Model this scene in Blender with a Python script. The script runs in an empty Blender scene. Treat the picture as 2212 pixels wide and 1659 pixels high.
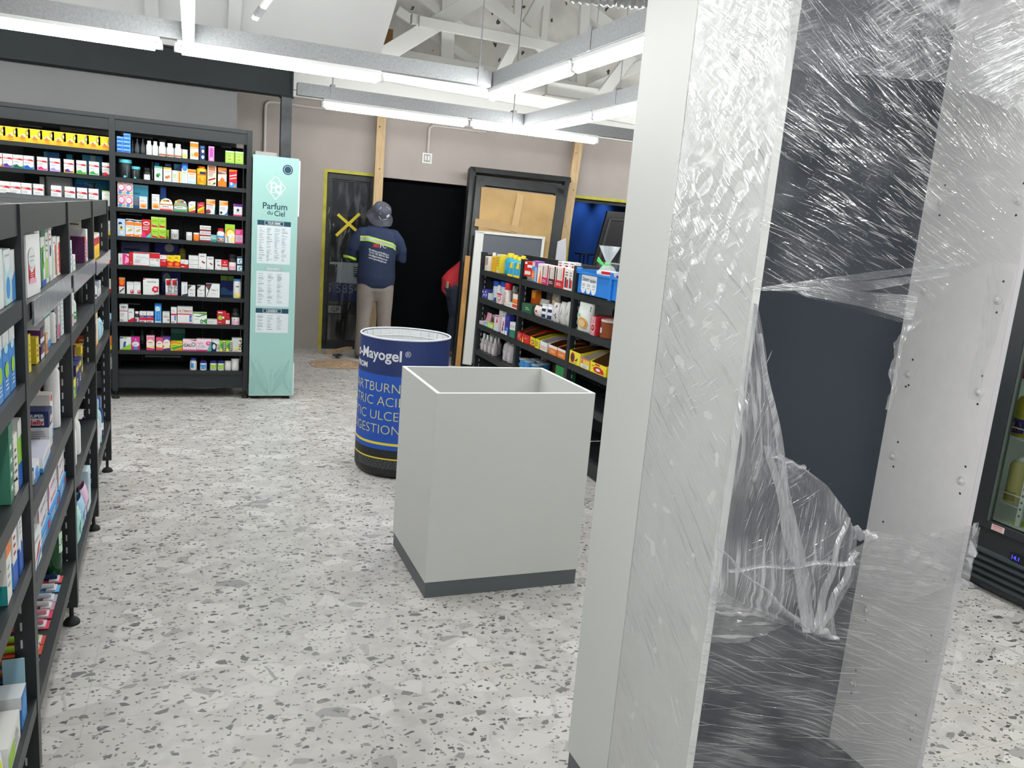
import bpy, bmesh, math, random
from math import sin, cos, pi, radians as R, sqrt, atan2
from mathutils import Vector, Matrix

SC = bpy.context.scene
COL = SC.collection

# ------------------------------------------------------------------ camera
FPX = 1727.35                                   # focal length in pixels of the 2212 x 1659 frame
ROLL, PITCH, YAW, EYE = R(4.803), R(11.13), R(22.377), 1.65
FW = Vector((sin(YAW) * cos(PITCH), cos(YAW) * cos(PITCH), -sin(PITCH)))
_rt = Vector((cos(YAW), -sin(YAW), 0)); _up = _rt.cross(FW)
RT = _rt * cos(ROLL) + _up * sin(ROLL)
UP = -_rt * sin(ROLL) + _up * cos(ROLL)
cam = bpy.data.objects.new('camera', bpy.data.cameras.new('camera'))
COL.objects.link(cam)
cam.data.sensor_width = 36.0; cam.data.sensor_fit = 'HORIZONTAL'
cam.data.lens = FPX / 2212 * 36.0
cam.data.clip_start = 0.02; cam.data.clip_end = 200
m3 = Matrix((RT, UP, -FW)).transposed()
cam.matrix_world = Matrix.Translation((0, 0, EYE)) @ m3.to_4x4()
SC.camera = cam

# ------------------------------------------------------------------ world and exposure
w = bpy.data.worlds.new('night'); SC.world = w; w.use_nodes = True
w.node_tree.nodes['Background'].inputs[0].default_value = (0.02, 0.025, 0.035, 1)
w.node_tree.nodes['Background'].inputs[1].default_value = 0.6
SC.view_settings.view_transform = 'Standard'
SC.view_settings.look = 'None'
SC.view_settings.gamma = 1.0
SC.view_settings.use_curve_mapping = False
SC.view_settings.exposure = 0.15
TUBE_POWER = 40.0                               # radiance of the fluorescent tubes
SC.cycles.max_bounces = 9; SC.cycles.diffuse_bounces = 4; SC.cycles.transparent_max_bounces = 20
SC.cycles.use_denoising = True
SC.cycles.sample_clamp_indirect = 6.0

def ray(x, y): return FW * FPX + RT * (x - 1106) - UP * (y - 829.5)
def atz(x, y, Z=0.0):
    d = ray(x, y); return d * ((Z - EYE) / d.z) + Vector((0, 0, EYE))
def aty(x, y, Y):
    d = ray(x, y); return d * (Y / d.y) + Vector((0, 0, EYE))
def atx(x, y, X):
    d = ray(x, y); return d * (X / d.x) + Vector((0, 0, EYE))

# ------------------------------------------------------------------ materials
def lin(h):
    if isinstance(h, (tuple, list)): return tuple(h)
    h = h.lstrip('#'); c = [int(h[i:i + 2], 16) / 255 for i in (0, 2, 4)]
    return tuple(v / 12.92 if v <= 0.04045 else ((v + 0.055) / 1.055) ** 2.4 for v in c)
MATS = {}
def M(name, col, rough=0.5, metal=0.0, emit=None, trans=0.0, coat=0.0, alpha=1.0, spec=None):
    if name in MATS: return MATS[name]
    m = bpy.data.materials.new(name); m.use_nodes = True
    b = m.node_tree.nodes['Principled BSDF']
    b.inputs['Base Color'].default_value = (*lin(col), 1)
    b.inputs['Roughness'].default_value = rough
    b.inputs['Metallic'].default_value = metal
    b.inputs['Transmission Weight'].default_value = trans
    b.inputs['Coat Weight'].default_value = coat
    b.inputs['Alpha'].default_value = alpha
    if spec is not None: b.inputs['Specular IOR Level'].default_value = spec
    if emit:
        b.inputs['Emission Color'].default_value = (*lin(emit[0]), 1)
        b.inputs['Emission Strength'].default_value = emit[1]
    MATS[name] = m
    return m
def nodes(m): return m.node_tree.nodes, m.node_tree.links, m.node_tree.nodes['Principled BSDF']
def add_noise(m, scale, amt, detail=6, bump=0.0, bscale=None, coord='Object', stretch=(1, 1, 1)):
    """vary the base colour by +-amt and optionally bump it"""
    n, l, b = nodes(m)
    tc = n.new('ShaderNodeTexCoord'); mp = n.new('ShaderNodeMapping'); mp.inputs['Scale'].default_value = stretch
    l.new(tc.outputs[coord], mp.inputs['Vector'])
    t = n.new('ShaderNodeTexNoise'); t.inputs['Scale'].default_value = scale; t.inputs['Detail'].default_value = detail
    l.new(mp.outputs[0], t.inputs['Vector'])
    c = b.inputs['Base Color'].default_value[:]
    r = n.new('ShaderNodeValToRGB')
    r.color_ramp.elements[0].position = 0.3; r.color_ramp.elements[1].position = 0.7
    r.color_ramp.elements[0].color = (*[max(0, v * (1 - amt)) for v in c[:3]], 1)
    r.color_ramp.elements[1].color = (*[min(1, v * (1 + amt)) for v in c[:3]], 1)
    l.new(t.outputs['Fac'], r.inputs[0]); l.new(r.outputs[0], b.inputs['Base Color'])
    if bump:
        t2 = n.new('ShaderNodeTexNoise'); t2.inputs['Scale'].default_value = bscale or scale * 4; t2.inputs['Detail'].default_value = 5
        l.new(mp.outputs[0], t2.inputs['Vector'])
        bp = n.new('ShaderNodeBump'); bp.inputs['Strength'].default_value = bump; bp.inputs['Distance'].default_value = 0.01
        l.new(t2.outputs['Fac'], bp.inputs['Height']); l.new(bp.outputs[0], b.inputs['Normal'])
    return m

PAL = dict(W='#dfe2e2', V='#c9cccd', R='#c41f2b', r='#8e1a26', B='#1b57b8', b='#3f8fd6', n='#1c2a5c', c='#58c1cf', t='#2b8f93',
           G='#3d9b45', g='#9acb3c', d='#1f5a40', Y='#f0cf1c', y='#f2e07a', O='#ee7f1f', o='#f3b06d', K='#14181c', k='#3a3f45',
           P='#d6357f', p='#f0a9c4', U='#5b2b8c', u='#a58fd0', T='#e8dcc6', N='#7a4a2a', L='#b9dfe8', S='#aeb3b8', s='#7f868c',
           M='#b06a4d', E='#c7e7cf', A='#d9b23a')
def pc(k):
    h = PAL.get(k, k)
    return M('print_' + h.lstrip('#'), h, 0.42, spec=0.35)

BLACK = M('black_shelving_metal', '#24292b', 0.42, 0.0, spec=0.4)
BLACKT = M('gondola_top_board', '#2b3133', 0.85, spec=0.12)
SLOT = M('slot_metal', '#c2c5c4', 0.5)
DARK = M('shelf_back_panel', '#15191b', 0.6)
WHITE = M('white_laminate', '#c9cbc8', 0.38, spec=0.3)
WEDGE = M('white_edge_banding', '#e6e8e5', 0.4)
GREYK = M('grey_plinth', '#585d60', 0.5)
RUBBER = M('black_rubber', '#101214', 0.7)
GALV = add_noise(M('galvanised_steel', '#a6a9ab', 0.5, 0.45), 55, 0.12, 3)
WPAINT = M('white_painted_timber', '#ecece9', 0.55)
WIRE = M('white_coated_wire', '#dfe1df', 0.35)
CHROME = M('bright_wire', '#c8cacc', 0.25, 0.9)
PINE = add_noise(M('raw_pine', '#c0a57e', 0.7), 6, 0.18, 5, stretch=(6, 6, 0.6))
TUBE = M('lit_tube', '#ffffff', 0.4, emit=('#fafbf9', TUBE_POWER))

# ------------------------------------------------------------------ mesh building
class MB:
    def __init__(s): s.v = []; s.f = []; s.m = []; s.sm = []; s.mats = []; s.T = Matrix.Identity(4)
    def mi(s, m):
        if m not in s.mats: s.mats.append(m)
        return s.mats.index(m)
    def add(s, pts, faces, m, smooth=False):
        o = len(s.v); k = s.mi(m)
        s.v += [tuple(s.T @ Vector(p)) for p in pts]
        for f in faces:
            s.f.append(tuple(i + o for i in f)); s.m.append(k); s.sm.append(smooth)
        return s
    def poly(s, pts, m): return s.add(pts, [tuple(range(len(pts)))], m)
    def box(s, a, b, m):
        x0, y0, z0 = a; x1, y1, z1 = b
        P = [(x0, y0, z0), (x1, y0, z0), (x1, y1, z0), (x0, y1, z0), (x0, y0, z1), (x1, y0, z1), (x1, y1, z1), (x0, y1, z1)]
        return s.add(P, [(0, 3, 2, 1), (4, 5, 6, 7), (0, 1, 5, 4), (1, 2, 6, 5), (2, 3, 7, 6), (3, 0, 4, 7)], m)
    def bar(s, p, q, wx, wy, m, up=(0, 0, 1)):
        """box of section wx (sideways) by wy (along up) from p to q"""
        p = Vector(p); q = Vector(q); t = (q - p).normalized()
        u = Vector(up); sd = t.cross(u)
        if sd.length < 1e-4: u = Vector((0, 1, 0)); sd = t.cross(u)
        sd.normalize(); u = sd.cross(t)
        P = []
        for c in (p, q):
            for a, b in ((-1, -1), (1, -1), (1, 1), (-1, 1)): P.append(c + sd * a * wx / 2 + u * b * wy / 2)
        return s.add(P, [(0, 3, 2, 1), (4, 5, 6, 7), (0, 1, 5, 4), (1, 2, 6, 5), (2, 3, 7, 6), (3, 0, 4, 7)], m)
    def prism(s, pts, ext, m, mside=None):
        """polygon (3-D points) extruded by vector ext"""
        n = len(pts); e = Vector(ext); P = [Vector(p) for p in pts]; Q = [p + e for p in P]
        s.add(P + Q, [tuple(range(n)), tuple(range(2 * n - 1, n - 1, -1))], m)
        return s.add(P + Q, [(i, i + n, (i + 1) % n + n, (i + 1) % n) for i in range(n)], mside or m)
    def tube(s, pts, r, m, n=8, closed=False, caps=True):
        P = [Vector(p) for p in pts]; rings = []; k = len(P)
        rr = r if isinstance(r, (list, tuple)) else [r] * k
        t0 = (P[1] - P[0]).normalized(); ref = Vector((0, 0, 1)) if abs(t0.z) < 0.9 else Vector((0, 1, 0))
        u = t0.cross(ref).normalized()
        for i in range(k):
            if closed: t = (P[(i + 1) % k] - P[i - 1]).normalized()
            else: t = (P[min(i + 1, k - 1)] - P[max(i - 1, 0)]).normalized()
            u = (u - t * u.dot(t)).normalized(); v = t.cross(u)
            rings.append([P[i] + (u * cos(2 * pi * j / n) + v * sin(2 * pi * j / n)) * rr[i] for j in range(n)])
        V = [p for rg in rings for p in rg]; F = []
        for i in range(k if closed else k - 1):
            for j in range(n):
                a, b = i * n + j, i * n + (j + 1) % n; c, d = ((i + 1) % k) * n + (j + 1) % n, ((i + 1) % k) * n + j
                F.append((a, b, c, d))
        s.add(V, F, m, True)
        if caps and not closed:
            s.add(rings[0], [tuple(range(n))[::-1]], m); s.add(rings[-1], [tuple(range(n))], m)
        return s
    def lathe(s, prof, m, n=20, c=(0, 0, 0), sq=1.0):
        """profile of (r, z) or (r, z, material) turned about z"""
        k = len(prof); V = []
        for p in prof:
            for j in range(n):
                a = 2 * pi * j / n; V.append((c[0] + p[0] * cos(a), c[1] + p[0] * sin(a) * sq, c[2] + p[1]))
        for i in range(k - 1):
            mm = prof[i][2] if len(prof[i]) > 2 else m
            s.add([V[i * n + j] for j in range(n)] + [V[(i + 1) * n + j] for j in range(n)],
                  [(j, (j + 1) % n, n + (j + 1) % n, n + j) for j in range(n)], mm, True)
        if prof[-1][0] > 1e-5: s.add(V[-n:], [tuple(range(n))], prof[-2][2] if len(prof[-2]) > 2 else m)
        if prof[0][0] > 1e-5: s.add(V[:n], [tuple(range(n))[::-1]], prof[0][2] if len(prof[0]) > 2 else m)
        return s
    def loft(s, rings, m, cap=True):
        """rings: lists of points with equal counts"""
        n = len(rings[0]); V = [p for r in rings for p in r]; F = []
        for i in range(len(rings) - 1):
            for j in range(n): F.append((i * n + j, i * n + (j + 1) % n, (i + 1) * n + (j + 1) % n, (i + 1) * n + j))
        if cap: F += [tuple(range(n))[::-1], tuple(range((len(rings) - 1) * n, len(rings) * n))]
        return s.add(V, F, m, True)
    def build(s, name, parent=None, loc=None, rz=0.0, bevel=0.0, seg=2, sharp=0.6):
        me = bpy.data.meshes.new(name); me.from_pydata(s.v, [], s.f)
        for m in s.mats: me.materials.append(m)
        me.polygons.foreach_set('material_index', s.m); me.polygons.foreach_set('use_smooth', s.sm)
        if bevel or any(s.sm):
            bm = bmesh.new(); bm.from_mesh(me); bmesh.ops.remove_doubles(bm, verts=bm.verts, dist=1e-5)
            if bevel:
                e = [x for x in bm.edges if len(x.link_faces) == 2 and x.calc_face_angle(0) > 0.5]
                bmesh.ops.bevel(bm, geom=e, offset=bevel, segments=seg, affect='EDGES', profile=0.5, clamp_overlap=True)
            bm.to_mesh(me); bm.free()
        if any(s.sm): me.set_sharp_from_angle(angle=sharp)
        me.update()
        ob = bpy.data.objects.new(name, me); COL.objects.link(ob)
        if loc is not None: ob.location = loc
        ob.rotation_euler.z = rz
        if parent: ob.parent = parent
        return ob

def tag(o, label, cat, group=None):
    o['label'] = label; o['category'] = cat
    if group: o['group'] = group
    return o
def thing(name, label, cat, loc=(0, 0, 0), rz=0.0, group=None):
    o = bpy.data.objects.new(name, None); COL.objects.link(o); o.empty_display_size = 0.05
    o.location = loc; o.rotation_euler.z = rz
    return tag(o, label, cat, group)
def struct(o): o['kind'] = 'structure'; return o
def local(parent):
    """matrix that takes world points into the parent's frame"""
    return (Matrix.Translation(parent.location) @ Matrix.Rotation(parent.rotation_euler.z, 4, 'Z')).inverted()

_TX = {}
def text_mesh(body, bold=0.0):
    k = (body, bold)
    if k not in _TX:
        cu = bpy.data.curves.new('lettering', 'FONT'); cu.body = body; cu.size = 1.0; cu.offset = bold; cu.resolution_u = 3
        o = bpy.data.objects.new('lettering', cu); me = o.to_mesh()
        V = [tuple(v.co) for v in me.vertices]; F = [tuple(p.vertices) for p in me.polygons]
        o.to_mesh_clear(); bpy.data.objects.remove(o); bpy.data.curves.remove(cu)
        xs = [v[0] for v in V] or [0]; ys = [v[1] for v in V] or [0]
        _TX[k] = (V, F, min(xs), max(xs), min(ys), max(ys))
    return _TX[k]
def text_on(mb, body, u, v, h, m, fn, wmax=None, bold=0.0, align='c', capscale=True, rot=False):
    """lettering centred on (u, v) of a surface given by fn(u, v) -> point; h is the letter height"""
    V, F, x0, x1, y0, y1 = text_mesh(body, bold)
    if not F: return
    k = h / 0.7; W = (x1 - x0) * k; kx = k
    if wmax and W > wmax: kx = k * wmax / W; W = wmax
    ox = {'c': -W / 2, 'l': 0.0, 'r': -W}[align]
    out = []
    for p in V:
        a, b = (p[0] - x0) * kx + ox, p[1] * k - h / 2
        out.append(fn(u - b, v + a) if rot else fn(u + a, v + b))
    mb.add(out, F, m)

# ------------------------------------------------------------------ printed fronts: a tiny drawing language on unit coordinates
def front(mb, deco, w, h, y0=0.0, z0=0.0, cyl=None):
    """draw on the front face (w by h, base z0) at y0; cyl = radius wraps it round an upright cylinder about (0, y0 + cyl)"""
    lay = 0
    def fn(a, b):
        x = (a - 0.5) * w; z = z0 + b * h; e = 0.0005 * (lay + 1)
        if cyl:
            t = max(-1.4, min(1.4, x / cyl)); return ((cyl + e) * sin(t), y0 + cyl - (cyl + e) * cos(t), z)
        return (x, y0 - e, z)
    for cmd in deco.split(';'):
        q = cmd.split()
        if not q: continue
        c = q[0]
        if c == 'r':
            a, b, a2, b2 = map(float, q[1:5]); n = 8 if cyl else 1
            P = [fn(a + (a2 - a) * i / n, b) for i in range(n + 1)] + [fn(a + (a2 - a) * i / n, b2) for i in range(n + 1)]
            mb.add(P, [(i, i + 1, n + 2 + i, n + 1 + i) for i in range(n)], pc(q[5]))
        elif c == 'e':
            a, b, ra, rb = map(float, q[1:5])
            mb.poly([fn(a + ra * cos(2 * pi * i / 20), b + rb * sin(2 * pi * i / 20)) for i in range(20)], pc(q[5]))
        elif c == 'p':
            z = list(map(float, q[2:])); mb.poly([fn(z[i], z[i + 1]) for i in range(0, len(z), 2)], pc(q[1]))
        elif c in 'wW':
            v, amp = float(q[1]), float(q[2]); n = 10
            T = [fn(i / n, v + amp * sin(i / n * 2 * pi)) for i in range(n + 1)]; B = [fn(i / n, 0 if c == 'w' else 1) for i in range(n + 1)]
            F = [(n + 1 + i, n + 2 + i, i + 1, i) for i in range(n)] if c == 'w' else [(i, i + 1, n + 2 + i, n + 1 + i) for i in range(n)]
            mb.add(T + B, F, pc(q[3]))
        elif c == 'l':
            a, b, a2, b2 = map(float, q[1:5]); n = int(q[5]); dv = (b2 - b) / n; rr = random.Random(n * 7 + int(a * 100))
            for i in range(n):
                e2 = a + (a2 - a) * rr.uniform(0.6, 1); v = b + dv * (i + 0.3)
                mb.poly([fn(a, v), fn(e2, v), fn(e2, v + dv * 0.35), fn(a, v + dv * 0.35)], pc(q[6]))
        elif c in 'tT':
            body = q[1].replace('_', ' '); a, b, hh = map(float, q[2:5]); bold = 0.03 if len(q) > 6 else 0.0
            def g(x, z): return fn(x / w + 0.5, z / h)
            text_on(mb, body, (a - 0.5) * w, b * h, hh * h, pc(q[5]), g, wmax=w * 0.94 if c == 't' else h * 0.9, bold=bold, rot=c == 'T')
        lay += 1
# ================================================================== the room
def terrazzo():
    m = M('terrazzo', '#c4c3c0', 0.33); n, l, b = nodes(m)
    b.inputs['Specular IOR Level'].default_value = 0.3
    tc = n.new('ShaderNodeTexCoord'); wn = n.new('ShaderNodeTexNoise'); wn.inputs['Scale'].default_value = 9; wn.inputs['Detail'].default_value = 2
    l.new(tc.outputs['Object'], wn.inputs['Vector'])
    mx = n.new('ShaderNodeVectorMath'); mx.operation = 'MULTIPLY_ADD'; mx.inputs[1].default_value = (0.035, 0.035, 0)
    l.new(wn.outputs['Color'], mx.inputs[0]); l.new(tc.outputs['Object'], mx.inputs[2])
    def ramp(src, els, interp='LINEAR'):
        r = n.new('ShaderNodeValToRGB'); r.color_ramp.interpolation = interp
        for i, (p, c) in enumerate(els):
            e = r.color_ramp.elements[i] if i < 2 else r.color_ramp.elements.new(p)
            e.position = p; e.color = (*lin(c), 1) if isinstance(c, str) else (c, c, c, 1)
        l.new(src, r.inputs[0]); return r
    def mix(fac, a, b2):
        x = n.new('ShaderNodeMix'); x.data_type = 'RGBA'
        if hasattr(fac, 'default_value') and not isinstance(fac, float): l.new(fac, x.inputs[0])
        else: x.inputs[0].default_value = fac
        l.new(a, x.inputs[6]); l.new(b2, x.inputs[7]); return x.outputs[2]
    cl = n.new('ShaderNodeTexNoise'); cl.inputs['Scale'].default_value = 14; cl.inputs['Detail'].default_value = 5
    l.new(tc.outputs['Object'], cl.inputs['Vector'])
    base = ramp(cl.outputs['Fac'], [(0.35, '#b3b0ad'), (0.65, '#c5c3c0')]).outputs[0]
    # sizes of chip: (cells per metre, share of cells, edge margin, colour ramp, offset, strength)
    sets = [(8, 0.5, 0.05, [(0, '#bdbab5'), (0.5, '#d4d2cf'), (1, '#b2afaa')], 3, 0.8),
            (10, 0.09, 0.17, [(0, '#a3a19e'), (0.5, '#8f8e8d'), (1, '#b8b5af')], 11, 0.9),
            (25, 0.060, 0.17, [(0, '#5b5c5d'), (0.5, '#7d7c7b'), (1, '#979592')], 29, 1.0),
            (44, 0.105, 0.14, [(0, '#4c4d4f'), (0.6, '#6a6a6a'), (1, '#8d8b88')], 47, 1.0),
            (80, 0.11, 0.14, [(0, '#57585a'), (1, '#8b8984')], 71, 0.95)]
    for sc, share, mar, cr, off, k in sets:
        mp = n.new('ShaderNodeMapping'); mp.inputs['Location'].default_value = (off, off * 1.7, 0); mp.inputs['Rotation'].default_value = (0, 0, off)
        mp.inputs['Scale'].default_value = (1.0, 1.35, 1)
        l.new(mx.outputs[0], mp.inputs['Vector'])
        v = n.new('ShaderNodeTexVoronoi'); v.voronoi_dimensions = '2D'; v.inputs['Scale'].default_value = sc
        v2 = n.new('ShaderNodeTexVoronoi'); v2.voronoi_dimensions = '2D'; v2.feature = 'DISTANCE_TO_EDGE'; v2.inputs['Scale'].default_value = sc
        l.new(mp.outputs[0], v.inputs['Vector']); l.new(mp.outputs[0], v2.inputs['Vector'])
        sp = n.new('ShaderNodeSeparateColor'); l.new(v.outputs['Color'], sp.inputs[0])
        a = n.new('ShaderNodeMath'); a.operation = 'LESS_THAN'; a.inputs[1].default_value = share; l.new(sp.outputs[0], a.inputs[0])
        # every chip shrinks by its own amount
        j = n.new('ShaderNodeMath'); j.operation = 'MULTIPLY_ADD'; j.inputs[1].default_value = mar * 1.3; j.inputs[2].default_value = mar * 0.5
        l.new(sp.outputs[1], j.inputs[0])
        g = n.new('ShaderNodeMath'); g.operation = 'GREATER_THAN'; l.new(v2.outputs['Distance'], g.inputs[0]); l.new(j.outputs[0], g.inputs[1])
        f = n.new('ShaderNodeMath'); f.operation = 'MULTIPLY'; l.new(a.outputs[0], f.inputs[0]); l.new(g.outputs[0], f.inputs[1])
        f2 = n.new('ShaderNodeMath'); f2.operation = 'MULTIPLY'; f2.inputs[1].default_value = k; l.new(f.outputs[0], f2.inputs[0])
        base = mix(f2.outputs[0], base, ramp(sp.outputs[2], cr).outputs[0])
    # fine joints of 1.2 m tiles
    br = n.new('ShaderNodeTexBrick'); br.inputs['Scale'].default_value = 1.0; br.inputs['Mortar Size'].default_value = 0.0016
    br.inputs['Brick Width'].default_value = 0.9; br.inputs['Row Height'].default_value = 0.9; br.offset = 0; br.inputs['Mortar Smooth'].default_value = 0.2
    bm_ = n.new('ShaderNodeMapping'); bm_.inputs['Location'].default_value = (0.31, 0.13, 0); l.new(tc.outputs['Object'], bm_.inputs['Vector']); l.new(bm_.outputs[0], br.inputs['Vector'])
    jt = n.new('ShaderNodeMath'); jt.operation = 'MULTIPLY'; jt.inputs[1].default_value = 0.45; l.new(br.outputs['Fac'], jt.inputs[0])
    gr = n.new('ShaderNodeRGB'); gr.outputs[0].default_value = (*lin('#98948f'), 1)
    base = mix(jt.outputs[0], base, gr.outputs[0])
    l.new(base, b.inputs['Base Color'])
    return m
FLOOR = terrazzo()
PLASTER = add_noise(M('grey_plaster', '#a8a09a', 0.8), 1.6, 0.07, 8, bump=0.15, bscale=30)
PART = add_noise(M('dark_primed_board', '#6c6c6d', 0.75), 1.2, 0.06, 6)
ROUGHW = add_noise(M('rough_whitewash', '#efede9', 0.85), 3.5, 0.10, 9, bump=0.9, bscale=9)
n, l, b = nodes(ROUGHW)
_v = n.new('ShaderNodeTexVoronoi'); _v.inputs['Scale'].default_value = 5.5; _t = n.new('ShaderNodeTexCoord'); _w = n.new('ShaderNodeTexNoise'); _w.inputs['Scale'].default_value = 14
_a = n.new('ShaderNodeVectorMath'); _a.operation = 'MULTIPLY_ADD'; _a.inputs[1].default_value = (.12, .12, .12); l.new(_t.outputs['Object'], _w.inputs['Vector']); l.new(_w.outputs['Color'], _a.inputs[0]); l.new(_t.outputs['Object'], _a.inputs[2]); l.new(_a.outputs[0], _v.inputs['Vector'])
_c = n.new('ShaderNodeMath'); _c.operation = 'LESS_THAN'; _c.inputs[1].default_value = .16; l.new(_v.outputs['Distance'], _c.inputs[0])
_m = n.new('ShaderNodeMix'); _m.data_type = 'RGBA'; _src = b.inputs['Base Color'].links[0].from_socket; l.new(_c.outputs[0], _m.inputs[0]); l.new(_src, _m.inputs[6]); _m.inputs[7].default_value = (*lin('#5a544e'), 1); l.new(_m.outputs[2], b.inputs['Base Color'])
CEIL = add_noise(M('white_board_ceiling', '#c6c7c6', 0.6), 0.8, 0.03, 4)
STEEL = add_noise(M('painted_black_steel', '#1d2325', 0.65, spec=.25), 2.5, 0.15, 6)
YTAPE = M('yellow_masking_tape', '#b9b23c', 0.6)
YBRIGHT = M('yellow_cross_tape', '#d9c72b', 0.5)
YW = 9.75
Z0 = 0.0
def sbox(name, a, b, m): return struct(MB().box(a, b, m).build(name))
sbox('floor', (-4.2, -4.6, -0.12), (8.6, 9.95, 0), FLOOR)
dT, dL, dM, dR = 2.095, 1.47, 2.10, 3.5
wL, wR, wT = 4.66, 6.3, 2.085
wb = MB()
for a, b in (((-4.2, 0), (dL, 2.96)), ((dL, dT), (wL, 2.96)), ((dR, 0), (wL, dT)), ((wL, wT), (wR, 2.96)), ((wR, 0), (8.6, 2.96))):
    wb.box((a[0], YW, a[1]), (b[0], YW + 0.2, b[1]), PLASTER)
struct(wb.build('wall_back'))
struct(MB().box((-4.2, YW, 2.96), (8.6, YW + 0.2, 6.2), ROUGHW).build('wall_gable'))
WPW = M('white_wall_paint', '#e2e2df', .7)
sbox('wall_left', (-4.4, -4.6, 0), (-4.2, 9.95, 6.2), WPW)
sbox('wall_right', (8.6, -4.6, 0), (8.8, 9.95, 6.2), WPW)
sbox('wall_front', (-4.4, -4.8, 0), (8.8, -4.6, 6.2), WPW)
sbox('ceiling', (-4.4, -4.8, 6.2), (8.8, 9.95, 6.3), M('white_roof_underside', '#e6e6e4', .7))
pe = aty(512, 240, 7.66).x
sbox('wall_partition', (-4.2, 7.66, 0), (pe, 7.74, 2.62), PART)
# sloped white boarding that comes down to the trough on the left
sl = MB(); e0, e1 = aty(815, 128, 7.75), aty(855, 0, 7.75)
xe = 1.60; y1, z1, y2, z2 = 7.72, 3.06, 2.6, 6.19
sl.prism([(-4.2, y1, z1), (xe, y1, z1), (xe, y2, z2), (-4.2, y2, z2)], (0, 0.03, 0.05), CEIL)
sl.box((-4.2, y1 - 0.02, z1 - 0.2), (xe, y1 + 0.02, z1 + 0.02), CEIL)
struct(sl.build('ceiling_left'))
# raised batten seams of the boarding
for i, x in enumerate((-0.30, 0.33)):
    s = MB(); a = Vector((x, y1 - 0.04, z1 + 0.0)); b = Vector((x, y2, z2 - 0.06)); s.bar(a, b, 0.10, 0.05, CEIL)
    struct(s.build('trim_%d' % (i + 1)))

# white wall plate above the beige wall, trusses in front of the gable
def pxbar(mb, p, q, wpx, Y, depth, m):
    a, b = aty(*p, Y), aty(*q, Y); c = (a + b) / 2
    k = (c - Vector((0, 0, EYE))).dot(FW) / FPX
    mb.bar(a, b, depth, wpx * k, m, up=(b - a).cross(Vector((0, 1, 0))))
    return mb
t = thing('wall_plate', 'long white painted beam along the top of the back wall', 'beam', (3.0, YW, 2.9))
mb = MB(); mb.T = local(t); mb.box((0.8, 9.58, 2.93), (8.55, 9.745, 3.16), WPAINT); mb.build('plate_board', t, bevel=0.004)
mb = MB(); mb.T = local(t); mb.box((0.8, 9.62, 2.86), (8.55, 9.745, 2.925), WPAINT); mb.build('lower_rail', t, bevel=0.004)

YA = 8.75
t = thing('roof_truss', 'white timber roof truss nearest the camera, its rafter rising from the sloped ceiling', 'truss', (3.0, YA, 3.0))
def tp(name, p, q, wpx, Y, dep):
    mb = MB(); mb.T = local(t); pxbar(mb, p, q, wpx, Y, dep, WPAINT); mb.build(name, t, bevel=0.004)
tp('rafter', (800, 137), (1130, -62), 34, YA, 0.09)
tp('collar_beam', (905, 46), (1205, 104), 21, YA - 0.09, 0.05)
tp('strut', (1183, -30), (1072, 172), 22, YA + 0.02, 0.07)
tp('strut', (1032, -18), (1215, 140), 25, YA - 0.06, 0.06)
tp('tie_beam', (780, 152), (1400, 262), 26, YA + 0.1, 0.08)
YB = 9.45
t = thing('roof_truss', 'white timber roof truss behind, standing close to the rough gable wall', 'truss', (3.0, YB, 3.0))
tp('post', (968, -20), (964, 150), 29, YB, 0.08)
tp('post', (1265, -20), (1252, 200), 22, YB, 0.08)
tp('post', (1118, -20), (1116, 60), 15, YB, 0.06)
tp('post', (1182, -20), (1172, 100), 15, YB, 0.06)
tp('strut', (858, 22), (1075, 170), 18, YB + 0.05, 0.05)
tp('strut', (905, -10), (1000, 60), 18, YB + 0.05, 0.05)
tp('strut', (1215, 150), (1290, 210), 16, YB + 0.05, 0.05)
tp('tie_beam', (820, 118), (1400, 226), 34, YB, 0.09)
tp('rafter', (1190, -40), (1400, 120), 26, YB + 0.06, 0.06)
t = thing('roof_truss', 'white timber truss at right, fan of struts beside the white cabinet', 'truss', (4.6, 9.0, 3.0))
tp('strut', (1365, 118), (1300, 205), 24, 9.0, 0.06)
tp('strut', (1385, 140), (1270, 195), 22, 9.15, 0.06)
tp('bottom_chord', (1180, 190), (1400, 222), 26, 9.05, 0.08)
# brown offcut of board beside the sloped ceiling
p = aty(838, 88, 8.9); mb = MB(); mb.box((-0.07, 0, -0.1), (0.05, 0.02, 0.12), M('brown_board', '#9a7647', 0.7))
struct(mb.build('trim_4', None, p))
# white purlin cleat on the rafter
p = aty(905, 42, YA - 0.08); mb = MB(); mb.box((-0.07, 0, -0.05), (0.07, 0.1, 0.05), WPAINT)
tag(mb.build('timber_cleat', None, p, bevel=0.004), 'short white timber block sitting on the near rafter', 'timber block')

# black steel beam and column
bz0, bz1, bx1 = 2.592, 2.86, 0.815
t = thing('steel_beam', 'black painted steel beam over the wall shelves', 'beam', (bx1 - 1, 7.5, bz0))
mb = MB(); mb.T = local(t)
mb.box((-4.15, 7.5, bz0), (bx1, 7.66, bz0 + 0.016), STEEL); mb.box((-4.15, 7.5, bz1 - 0.016), (bx1, 7.66, bz1), STEEL)
mb.box((-4.15, 7.53, bz0 + 0.01), (bx1, 7.56, bz1 - 0.01), STEEL); mb.build('web_and_flanges', t)
mb = MB(); mb.T = local(t); mb.box((bx1 - 0.012, 7.497, bz0 - 0.002), (bx1 + 0.004, 7.66, bz1), STEEL); mb.build('end_plate', t)
t = thing('steel_column', 'scuffed black steel column behind the turquoise perfume stand', 'column', (0.77, 7.57, 0))
RUSTY = add_noise(M('scuffed_black_steel', '#33373a', 0.6), 7, 0.75, 8)
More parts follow.
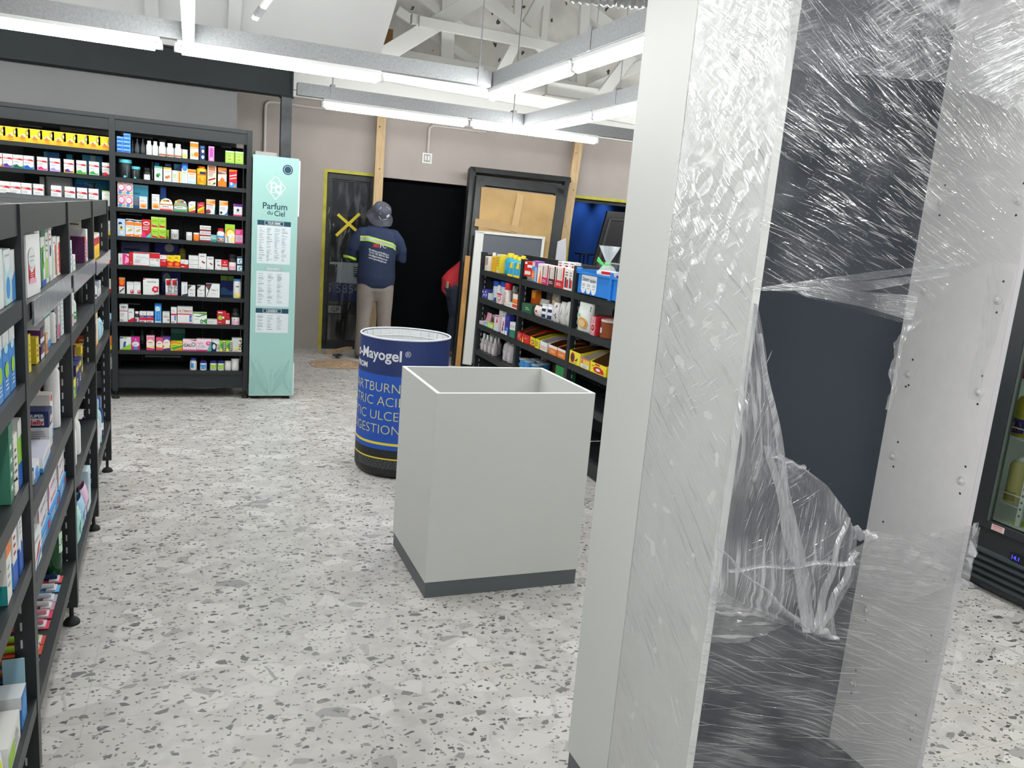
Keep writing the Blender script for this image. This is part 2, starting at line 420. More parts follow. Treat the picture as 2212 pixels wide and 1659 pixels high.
mb = MB(); mb.box((-0.045, -0.06, 0), (0.045, 0.06, bz0 - 0.01), RUSTY); mb.build('shaft', t, bevel=0.004)
mb = MB(); mb.box((-0.055, -0.065, bz0 - 0.012), (0.055, 0.065, bz0 - 0.002), STEEL); mb.build('cap_plate', t)

# ------------------------------------------------------------------ conduits, switch
CONDUIT = M('painted_conduit', '#c6c0ba', 0.6)
def conduit(pts, label):
    P = [Vector(p) for p in pts]; out = []
    for i, p in enumerate(P):
        if 0 < i < len(P) - 1:
            a = (P[i - 1] - p).normalized() * 0.07; b = (P[i + 1] - p).normalized() * 0.07
            for k in range(5):
                s = k / 4; out.append(p + a * (1 - s) ** 2 + b * s ** 2)
        else: out.append(p)
    mb = MB(); mb.tube(out, 0.016, CONDUIT, 8); return tag(mb.build('conduit'), label, 'conduit')
a, b, c = aty(925, 330, YW - 0.0175), aty(928, 270, YW - 0.0175), aty(1050, 285, YW - 0.0175)
conduit([(b.x, a.y, a.z), (b.x, a.y, b.z), (c.x, a.y, b.z)], 'grey conduit rising from the wall switch and bending right')
a, b = aty(571, 330, YW - 0.0175), aty(571, 218, YW - 0.0175)
conduit([(a.x, a.y, 0.3), (a.x, a.y, b.z), (a.x + 1.2, a.y, b.z)], 'grey conduit bending along the wall above the black column')
p = aty(922, 342, YW)
t = thing('wall_switch', 'white square switch plate on the plaster wall', 'switch', (p.x, YW, p.z))
SWW = M('switch_plastic', '#d6d6d2', 0.4)
mb = MB(); mb.box((-0.062, -0.012, -0.062), (0.062, -0.001, 0.062), SWW); mb.build('plate', t, bevel=0.004)
mb = MB(); mb.box((-0.04, -0.0145, -0.042), (0.04, -0.0125, 0.045), M('switch_recess', '#8e8f8f', 0.5)); mb.build('recess', t)
for dx in (-0.018, 0.018):
    mb = MB(); mb.box((dx - 0.012, -0.021, -0.026), (dx + 0.012, -0.015, 0.03), SWW); mb.build('rocker', t, bevel=0.002)

# ------------------------------------------------------------------ galvanised troughs and tubes
ZT = 2.70
def trough(x0, y0, x1, y1, label, hang=()):
    t = thing('lighting_trough', label, 'trough', ((x0 + x1) / 2, (y0 + y1) / 2, ZT))
    mb = MB(); mb.T = local(t); d = Vector((x1 - x0, y1 - y0, 0)).normalized(); s = Vector((-d.y, d.x, 0))
    a, b = Vector((x0, y0, ZT)), Vector((x1, y1, ZT)); wd, hh, th = 0.075, 0.115, 0.004
    def slab(o, wx, z0, z1): mb.bar(a + s * o + Vector((0, 0, (z0 + z1) / 2)), b + s * o + Vector((0, 0, (z0 + z1) / 2)), wx, z1 - z0, GALV)
    slab(0, wd, 0, th); slab(-wd / 2 + th / 2, th, th, hh); slab(wd / 2 - th / 2, th, th, hh)
    mb.build('channel', t)
    for k in hang:
        q = a.lerp(b, k); mb = MB(); mb.T = local(t)
        mb.tube([q + Vector((0, 0, 0.13)), Vector((q.x, q.y, min(6.15, ceil_z(q.x, q.y)) - 0.01))], 0.005, GALV, 6); mb.build('hanger_rod', t)
        mb = MB(); mb.T = local(t); mb.bar(q - d * 0.02 + Vector((0, 0, 0.07)), q + d * 0.02 + Vector((0, 0, 0.07)), 0.085, 0.135, GALV); mb.build('hanger_clip', t)
    return t
def ceil_z(x, y):
    if x < xe and y < y1: return z1 + (y1 - y) * (z2 - z1) / (y1 - y2)
    if y > 9.4: return 3.2
    return 6.2
LAMPS = []
def lamp(p, q, label, group=None):
    """one batten with its glowing tube, hung below a trough, p and q the ends of the tube"""
    p, q = Vector(p), Vector(q); t = thing('strip_light', label, 'strip light', ((p + q) / 2)[:], 0, group)
    d = (q - p).normalized(); L = local(t); up = Vector((0, 0, 1))
    mb = MB(); mb.T = L; mb.bar(p + up * 0.046, q + up * 0.046, 0.06, 0.024, M('lamp_batten', '#e3e5e4', 0.4)); mb.build('batten', t)
    mb = MB(); mb.T = L; mb.tube([p + d * 0.03, q - d * 0.03], 0.031, TUBE, 12); mb.build('tube', t)
    for e, s in ((p, 1), (q, -1)):
        mb = MB(); mb.T = L; mb.tube([e - d * s * 0.02, e + d * s * 0.028], 0.02, M('lamp_holder', '#b9bcbb', 0.4), 8)
        mb.bar(e + up * 0.015, e + up * 0.04, 0.03, 0.03, M('lamp_holder', '#b9bcbb', 0.4)); mb.build('lamp_holder', t)
    return t
zt = ZT - 0.06
Y1, Y2, X3, X4, X5 = 6.25, 8.22, 2.22, 3.29, -0.02
trough(-3.9, Y1, 2.17, Y1, 'galvanised trough crossing over the wall shelves', (0.36, 0.985))
trough(0.93, Y2, 4.62, Y2, 'galvanised trough before the back wall', (0.09, 0.60))
trough(X3, Y1 + 0.09, X3, -4.2, 'galvanised trough running forward from the end of the long cross trough', (0.17, 0.5, 0.8))
trough(X4, Y2 - 0.045, X4, -4.2, 'galvanised trough running forward at far right', (0.16, 0.5, 0.8))
trough(X5, Y1 - 0.045, X5, -4.2, 'galvanised trough running forward overhead at left', (0.3, 0.7))
def xat(px, py, Y): return aty(px, py, Y).x
def yat(px, py, X): return atx(px, py, X).y
lamp((xat(383, 92, Y1), Y1, zt), (xat(822, 165, Y1), Y1, zt), 'glowing tube light over the right wall shelves, left end at trough crossing')
x0 = xat(345, 86, Y1); lamp((x0 - 1.5, Y1, zt), (x0, Y1, zt), 'glowing tube light over the left part of the wall shelves')
lamp((x0 - 3.05, Y1, zt), (x0 - 1.55, Y1, zt), 'glowing tube light furthest left above the wall shelves')
lamp((xat(698, 218, Y2), Y2, zt), (xat(1008, 265, Y2), Y2, zt), 'glowing tube light in front of the back wall, left one')
lamp((xat(1018, 266, Y2), Y2, zt), (xat(1290, 300, Y2), Y2, zt), 'glowing tube light before the back wall, right one')
trough(4.75, Y2, 7.9, Y2, 'added galvanised trough before the back wall, unseen stretch behind the cabinet', (0.1, 0.9))  # unseen stretch and its two lamps, added to light the back wall
g = 'lamps behind the camera'
lamp((4.85, Y2, zt), (6.35, Y2, zt), 'unseen tube light added in the stretch behind the cabinet', 'added lamps hidden by the cabinet')
lamp((6.4, Y2, zt), (7.9, Y2, zt), 'unseen tube light added in the stretch behind the cabinet', 'added lamps hidden by the cabinet')
names3 = ['glowing tube light starting at the trough corner', 'glowing tube light running to the top of the white cabinet']
y = yat(1062, 192, X3)
for k in range(4):
    lab = names3[k] if k < 2 else 'tube light overhead in the central forward row'
    lamp((X3, y - 1.5, zt), (X3, y, zt), lab, None if k < 2 else g); y -= 1.55 if k != 1 else 2.6
names4 = ['glowing tube light nearest the back wall in the right row', 'short visible tube light next to white cabinet in right row']
y = min(yat(1128, 270, X4), Y2 - .07)
for k in range(4):
    lab = names4[k] if k < 2 else 'tube light overhead in the right forward row'
    lamp((X4, y - 1.5, zt), (X4, y, zt), lab, None if k < 2 else g); y -= 1.55 if k != 1 else 2.6
y = Y1 - 0.12
for k in range(6):  # lamps past the first are unseen, rear ones added to light the cabinet
    lab = 'glowing tube light pointing forward at the top left' if k == 0 else 'unseen tube light overhead in the left forward row'
    if k != 2: lamp((X5, y - 1.5, zt), (X5, y, zt), lab, None if k == 0 else g)
    y -= 1.55
X6 = -1.15  # unseen row added to light bin and cabinet, placed by the film's glare
trough(X6, 4.95, X6, -4.2, 'unseen added galvanised trough running forward beyond the left edge of the view', (0.2, 0.8))
y = 4.9
for k in range(5):
    if k != 1: lamp((X6, y - 1.5, zt), (X6, y, zt), 'unseen tube light added in the row beyond the left edge of the view', g)
    y -= 1.55
# flat stay hanging from the sloped boarding
t = thing('hanging_stay', 'white flat stay with a grey bracket hanging from the sloped ceiling', 'bracket', (0.6, 7.0, 3.3))
mb = MB(); mb.T = local(t); a, b = aty(590, -14, 6.6), aty(549, 42, 6.75); mb.bar(a, b, 0.05, 0.02, WPAINT); mb.build('flat_bar', t)
mb = MB(); mb.T = local(t); mb.bar(a.lerp(b, 0.55), a.lerp(b, 0.85), 0.06, 0.03, GALV); mb.build('bracket', t)
# foil duct
FOIL = M('foil_duct', '#b9bbbd', 0.3, 0.85)
n, l, b = nodes(FOIL); tx = n.new('ShaderNodeTexVoronoi'); tx.inputs['Scale'].default_value = 22; bp = n.new('ShaderNodeBump'); bp.inputs['Strength'].default_value = 0.9
tc = n.new('ShaderNodeTexCoord'); l.new(tc.outputs['Object'], tx.inputs['Vector']); l.new(tx.outputs['Distance'], bp.inputs['Height']); l.new(bp.outputs[0], b.inputs['Normal'])
pts = [aty(1235, -22, 6.7), aty(1330, -12, 6.6), aty(1420, -6, 6.4), aty(1560, -20, 6.0)]; mb = MB()
P = []
for i in range(len(pts) - 1):
    for k in range(12): P.append(pts[i].lerp(pts[i + 1], k / 12))
mb.tube(P, [0.105 + (0.008 if i % 2 else -0.006) for i in range(len(P))], FOIL, 14)
tag(mb.build('foil_duct'), 'crinkled silver foil duct at the top above the trough', 'duct')
# ================================================================== shelving
def foot(t, L, x, y, top, r=0.03):
    mb = MB(); mb.T = L
    mb.lathe([(r, 0.0), (r, 0.008), (r * 0.75, 0.02), (0.011, 0.026), (0.008, 0.03), (0.008, top)], RUBBER, 14, (x, y, 0))
    mb.build('levelling_foot', t)
def slots(mb, x0, x1, y, z0, z1, ax, step=0.05, hh=0.026, wd=0.006):
    """column of bright slots on a post face; ax 'y' = face looks along -y at y, ax 'x' = face looks along x at x0"""
    z = z0
    while z < z1 - hh:
        if ax == 'y': mb.poly([(x0, y, z), (x0 + wd, y, z), (x0 + wd, y, z + hh), (x0, y, z + hh)], SLOT)
        else: mb.poly([(x0, y, z), (x0, y + wd, z), (x0, y + wd, z + hh), (x0, y, z + hh)], SLOT)
        z += step
def plate(mb, a, b, m=BLACK): mb.box(a, b, m)

# ---- wall shelving of two bays --------------------------------------------------------------
YF, YBK = 7.115, 7.58
SX = [-1.58, -0.566, 0.444]
def zrow(y, x=528): return aty(x, y, YF).z
SZ = [zrow(v) for v in (355.3, 407.4, 468.2, 527.3, 586.4, 645.8, 703.4, 761.2)] + [0.238]
WT = 2.235
t = thing('wall_shelving', 'tall black metal shelving of two bays against the grey partition', 'shelving', (-0.57, YF, 0))
L = local(t)
for x in SX:
    mb = MB(); mb.T = L; mb.box((x - 0.021, YF - 0.012, 0.065), (x + 0.021, YF + 0.05, WT), BLACK); slots(mb, x + 0.012, 0, YF - 0.0125, 0.15, 0.6, 'y', hh=0.014, wd=0.004) if False else None
    mb.build('front_post', t, bevel=0.002)
    mb = MB(); mb.T = L; mb.box((x - 0.02, YBK - 0.04, 0.0), (x + 0.02, YBK, WT), BLACK); mb.build('rear_post', t)
    mb = MB(); mb.T = L; mb.box((x - 0.002, YF + 0.05, 0.10), (x + 0.002, YBK - 0.04, WT - 0.01), BLACK); mb.build('end_frame', t)
    foot(t, L, x, YF + 0.015, 0.07)
for i in (0, 1):
    a, b = SX[i] + 0.021, SX[i + 1] - 0.021
    mb = MB(); mb.T = L; mb.box((a, YF - 0.004, WT - 0.115), (b, YF + 0.01, WT - 0.03), BLACK); mb.box((a, YF - 0.014, WT - 0.03), (b, YBK, WT), BLACK); mb.build('header', t)
    for k, z in enumerate(SZ):
        mb = MB(); mb.T = L; mb.box((a, YF, z - 0.032), (b, YF + 0.012, z), BLACK); mb.box((a, YF + 0.012, z - 0.008), (b, YBK - 0.03, z - 0.0005), BLACK); mb.build('shelf', t)
    mb = MB(); mb.T = L; mb.box((a, YF + 0.01, 0.09), (b, YF + 0.022, SZ[-1] - 0.033), BLACK); mb.build('kick_plate', t)
    mb = MB(); mb.T = L
    n = 6
    for j in range(n):
        xa = a + (b - a) * j / n
        if i == 0 and j < 2: continue
        mb.box((xa + 0.002, YBK - 0.028, SZ[-1]), (xa + (b - a) / n - 0.002, YBK - 0.022, WT - 0.12), DARK)
    mb.build('back_panel', t)
WSH, WSL = t, L
# ragged strip of torn sealant along the top of the shelving
mb = MB(); rr = random.Random(4); x = SX[0]
pts = []
while x < SX[2] - 0.08:
    pts.append((x, YBK + 0.02, WT + rr.uniform(0.004, 0.03))); x += rr.uniform(0.03, 0.08)
mb.tube(pts, [rr.uniform(0.004, 0.012) for _ in pts], M('torn_sealant', '#55565a', 0.9), 6)
tag(mb.build('torn_sealant'), 'ragged torn edge of filler on top of the tall wall shelving', 'filler')

# ---- aisle gondola on the left --------------------------------------------------------------
GX = -0.43; GB = -0.90
GY = [1.29, 2.27, 3.25, 4.225, 5.165]
GT = 1.605
GZ = {0: [1.377, 1.170, 0.912, 0.698, 0.300], 1: [1.356, 1.145, 0.833, 0.600, 0.270], 2: [1.341, 1.133, 0.855, 0.575, 0.225], 3: [1.320, 1.118, 0.870, 0.322]}
t = thing('aisle_gondola', 'low black metal gondola along the left edge, loaded with pharmacy boxes', 'shelving', (-0.379, 2.27, 0), 0.020)
L = Matrix.Translation((-GX, -2.27, 0))
GM = Matrix.Translation((-0.379, 2.27, 0)) @ Matrix.Rotation(0.020, 4, 'Z') @ L      # the gondola stands slightly askew
for y in GY:
    mb = MB(); mb.T = L; mb.box((GX - 0.048, y - 0.022, 0.075), (GX, y + 0.022, GT), BLACK)
    slots(mb, GX - 0.034, 0, y - 0.0225, 0.10, GT - 0.1, 'y', step=0.05, hh=0.024, wd=0.005)
    mb.build('front_post', t)
    foot(t, L, GX - 0.024, y, 0.085)
    mb = MB(); mb.T = L; mb.box((GB - 0.02, y - 0.022, 0.0), (GB + 0.02, y + 0.022, GT), BLACK); mb.build('rear_post', t)
    for z in (0.62, 1.25):
        mb = MB(); mb.T = L; mb.box((GB, y - 0.006, z), (GX - 0.048, y + 0.006, z + 0.05), BLACK); mb.build('cross_bar', t)
for k in range(4):
    a, b = GY[k] + 0.022, GY[k + 1] - 0.022
    mb = MB(); mb.T = L; mb.box((GX - 0.02, a, GT - 0.075), (GX - 0.006, b, GT), BLACK); mb.box((GB, a, GT - 0.012), (GX - 0.02, b, GT - 0.002), BLACKT); mb.build('top_board', t)
    mb = MB(); mb.T = L; mb.box((GB, a, 0.09), (GB + 0.012, b, GT - 0.012), DARK); mb.build('back_panel', t)
    for z in GZ[k]:
        mb = MB(); mb.T = L; mb.box((GX - 0.012, a, z - 0.045), (GX - 0.002, b, z), BLACK); mb.box((GB + 0.012, a, z - 0.008), (GX - 0.012, b, z - 0.0005), BLACK); mb.build('shelf', t)
CLEAR = M('clear_price_strip', '#cfd4da', 0.12, trans=0.0, alpha=0.42)
CLEAR2 = add_noise(M('price_strip_insert', '#6b727c', 0.25), 26, 0.7, 3)
for k, ya, yb in ((1, 2.36, 3.2), (2, 3.29, 4.18), (3, 4.27, 5.12)):
    z = GZ[k][0]; mb = MB(); mb.T = L
    mb.box((GX + 0.002, ya, z - 0.058), (GX + 0.006, yb, z + 0.004), CLEAR2); o = mb.build('price_strip', t)
    o['label'] = 'shiny plastic price strip'
    mb = MB(); mb.T = L; mb.box((GX + 0.0065, ya, z - 0.062), (GX + 0.008, yb, z + 0.006), CLEAR); mb.build('clear_cover', o)

# ---- gondola on the right, behind the white bin --------------------------------------------
HX = 2.54; HB = 3.0
HY = [3.16, 4.17, 5.17, 6.175, 7.18]
HT = 1.392
def zr(p, y): return atx(*p, HX).z
HZ = [1.228, 0.968, 0.722, 0.470, 0.115]
t = thing('aisle_gondola', 'black metal gondola of toiletries and sweets behind the white bin', 'shelving', (HX, 5.2, 0))
L = local(t)
HTS = [1.43, 1.412, 1.392, 1.392]
for i, y in enumerate(HY):
    tp_ = HTS[min(max(i - 1, 0), 3)]
    mb = MB(); mb.T = L; mb.box((HX, y - 0.022, 0.06), (HX + 0.05, y + 0.022, tp_), BLACK)
    slots(mb, HX + 0.04, 0, y - 0.0225, 0.15, tp_ - 0.1, 'y', step=0.05, hh=0.026, wd=0.007); mb.build('front_post', t)
    foot(t, L, HX + 0.025, y, 0.065)
    mb = MB(); mb.T = L; mb.box((HB - 0.02, y - 0.022, 0.0), (HB + 0.02, y + 0.022, tp_), BLACK)
    slots(mb, HB - 0.02, 0, y - 0.0225, 0.15, tp_ - 0.05, 'y', step=0.05, hh=0.03, wd=0.008); mb.build('rear_post', t)
for k in range(4):
    a, b = HY[k] + 0.022, HY[k + 1] - 0.022
    mb = MB(); mb.T = L; mb.box((HB - 0.012, a, 0.09), (HB, b, HTS[k] - 0.01), M('gondola_back', '#262b30', 0.55)); mb.build('back_panel', t)
    mb = MB(); mb.T = L; mb.box((HB - 0.02, a - 0.02, HTS[k] - 0.06), (HB - 0.004, b + 0.02, HTS[k]), BLACK); mb.build('top_rail', t)
    for z in HZ:
        mb = MB(); mb.T = L; mb.box((HX + 0.002, a, z - 0.05), (HX + 0.012, b, z), BLACK); mb.box((HX + 0.012, a, z - 0.008), (HB - 0.012, b, z - 0.0005), BLACK); mb.build('shelf', t)
    mb = MB(); mb.T = L; mb.box((HX + 0.02, a, 0.0), (HX + 0.03, b, 0.064), BLACK); mb.build('kick_plate', t)

mb = MB(); mb.T = L; mb.box((HX + 0.05, HY[4] - 0.006, 0.09), (HB - 0.02, HY[4] + 0.006, HTS[3] - 0.02), M('gondola_back', '#262b30', 0.55)); mb.build('end_panel', t)
# ================================================================== goods
RNG = random.Random(11)
COUNT = {}
def bx(w, h, d, base, deco, name='medicine_box', top=None, side=None, sdeco=None):
    """carton: origin at the bottom centre of its front, front looks along -y"""
    mb = MB(); m = pc(base); x = w / 2
    P = [(-x, 0, 0), (x, 0, 0), (x, d, 0), (-x, d, 0), (-x, 0, h), (x, 0, h), (x, d, h), (-x, d, h)]
    mb.add(P, [(0, 3, 2, 1), (0, 1, 5, 4), (2, 3, 7, 6)], m)
    mb.add(P, [(4, 5, 6, 7)], pc(top or base)); mb.add(P, [(1, 2, 6, 5), (3, 0, 4, 7)], pc(side or base))
    front(mb, deco, w, h)
    if sdeco:
        S = MB(); front(S, sdeco, d, h); S.T = None
        o = len(mb.v); Tm = Matrix.Translation((-x, d / 2, 0)) @ Matrix.Rotation(-pi / 2, 4, 'Z')
        for f, mi in zip(S.f, S.m): mb.add([tuple(Tm @ Vector(S.v[i])) for i in f], [tuple(range(len(f)))], S.mats[mi])
    return mb.build(name)
def bottle(w, h, col, cap, deco, name='pill_bottle', shape='pill', caph=None, capr=None):
    """round container with its cap as a part; front at y = 0"""
    r = w / 2; mb = MB(); c = (0, r, 0); m = col if not isinstance(col, str) else pc(col); hb = h * (1 - (caph or 0.18)); cr = r * (capr or 0.8)
    if shape == 'jar': pr = [(r * 0.94, 0), (r, 0.006), (r, hb * 0.93), (r * 0.9, hb)]; cr = r * (capr or 1.0)
    elif shape == 'pill': pr = [(r * 0.94, 0), (r, 0.006), (r, hb * 0.76), (r * 0.9, hb * 0.88), (r * 0.62, hb * 0.97), (r * 0.62, hb)]
    elif shape == 'slim': pr = [(r * 0.94, 0), (r, 0.006), (r, hb * 0.9), (r * 0.8, hb * 0.98), (r * 0.7, hb)]
    elif shape == 'taper': pr = [(r * 0.94, 0), (r, 0.008), (r, hb * 0.6), (r * 0.75, hb * 0.8), (r * 0.35, hb * 0.93), (r * 0.3, hb)]; cr = r * (capr or 0.34)
    elif shape == 'spray': pr = [(r * 0.95, 0), (r, 0.006), (r, hb * 0.93), (r * 0.7, hb)]; cr = r * (capr or 0.98)
    mb.lathe(pr, m, 18, c); front(mb, deco, w, hb * (0.76 if shape == 'pill' else 0.9), cyl=r)
    o = mb.build(name)
    if cap:
        mb = MB(); ch = h - hb; mb.lathe([(cr, hb), (cr, h - ch * 0.12), (cr * 0.9, h), (0, h)], pc(cap), 16, c); mb.build('cap', o)
    return o
def pump(w, h, col, deco, head='W', name='pump_bottle'):
    o = bottle(w, h * 0.7, col, None, deco, name, 'slim', caph=0.02)
    r = w / 2; mb = MB(); z = h * 0.69
    mb.lathe([(r * 0.5, z), (r * 0.5, z + h * 0.06), (r * 0.18, z + h * 0.07), (r * 0.18, z + h * 0.2), (r * 0.4, z + h * 0.21), (r * 0.4, z + h * 0.27), (0, z + h * 0.275)], pc(head), 12, (0, r, 0))
    mb.box((-r * 1.1, r * 0.8, z + h * 0.22), (0, r * 1.2, z + h * 0.265), pc(head)); mb.build('pump_head', o); return o
def trigger(w, h, col, deco, name='spray_bottle'):
    r = w / 2; o = bottle(w, h * 0.72, col, None, deco, name, 'pill', caph=0.02); z = h * 0.7; mb = MB()
    mb.lathe([(r * 0.45, z), (r * 0.45, z + h * 0.08)], pc('W'), 12, (0, r, 0))
    mb.prism([(-r * 0.5, r * 0.6, z + h * 0.08), (r * 0.9, r * 0.6, z + h * 0.1), (r * 1.3, r * 0.6, z + h * 0.2), (r * 0.8, r * 0.6, z + h * 0.27), (-r * 0.6, r * 0.6, z + h * 0.25)], (0, r * 0.8, 0), pc('W'))
    mb.bar((r * 0.9, r, z + h * 0.14), (r * 1.4, r, z - h * 0.02), r * 0.4, r * 0.18, pc('W')); mb.build('trigger_head', o); return o
def pouch(w, h, d, col, deco, name='pouch', seal=True):
    """soft pack, pillow shaped, pinched at top and bottom"""
    mb = MB(); m = pc(col); n = 9; k = 10; V = []
    def th(u, v): return d / 2 * (sin(pi * min(max(u, 0), 1)) ** 0.5) * (sin(pi * (0.06 + 0.88 * v)) ** 0.6)
    for s in (-1, 1):
        V = []
        for j in range(k + 1):
            for i in range(n + 1):
                u, v = i / n, j / k; V.append(((u - 0.5) * w, d / 2 + s * th(u, v), v * h))
        F = []
        for j in range(k):
            for i in range(n):
                a = j * (n + 1) + i; q = (a, a + 1, a + n + 2, a + n + 1); F.append(q if s < 0 else q[::-1])
        mb.add(V, F, m, True)
    S = MB(); front(S, deco, w, h)
    for f, mi in zip(S.f, S.m):
        P = [S.v[i] for i in f]; Q = []
        for p in P:
            u, v = p[0] / w + 0.5, p[2] / h; Q.append((p[0], d / 2 - th(u, v) + p[1] * 2 - 0.0008, p[2]))
        mb.add(Q, [tuple(range(len(Q)))], S.mats[mi])
    return mb.build(name, sharp=2.5)
def squeeze(w, h, col, cap, deco, name='squeeze_tube'):
    """tube standing on its cap"""
    mb = MB(); n = 16; rings = []; r = w / 2; hc = h * 0.16
    for j in range(7):
        v = j / 6; rx = r * (0.82 + 0.18 * v); ry = r * 0.75 * (1 - v * 0.93)
        rings.append([(rx * cos(2 * pi * i / n), r * 0.75 + ry * sin(2 * pi * i / n), hc + (h - hc) * v) for i in range(n)])
    mb.loft(rings, pc(col)); front(mb, deco, w * 0.7, h - hc, y0=-0.002, z0=hc); o = mb.build(name)
    mb = MB(); mb.lathe([(r * 0.72, 0), (r * 0.75, hc)], pc(cap), 14, (0, r * 0.75, 0)); mb.build('cap', o); return o
def ptray(w, h, d, col, inner, deco, name='display_tray', back=None):
    """open counter display carton: low front, higher back"""
    mb = MB(); x = w / 2; hb = back or h * 1.9; m = pc(col); mi = pc(inner); e = 0.003
    mb.box((-x, 0, 0), (x, e, h), m); mb.box((-x, d - e, 0), (x, d, hb), m)
    for s in (-1, 1):
        xa = s * x; P = [(xa, 0, 0), (xa, d, 0), (xa, d, hb), (xa, d * 0.45, hb * 0.97), (xa, 0, h)]
        mb.prism(P, (-s * e, 0, 0), m)
    mb.box((-x, 0, 0), (x, d, e), m)
    mb.poly([(-x + e * 1.1, e * 1.1, e * 1.2), (x - e * 1.1, e * 1.1, e * 1.2), (x - e * 1.1, d - e * 1.1, e * 1.2), (-x + e * 1.1, d - e * 1.1, e * 1.2)], mi)
    mb.poly([(-x + e, d - e * 1.2, 0.004), (x - e, d - e * 1.2, 0.004), (x - e, d - e * 1.2, hb), (-x + e, d - e * 1.2, hb)], mi)
    for s in (-1, 1):
        xa = s * (x - e * 1.2); mb.poly([(xa, e, e), (xa, d - e, e), (xa, d - e, hb * 0.995), (xa, d * 0.45, hb * 0.965), (xa, e, h)], mi)
    front(mb, deco, w, h); return mb.build(name)

ORD = ['first', 'second', 'third', 'fourth', 'fifth', 'sixth', 'seventh', 'eighth', 'ninth', 'tenth']
def put(o, loc, rz, label, cat='box', group=None):
    o.location = loc; o.rotation_euler.z = rz; tag(o, label, cat, group); return o
def copy_tree(o):
    c = o.copy(); COL.objects.link(c)
    for ch in list(o.children):
        d = ch.copy(); COL.objects.link(d); d.parent = c
        for g in ch.children: e = g.copy(); COL.objects.link(e); e.parent = d
    return c
# ================================================================== goods on the wall shelving
ZM = {1: (5.53, 0, 200), 2: (5.353, 230, 250), 3: (5.028, 230, 550)}
YG = YF + 0.022                                   # fronts of the goods
def wx(z, x, y, Y=None): s, ox, oy = ZM[z]; return aty(ox + x / s, oy + y / s, Y or YG)
SHN = ['top', 'second', 'third', 'fourth', 'fifth', 'sixth', 'seventh', 'eighth', 'bottom']
def G(z, xa, xb, yt, sh, f, desc, cat='box', dz=0.0, dy=0.0, group=None, rz=0.0, bay=None, hfix=None, full=None):
    Y = YG + dy; a, b = wx(z, xa, yt, Y), wx(z, xb, yt, Y); s, ox, oy = ZM[z]
    xm = (xa + xb) / 2
    zt_ = wx(z, xm, yt, Y).z; base = SZ[sh] + dz
    h = hfix or max(0.02, zt_ - base)
    if sh: h = min(h, SZ[sh - 1] - 0.034 - base)
    w_ = b.x - a.x - 0.001
    o = f(w_, h)
    bay = bay or ('left' if z == 1 else 'right')
    put(o, ((a.x + b.x) / 2, Y + RNG.uniform(0, 0.004), base), rz + RNG.uniform(-0.02, 0.02), full or f'{desc}, {SHN[sh]} shelf, {bay} wall bay', cat, group)
    return o
def C(base, deco, d=0.06, **k): return lambda w_, h: bx(w_, h, d, base, deco, **k)
def Bt(col, cap, deco, shape='pill', **k): return lambda w_, h: bottle(w_, h, col, cap, deco, shape=shape, **k)

# --- right bay, top shelf
hb = 0.0295
for c_, (xa, xb, n) in enumerate(((118, 195, 4), (196, 278, 5))):
    for k in range(n):
        G(2, xa, xb, 300, 0, C('#3f86d8', 'r 0 .62 1 .9 #7fb6ea;r .05 .12 .8 .4 #1d5cb4;l .1 .68 .7 .84 1 W', 0.05), f'small blue carton, {["bottom", "second", "third", "fourth", "topmost"][k if k < n - 1 else 4]} of {["left", "right"][c_]} stack', dz=hb * k, hfix=hb - 0.0008)
G(2, 283, 318, 275, 0, Bt('K', 'K', 'r 0 .1 1 .5 k', 'taper'), 'black dropper bottle, leftmost of three', 'bottle', dy=0.03)
G(2, 322, 384, 265, 0, Bt('#20262a', 'K', 'r 0 .15 1 .62 #3d4247', 'taper'), 'black dropper bottle, middle of three', 'bottle')
G(2, 388, 450, 268, 0, Bt('#20262a', 'K', 'r 0 .15 1 .62 #3d4247', 'taper'), 'black dropper bottle, rightmost of three', 'bottle')
for i, (xa, xb, yt) in enumerate(((455, 527, 288), (529, 597, 295))):
    G(2, xa, xb, yt, 0, Bt('W', 'W', 'l .3 .2 .7 .5 2 k;r 0 .02 1 .06 V', 'pill', caph=.2, capr=.62), f'slim white bottle, {["left", "right"][i]} of the pair', 'bottle')
for i, (xa, xb, yt) in enumerate(((600, 689, 303), (691, 781, 317), (783, 873, 326))):
    G(2, xa, xb, yt, 0, Bt('W', 'W', 'r 0 .1 1 .8 #d3d6d8;r 0 .1 1 .3 M;l .2 .4 .8 .7 3 S', 'pill', caph=.22, capr=.7), f'wide white bottle with brown stripe, {ORD[i]} of three', 'bottle')
G(2, 874, 938, 390, 0, Bt('W', 'W', 'r 0 .15 1 .7 y;e .6 .4 .2 .15 g', 'jar', caph=.2), 'small white jar with yellow label', 'jar')
G(2, 968, 1065, 303, 0, C('W', 'r 0 .72 1 .93 O;r 0 .6 1 .72 o;e .3 .25 .18 .1 o;e .75 .3 .3 .14 O;l .1 .42 .6 .55 2 S'), 'tall white carton with orange fruit')
G(2, 1078, 1140, 345, 0, C('n', 'e .6 .62 .25 .12 V;e .6 .22 .28 .12 L;r .2 .84 .8 .92 b'), 'navy carton with pale moons')
G(2, 1180, 1248, 355, 0, C('#c77cc0', 'r 0 .93 1 1 p;r .25 .3 .75 .88 #b155a8;e .5 .15 .3 .1 p'), 'slim mauve carton with rounded label')
for i, (xa, xb, yt) in enumerate(((1375, 1481, 408), (1488, 1586, 417))):
    G(2, xa, xb, yt, 0, C('#97c945', 'r 0 .9 1 1 E;r .15 .2 .85 .72 #b9d96a;l .25 .5 .75 .66 2 d;l .3 .26 .7 .4 1 d', 0.08), f'lime green carton, {["left", "right"][i]} of the pair')
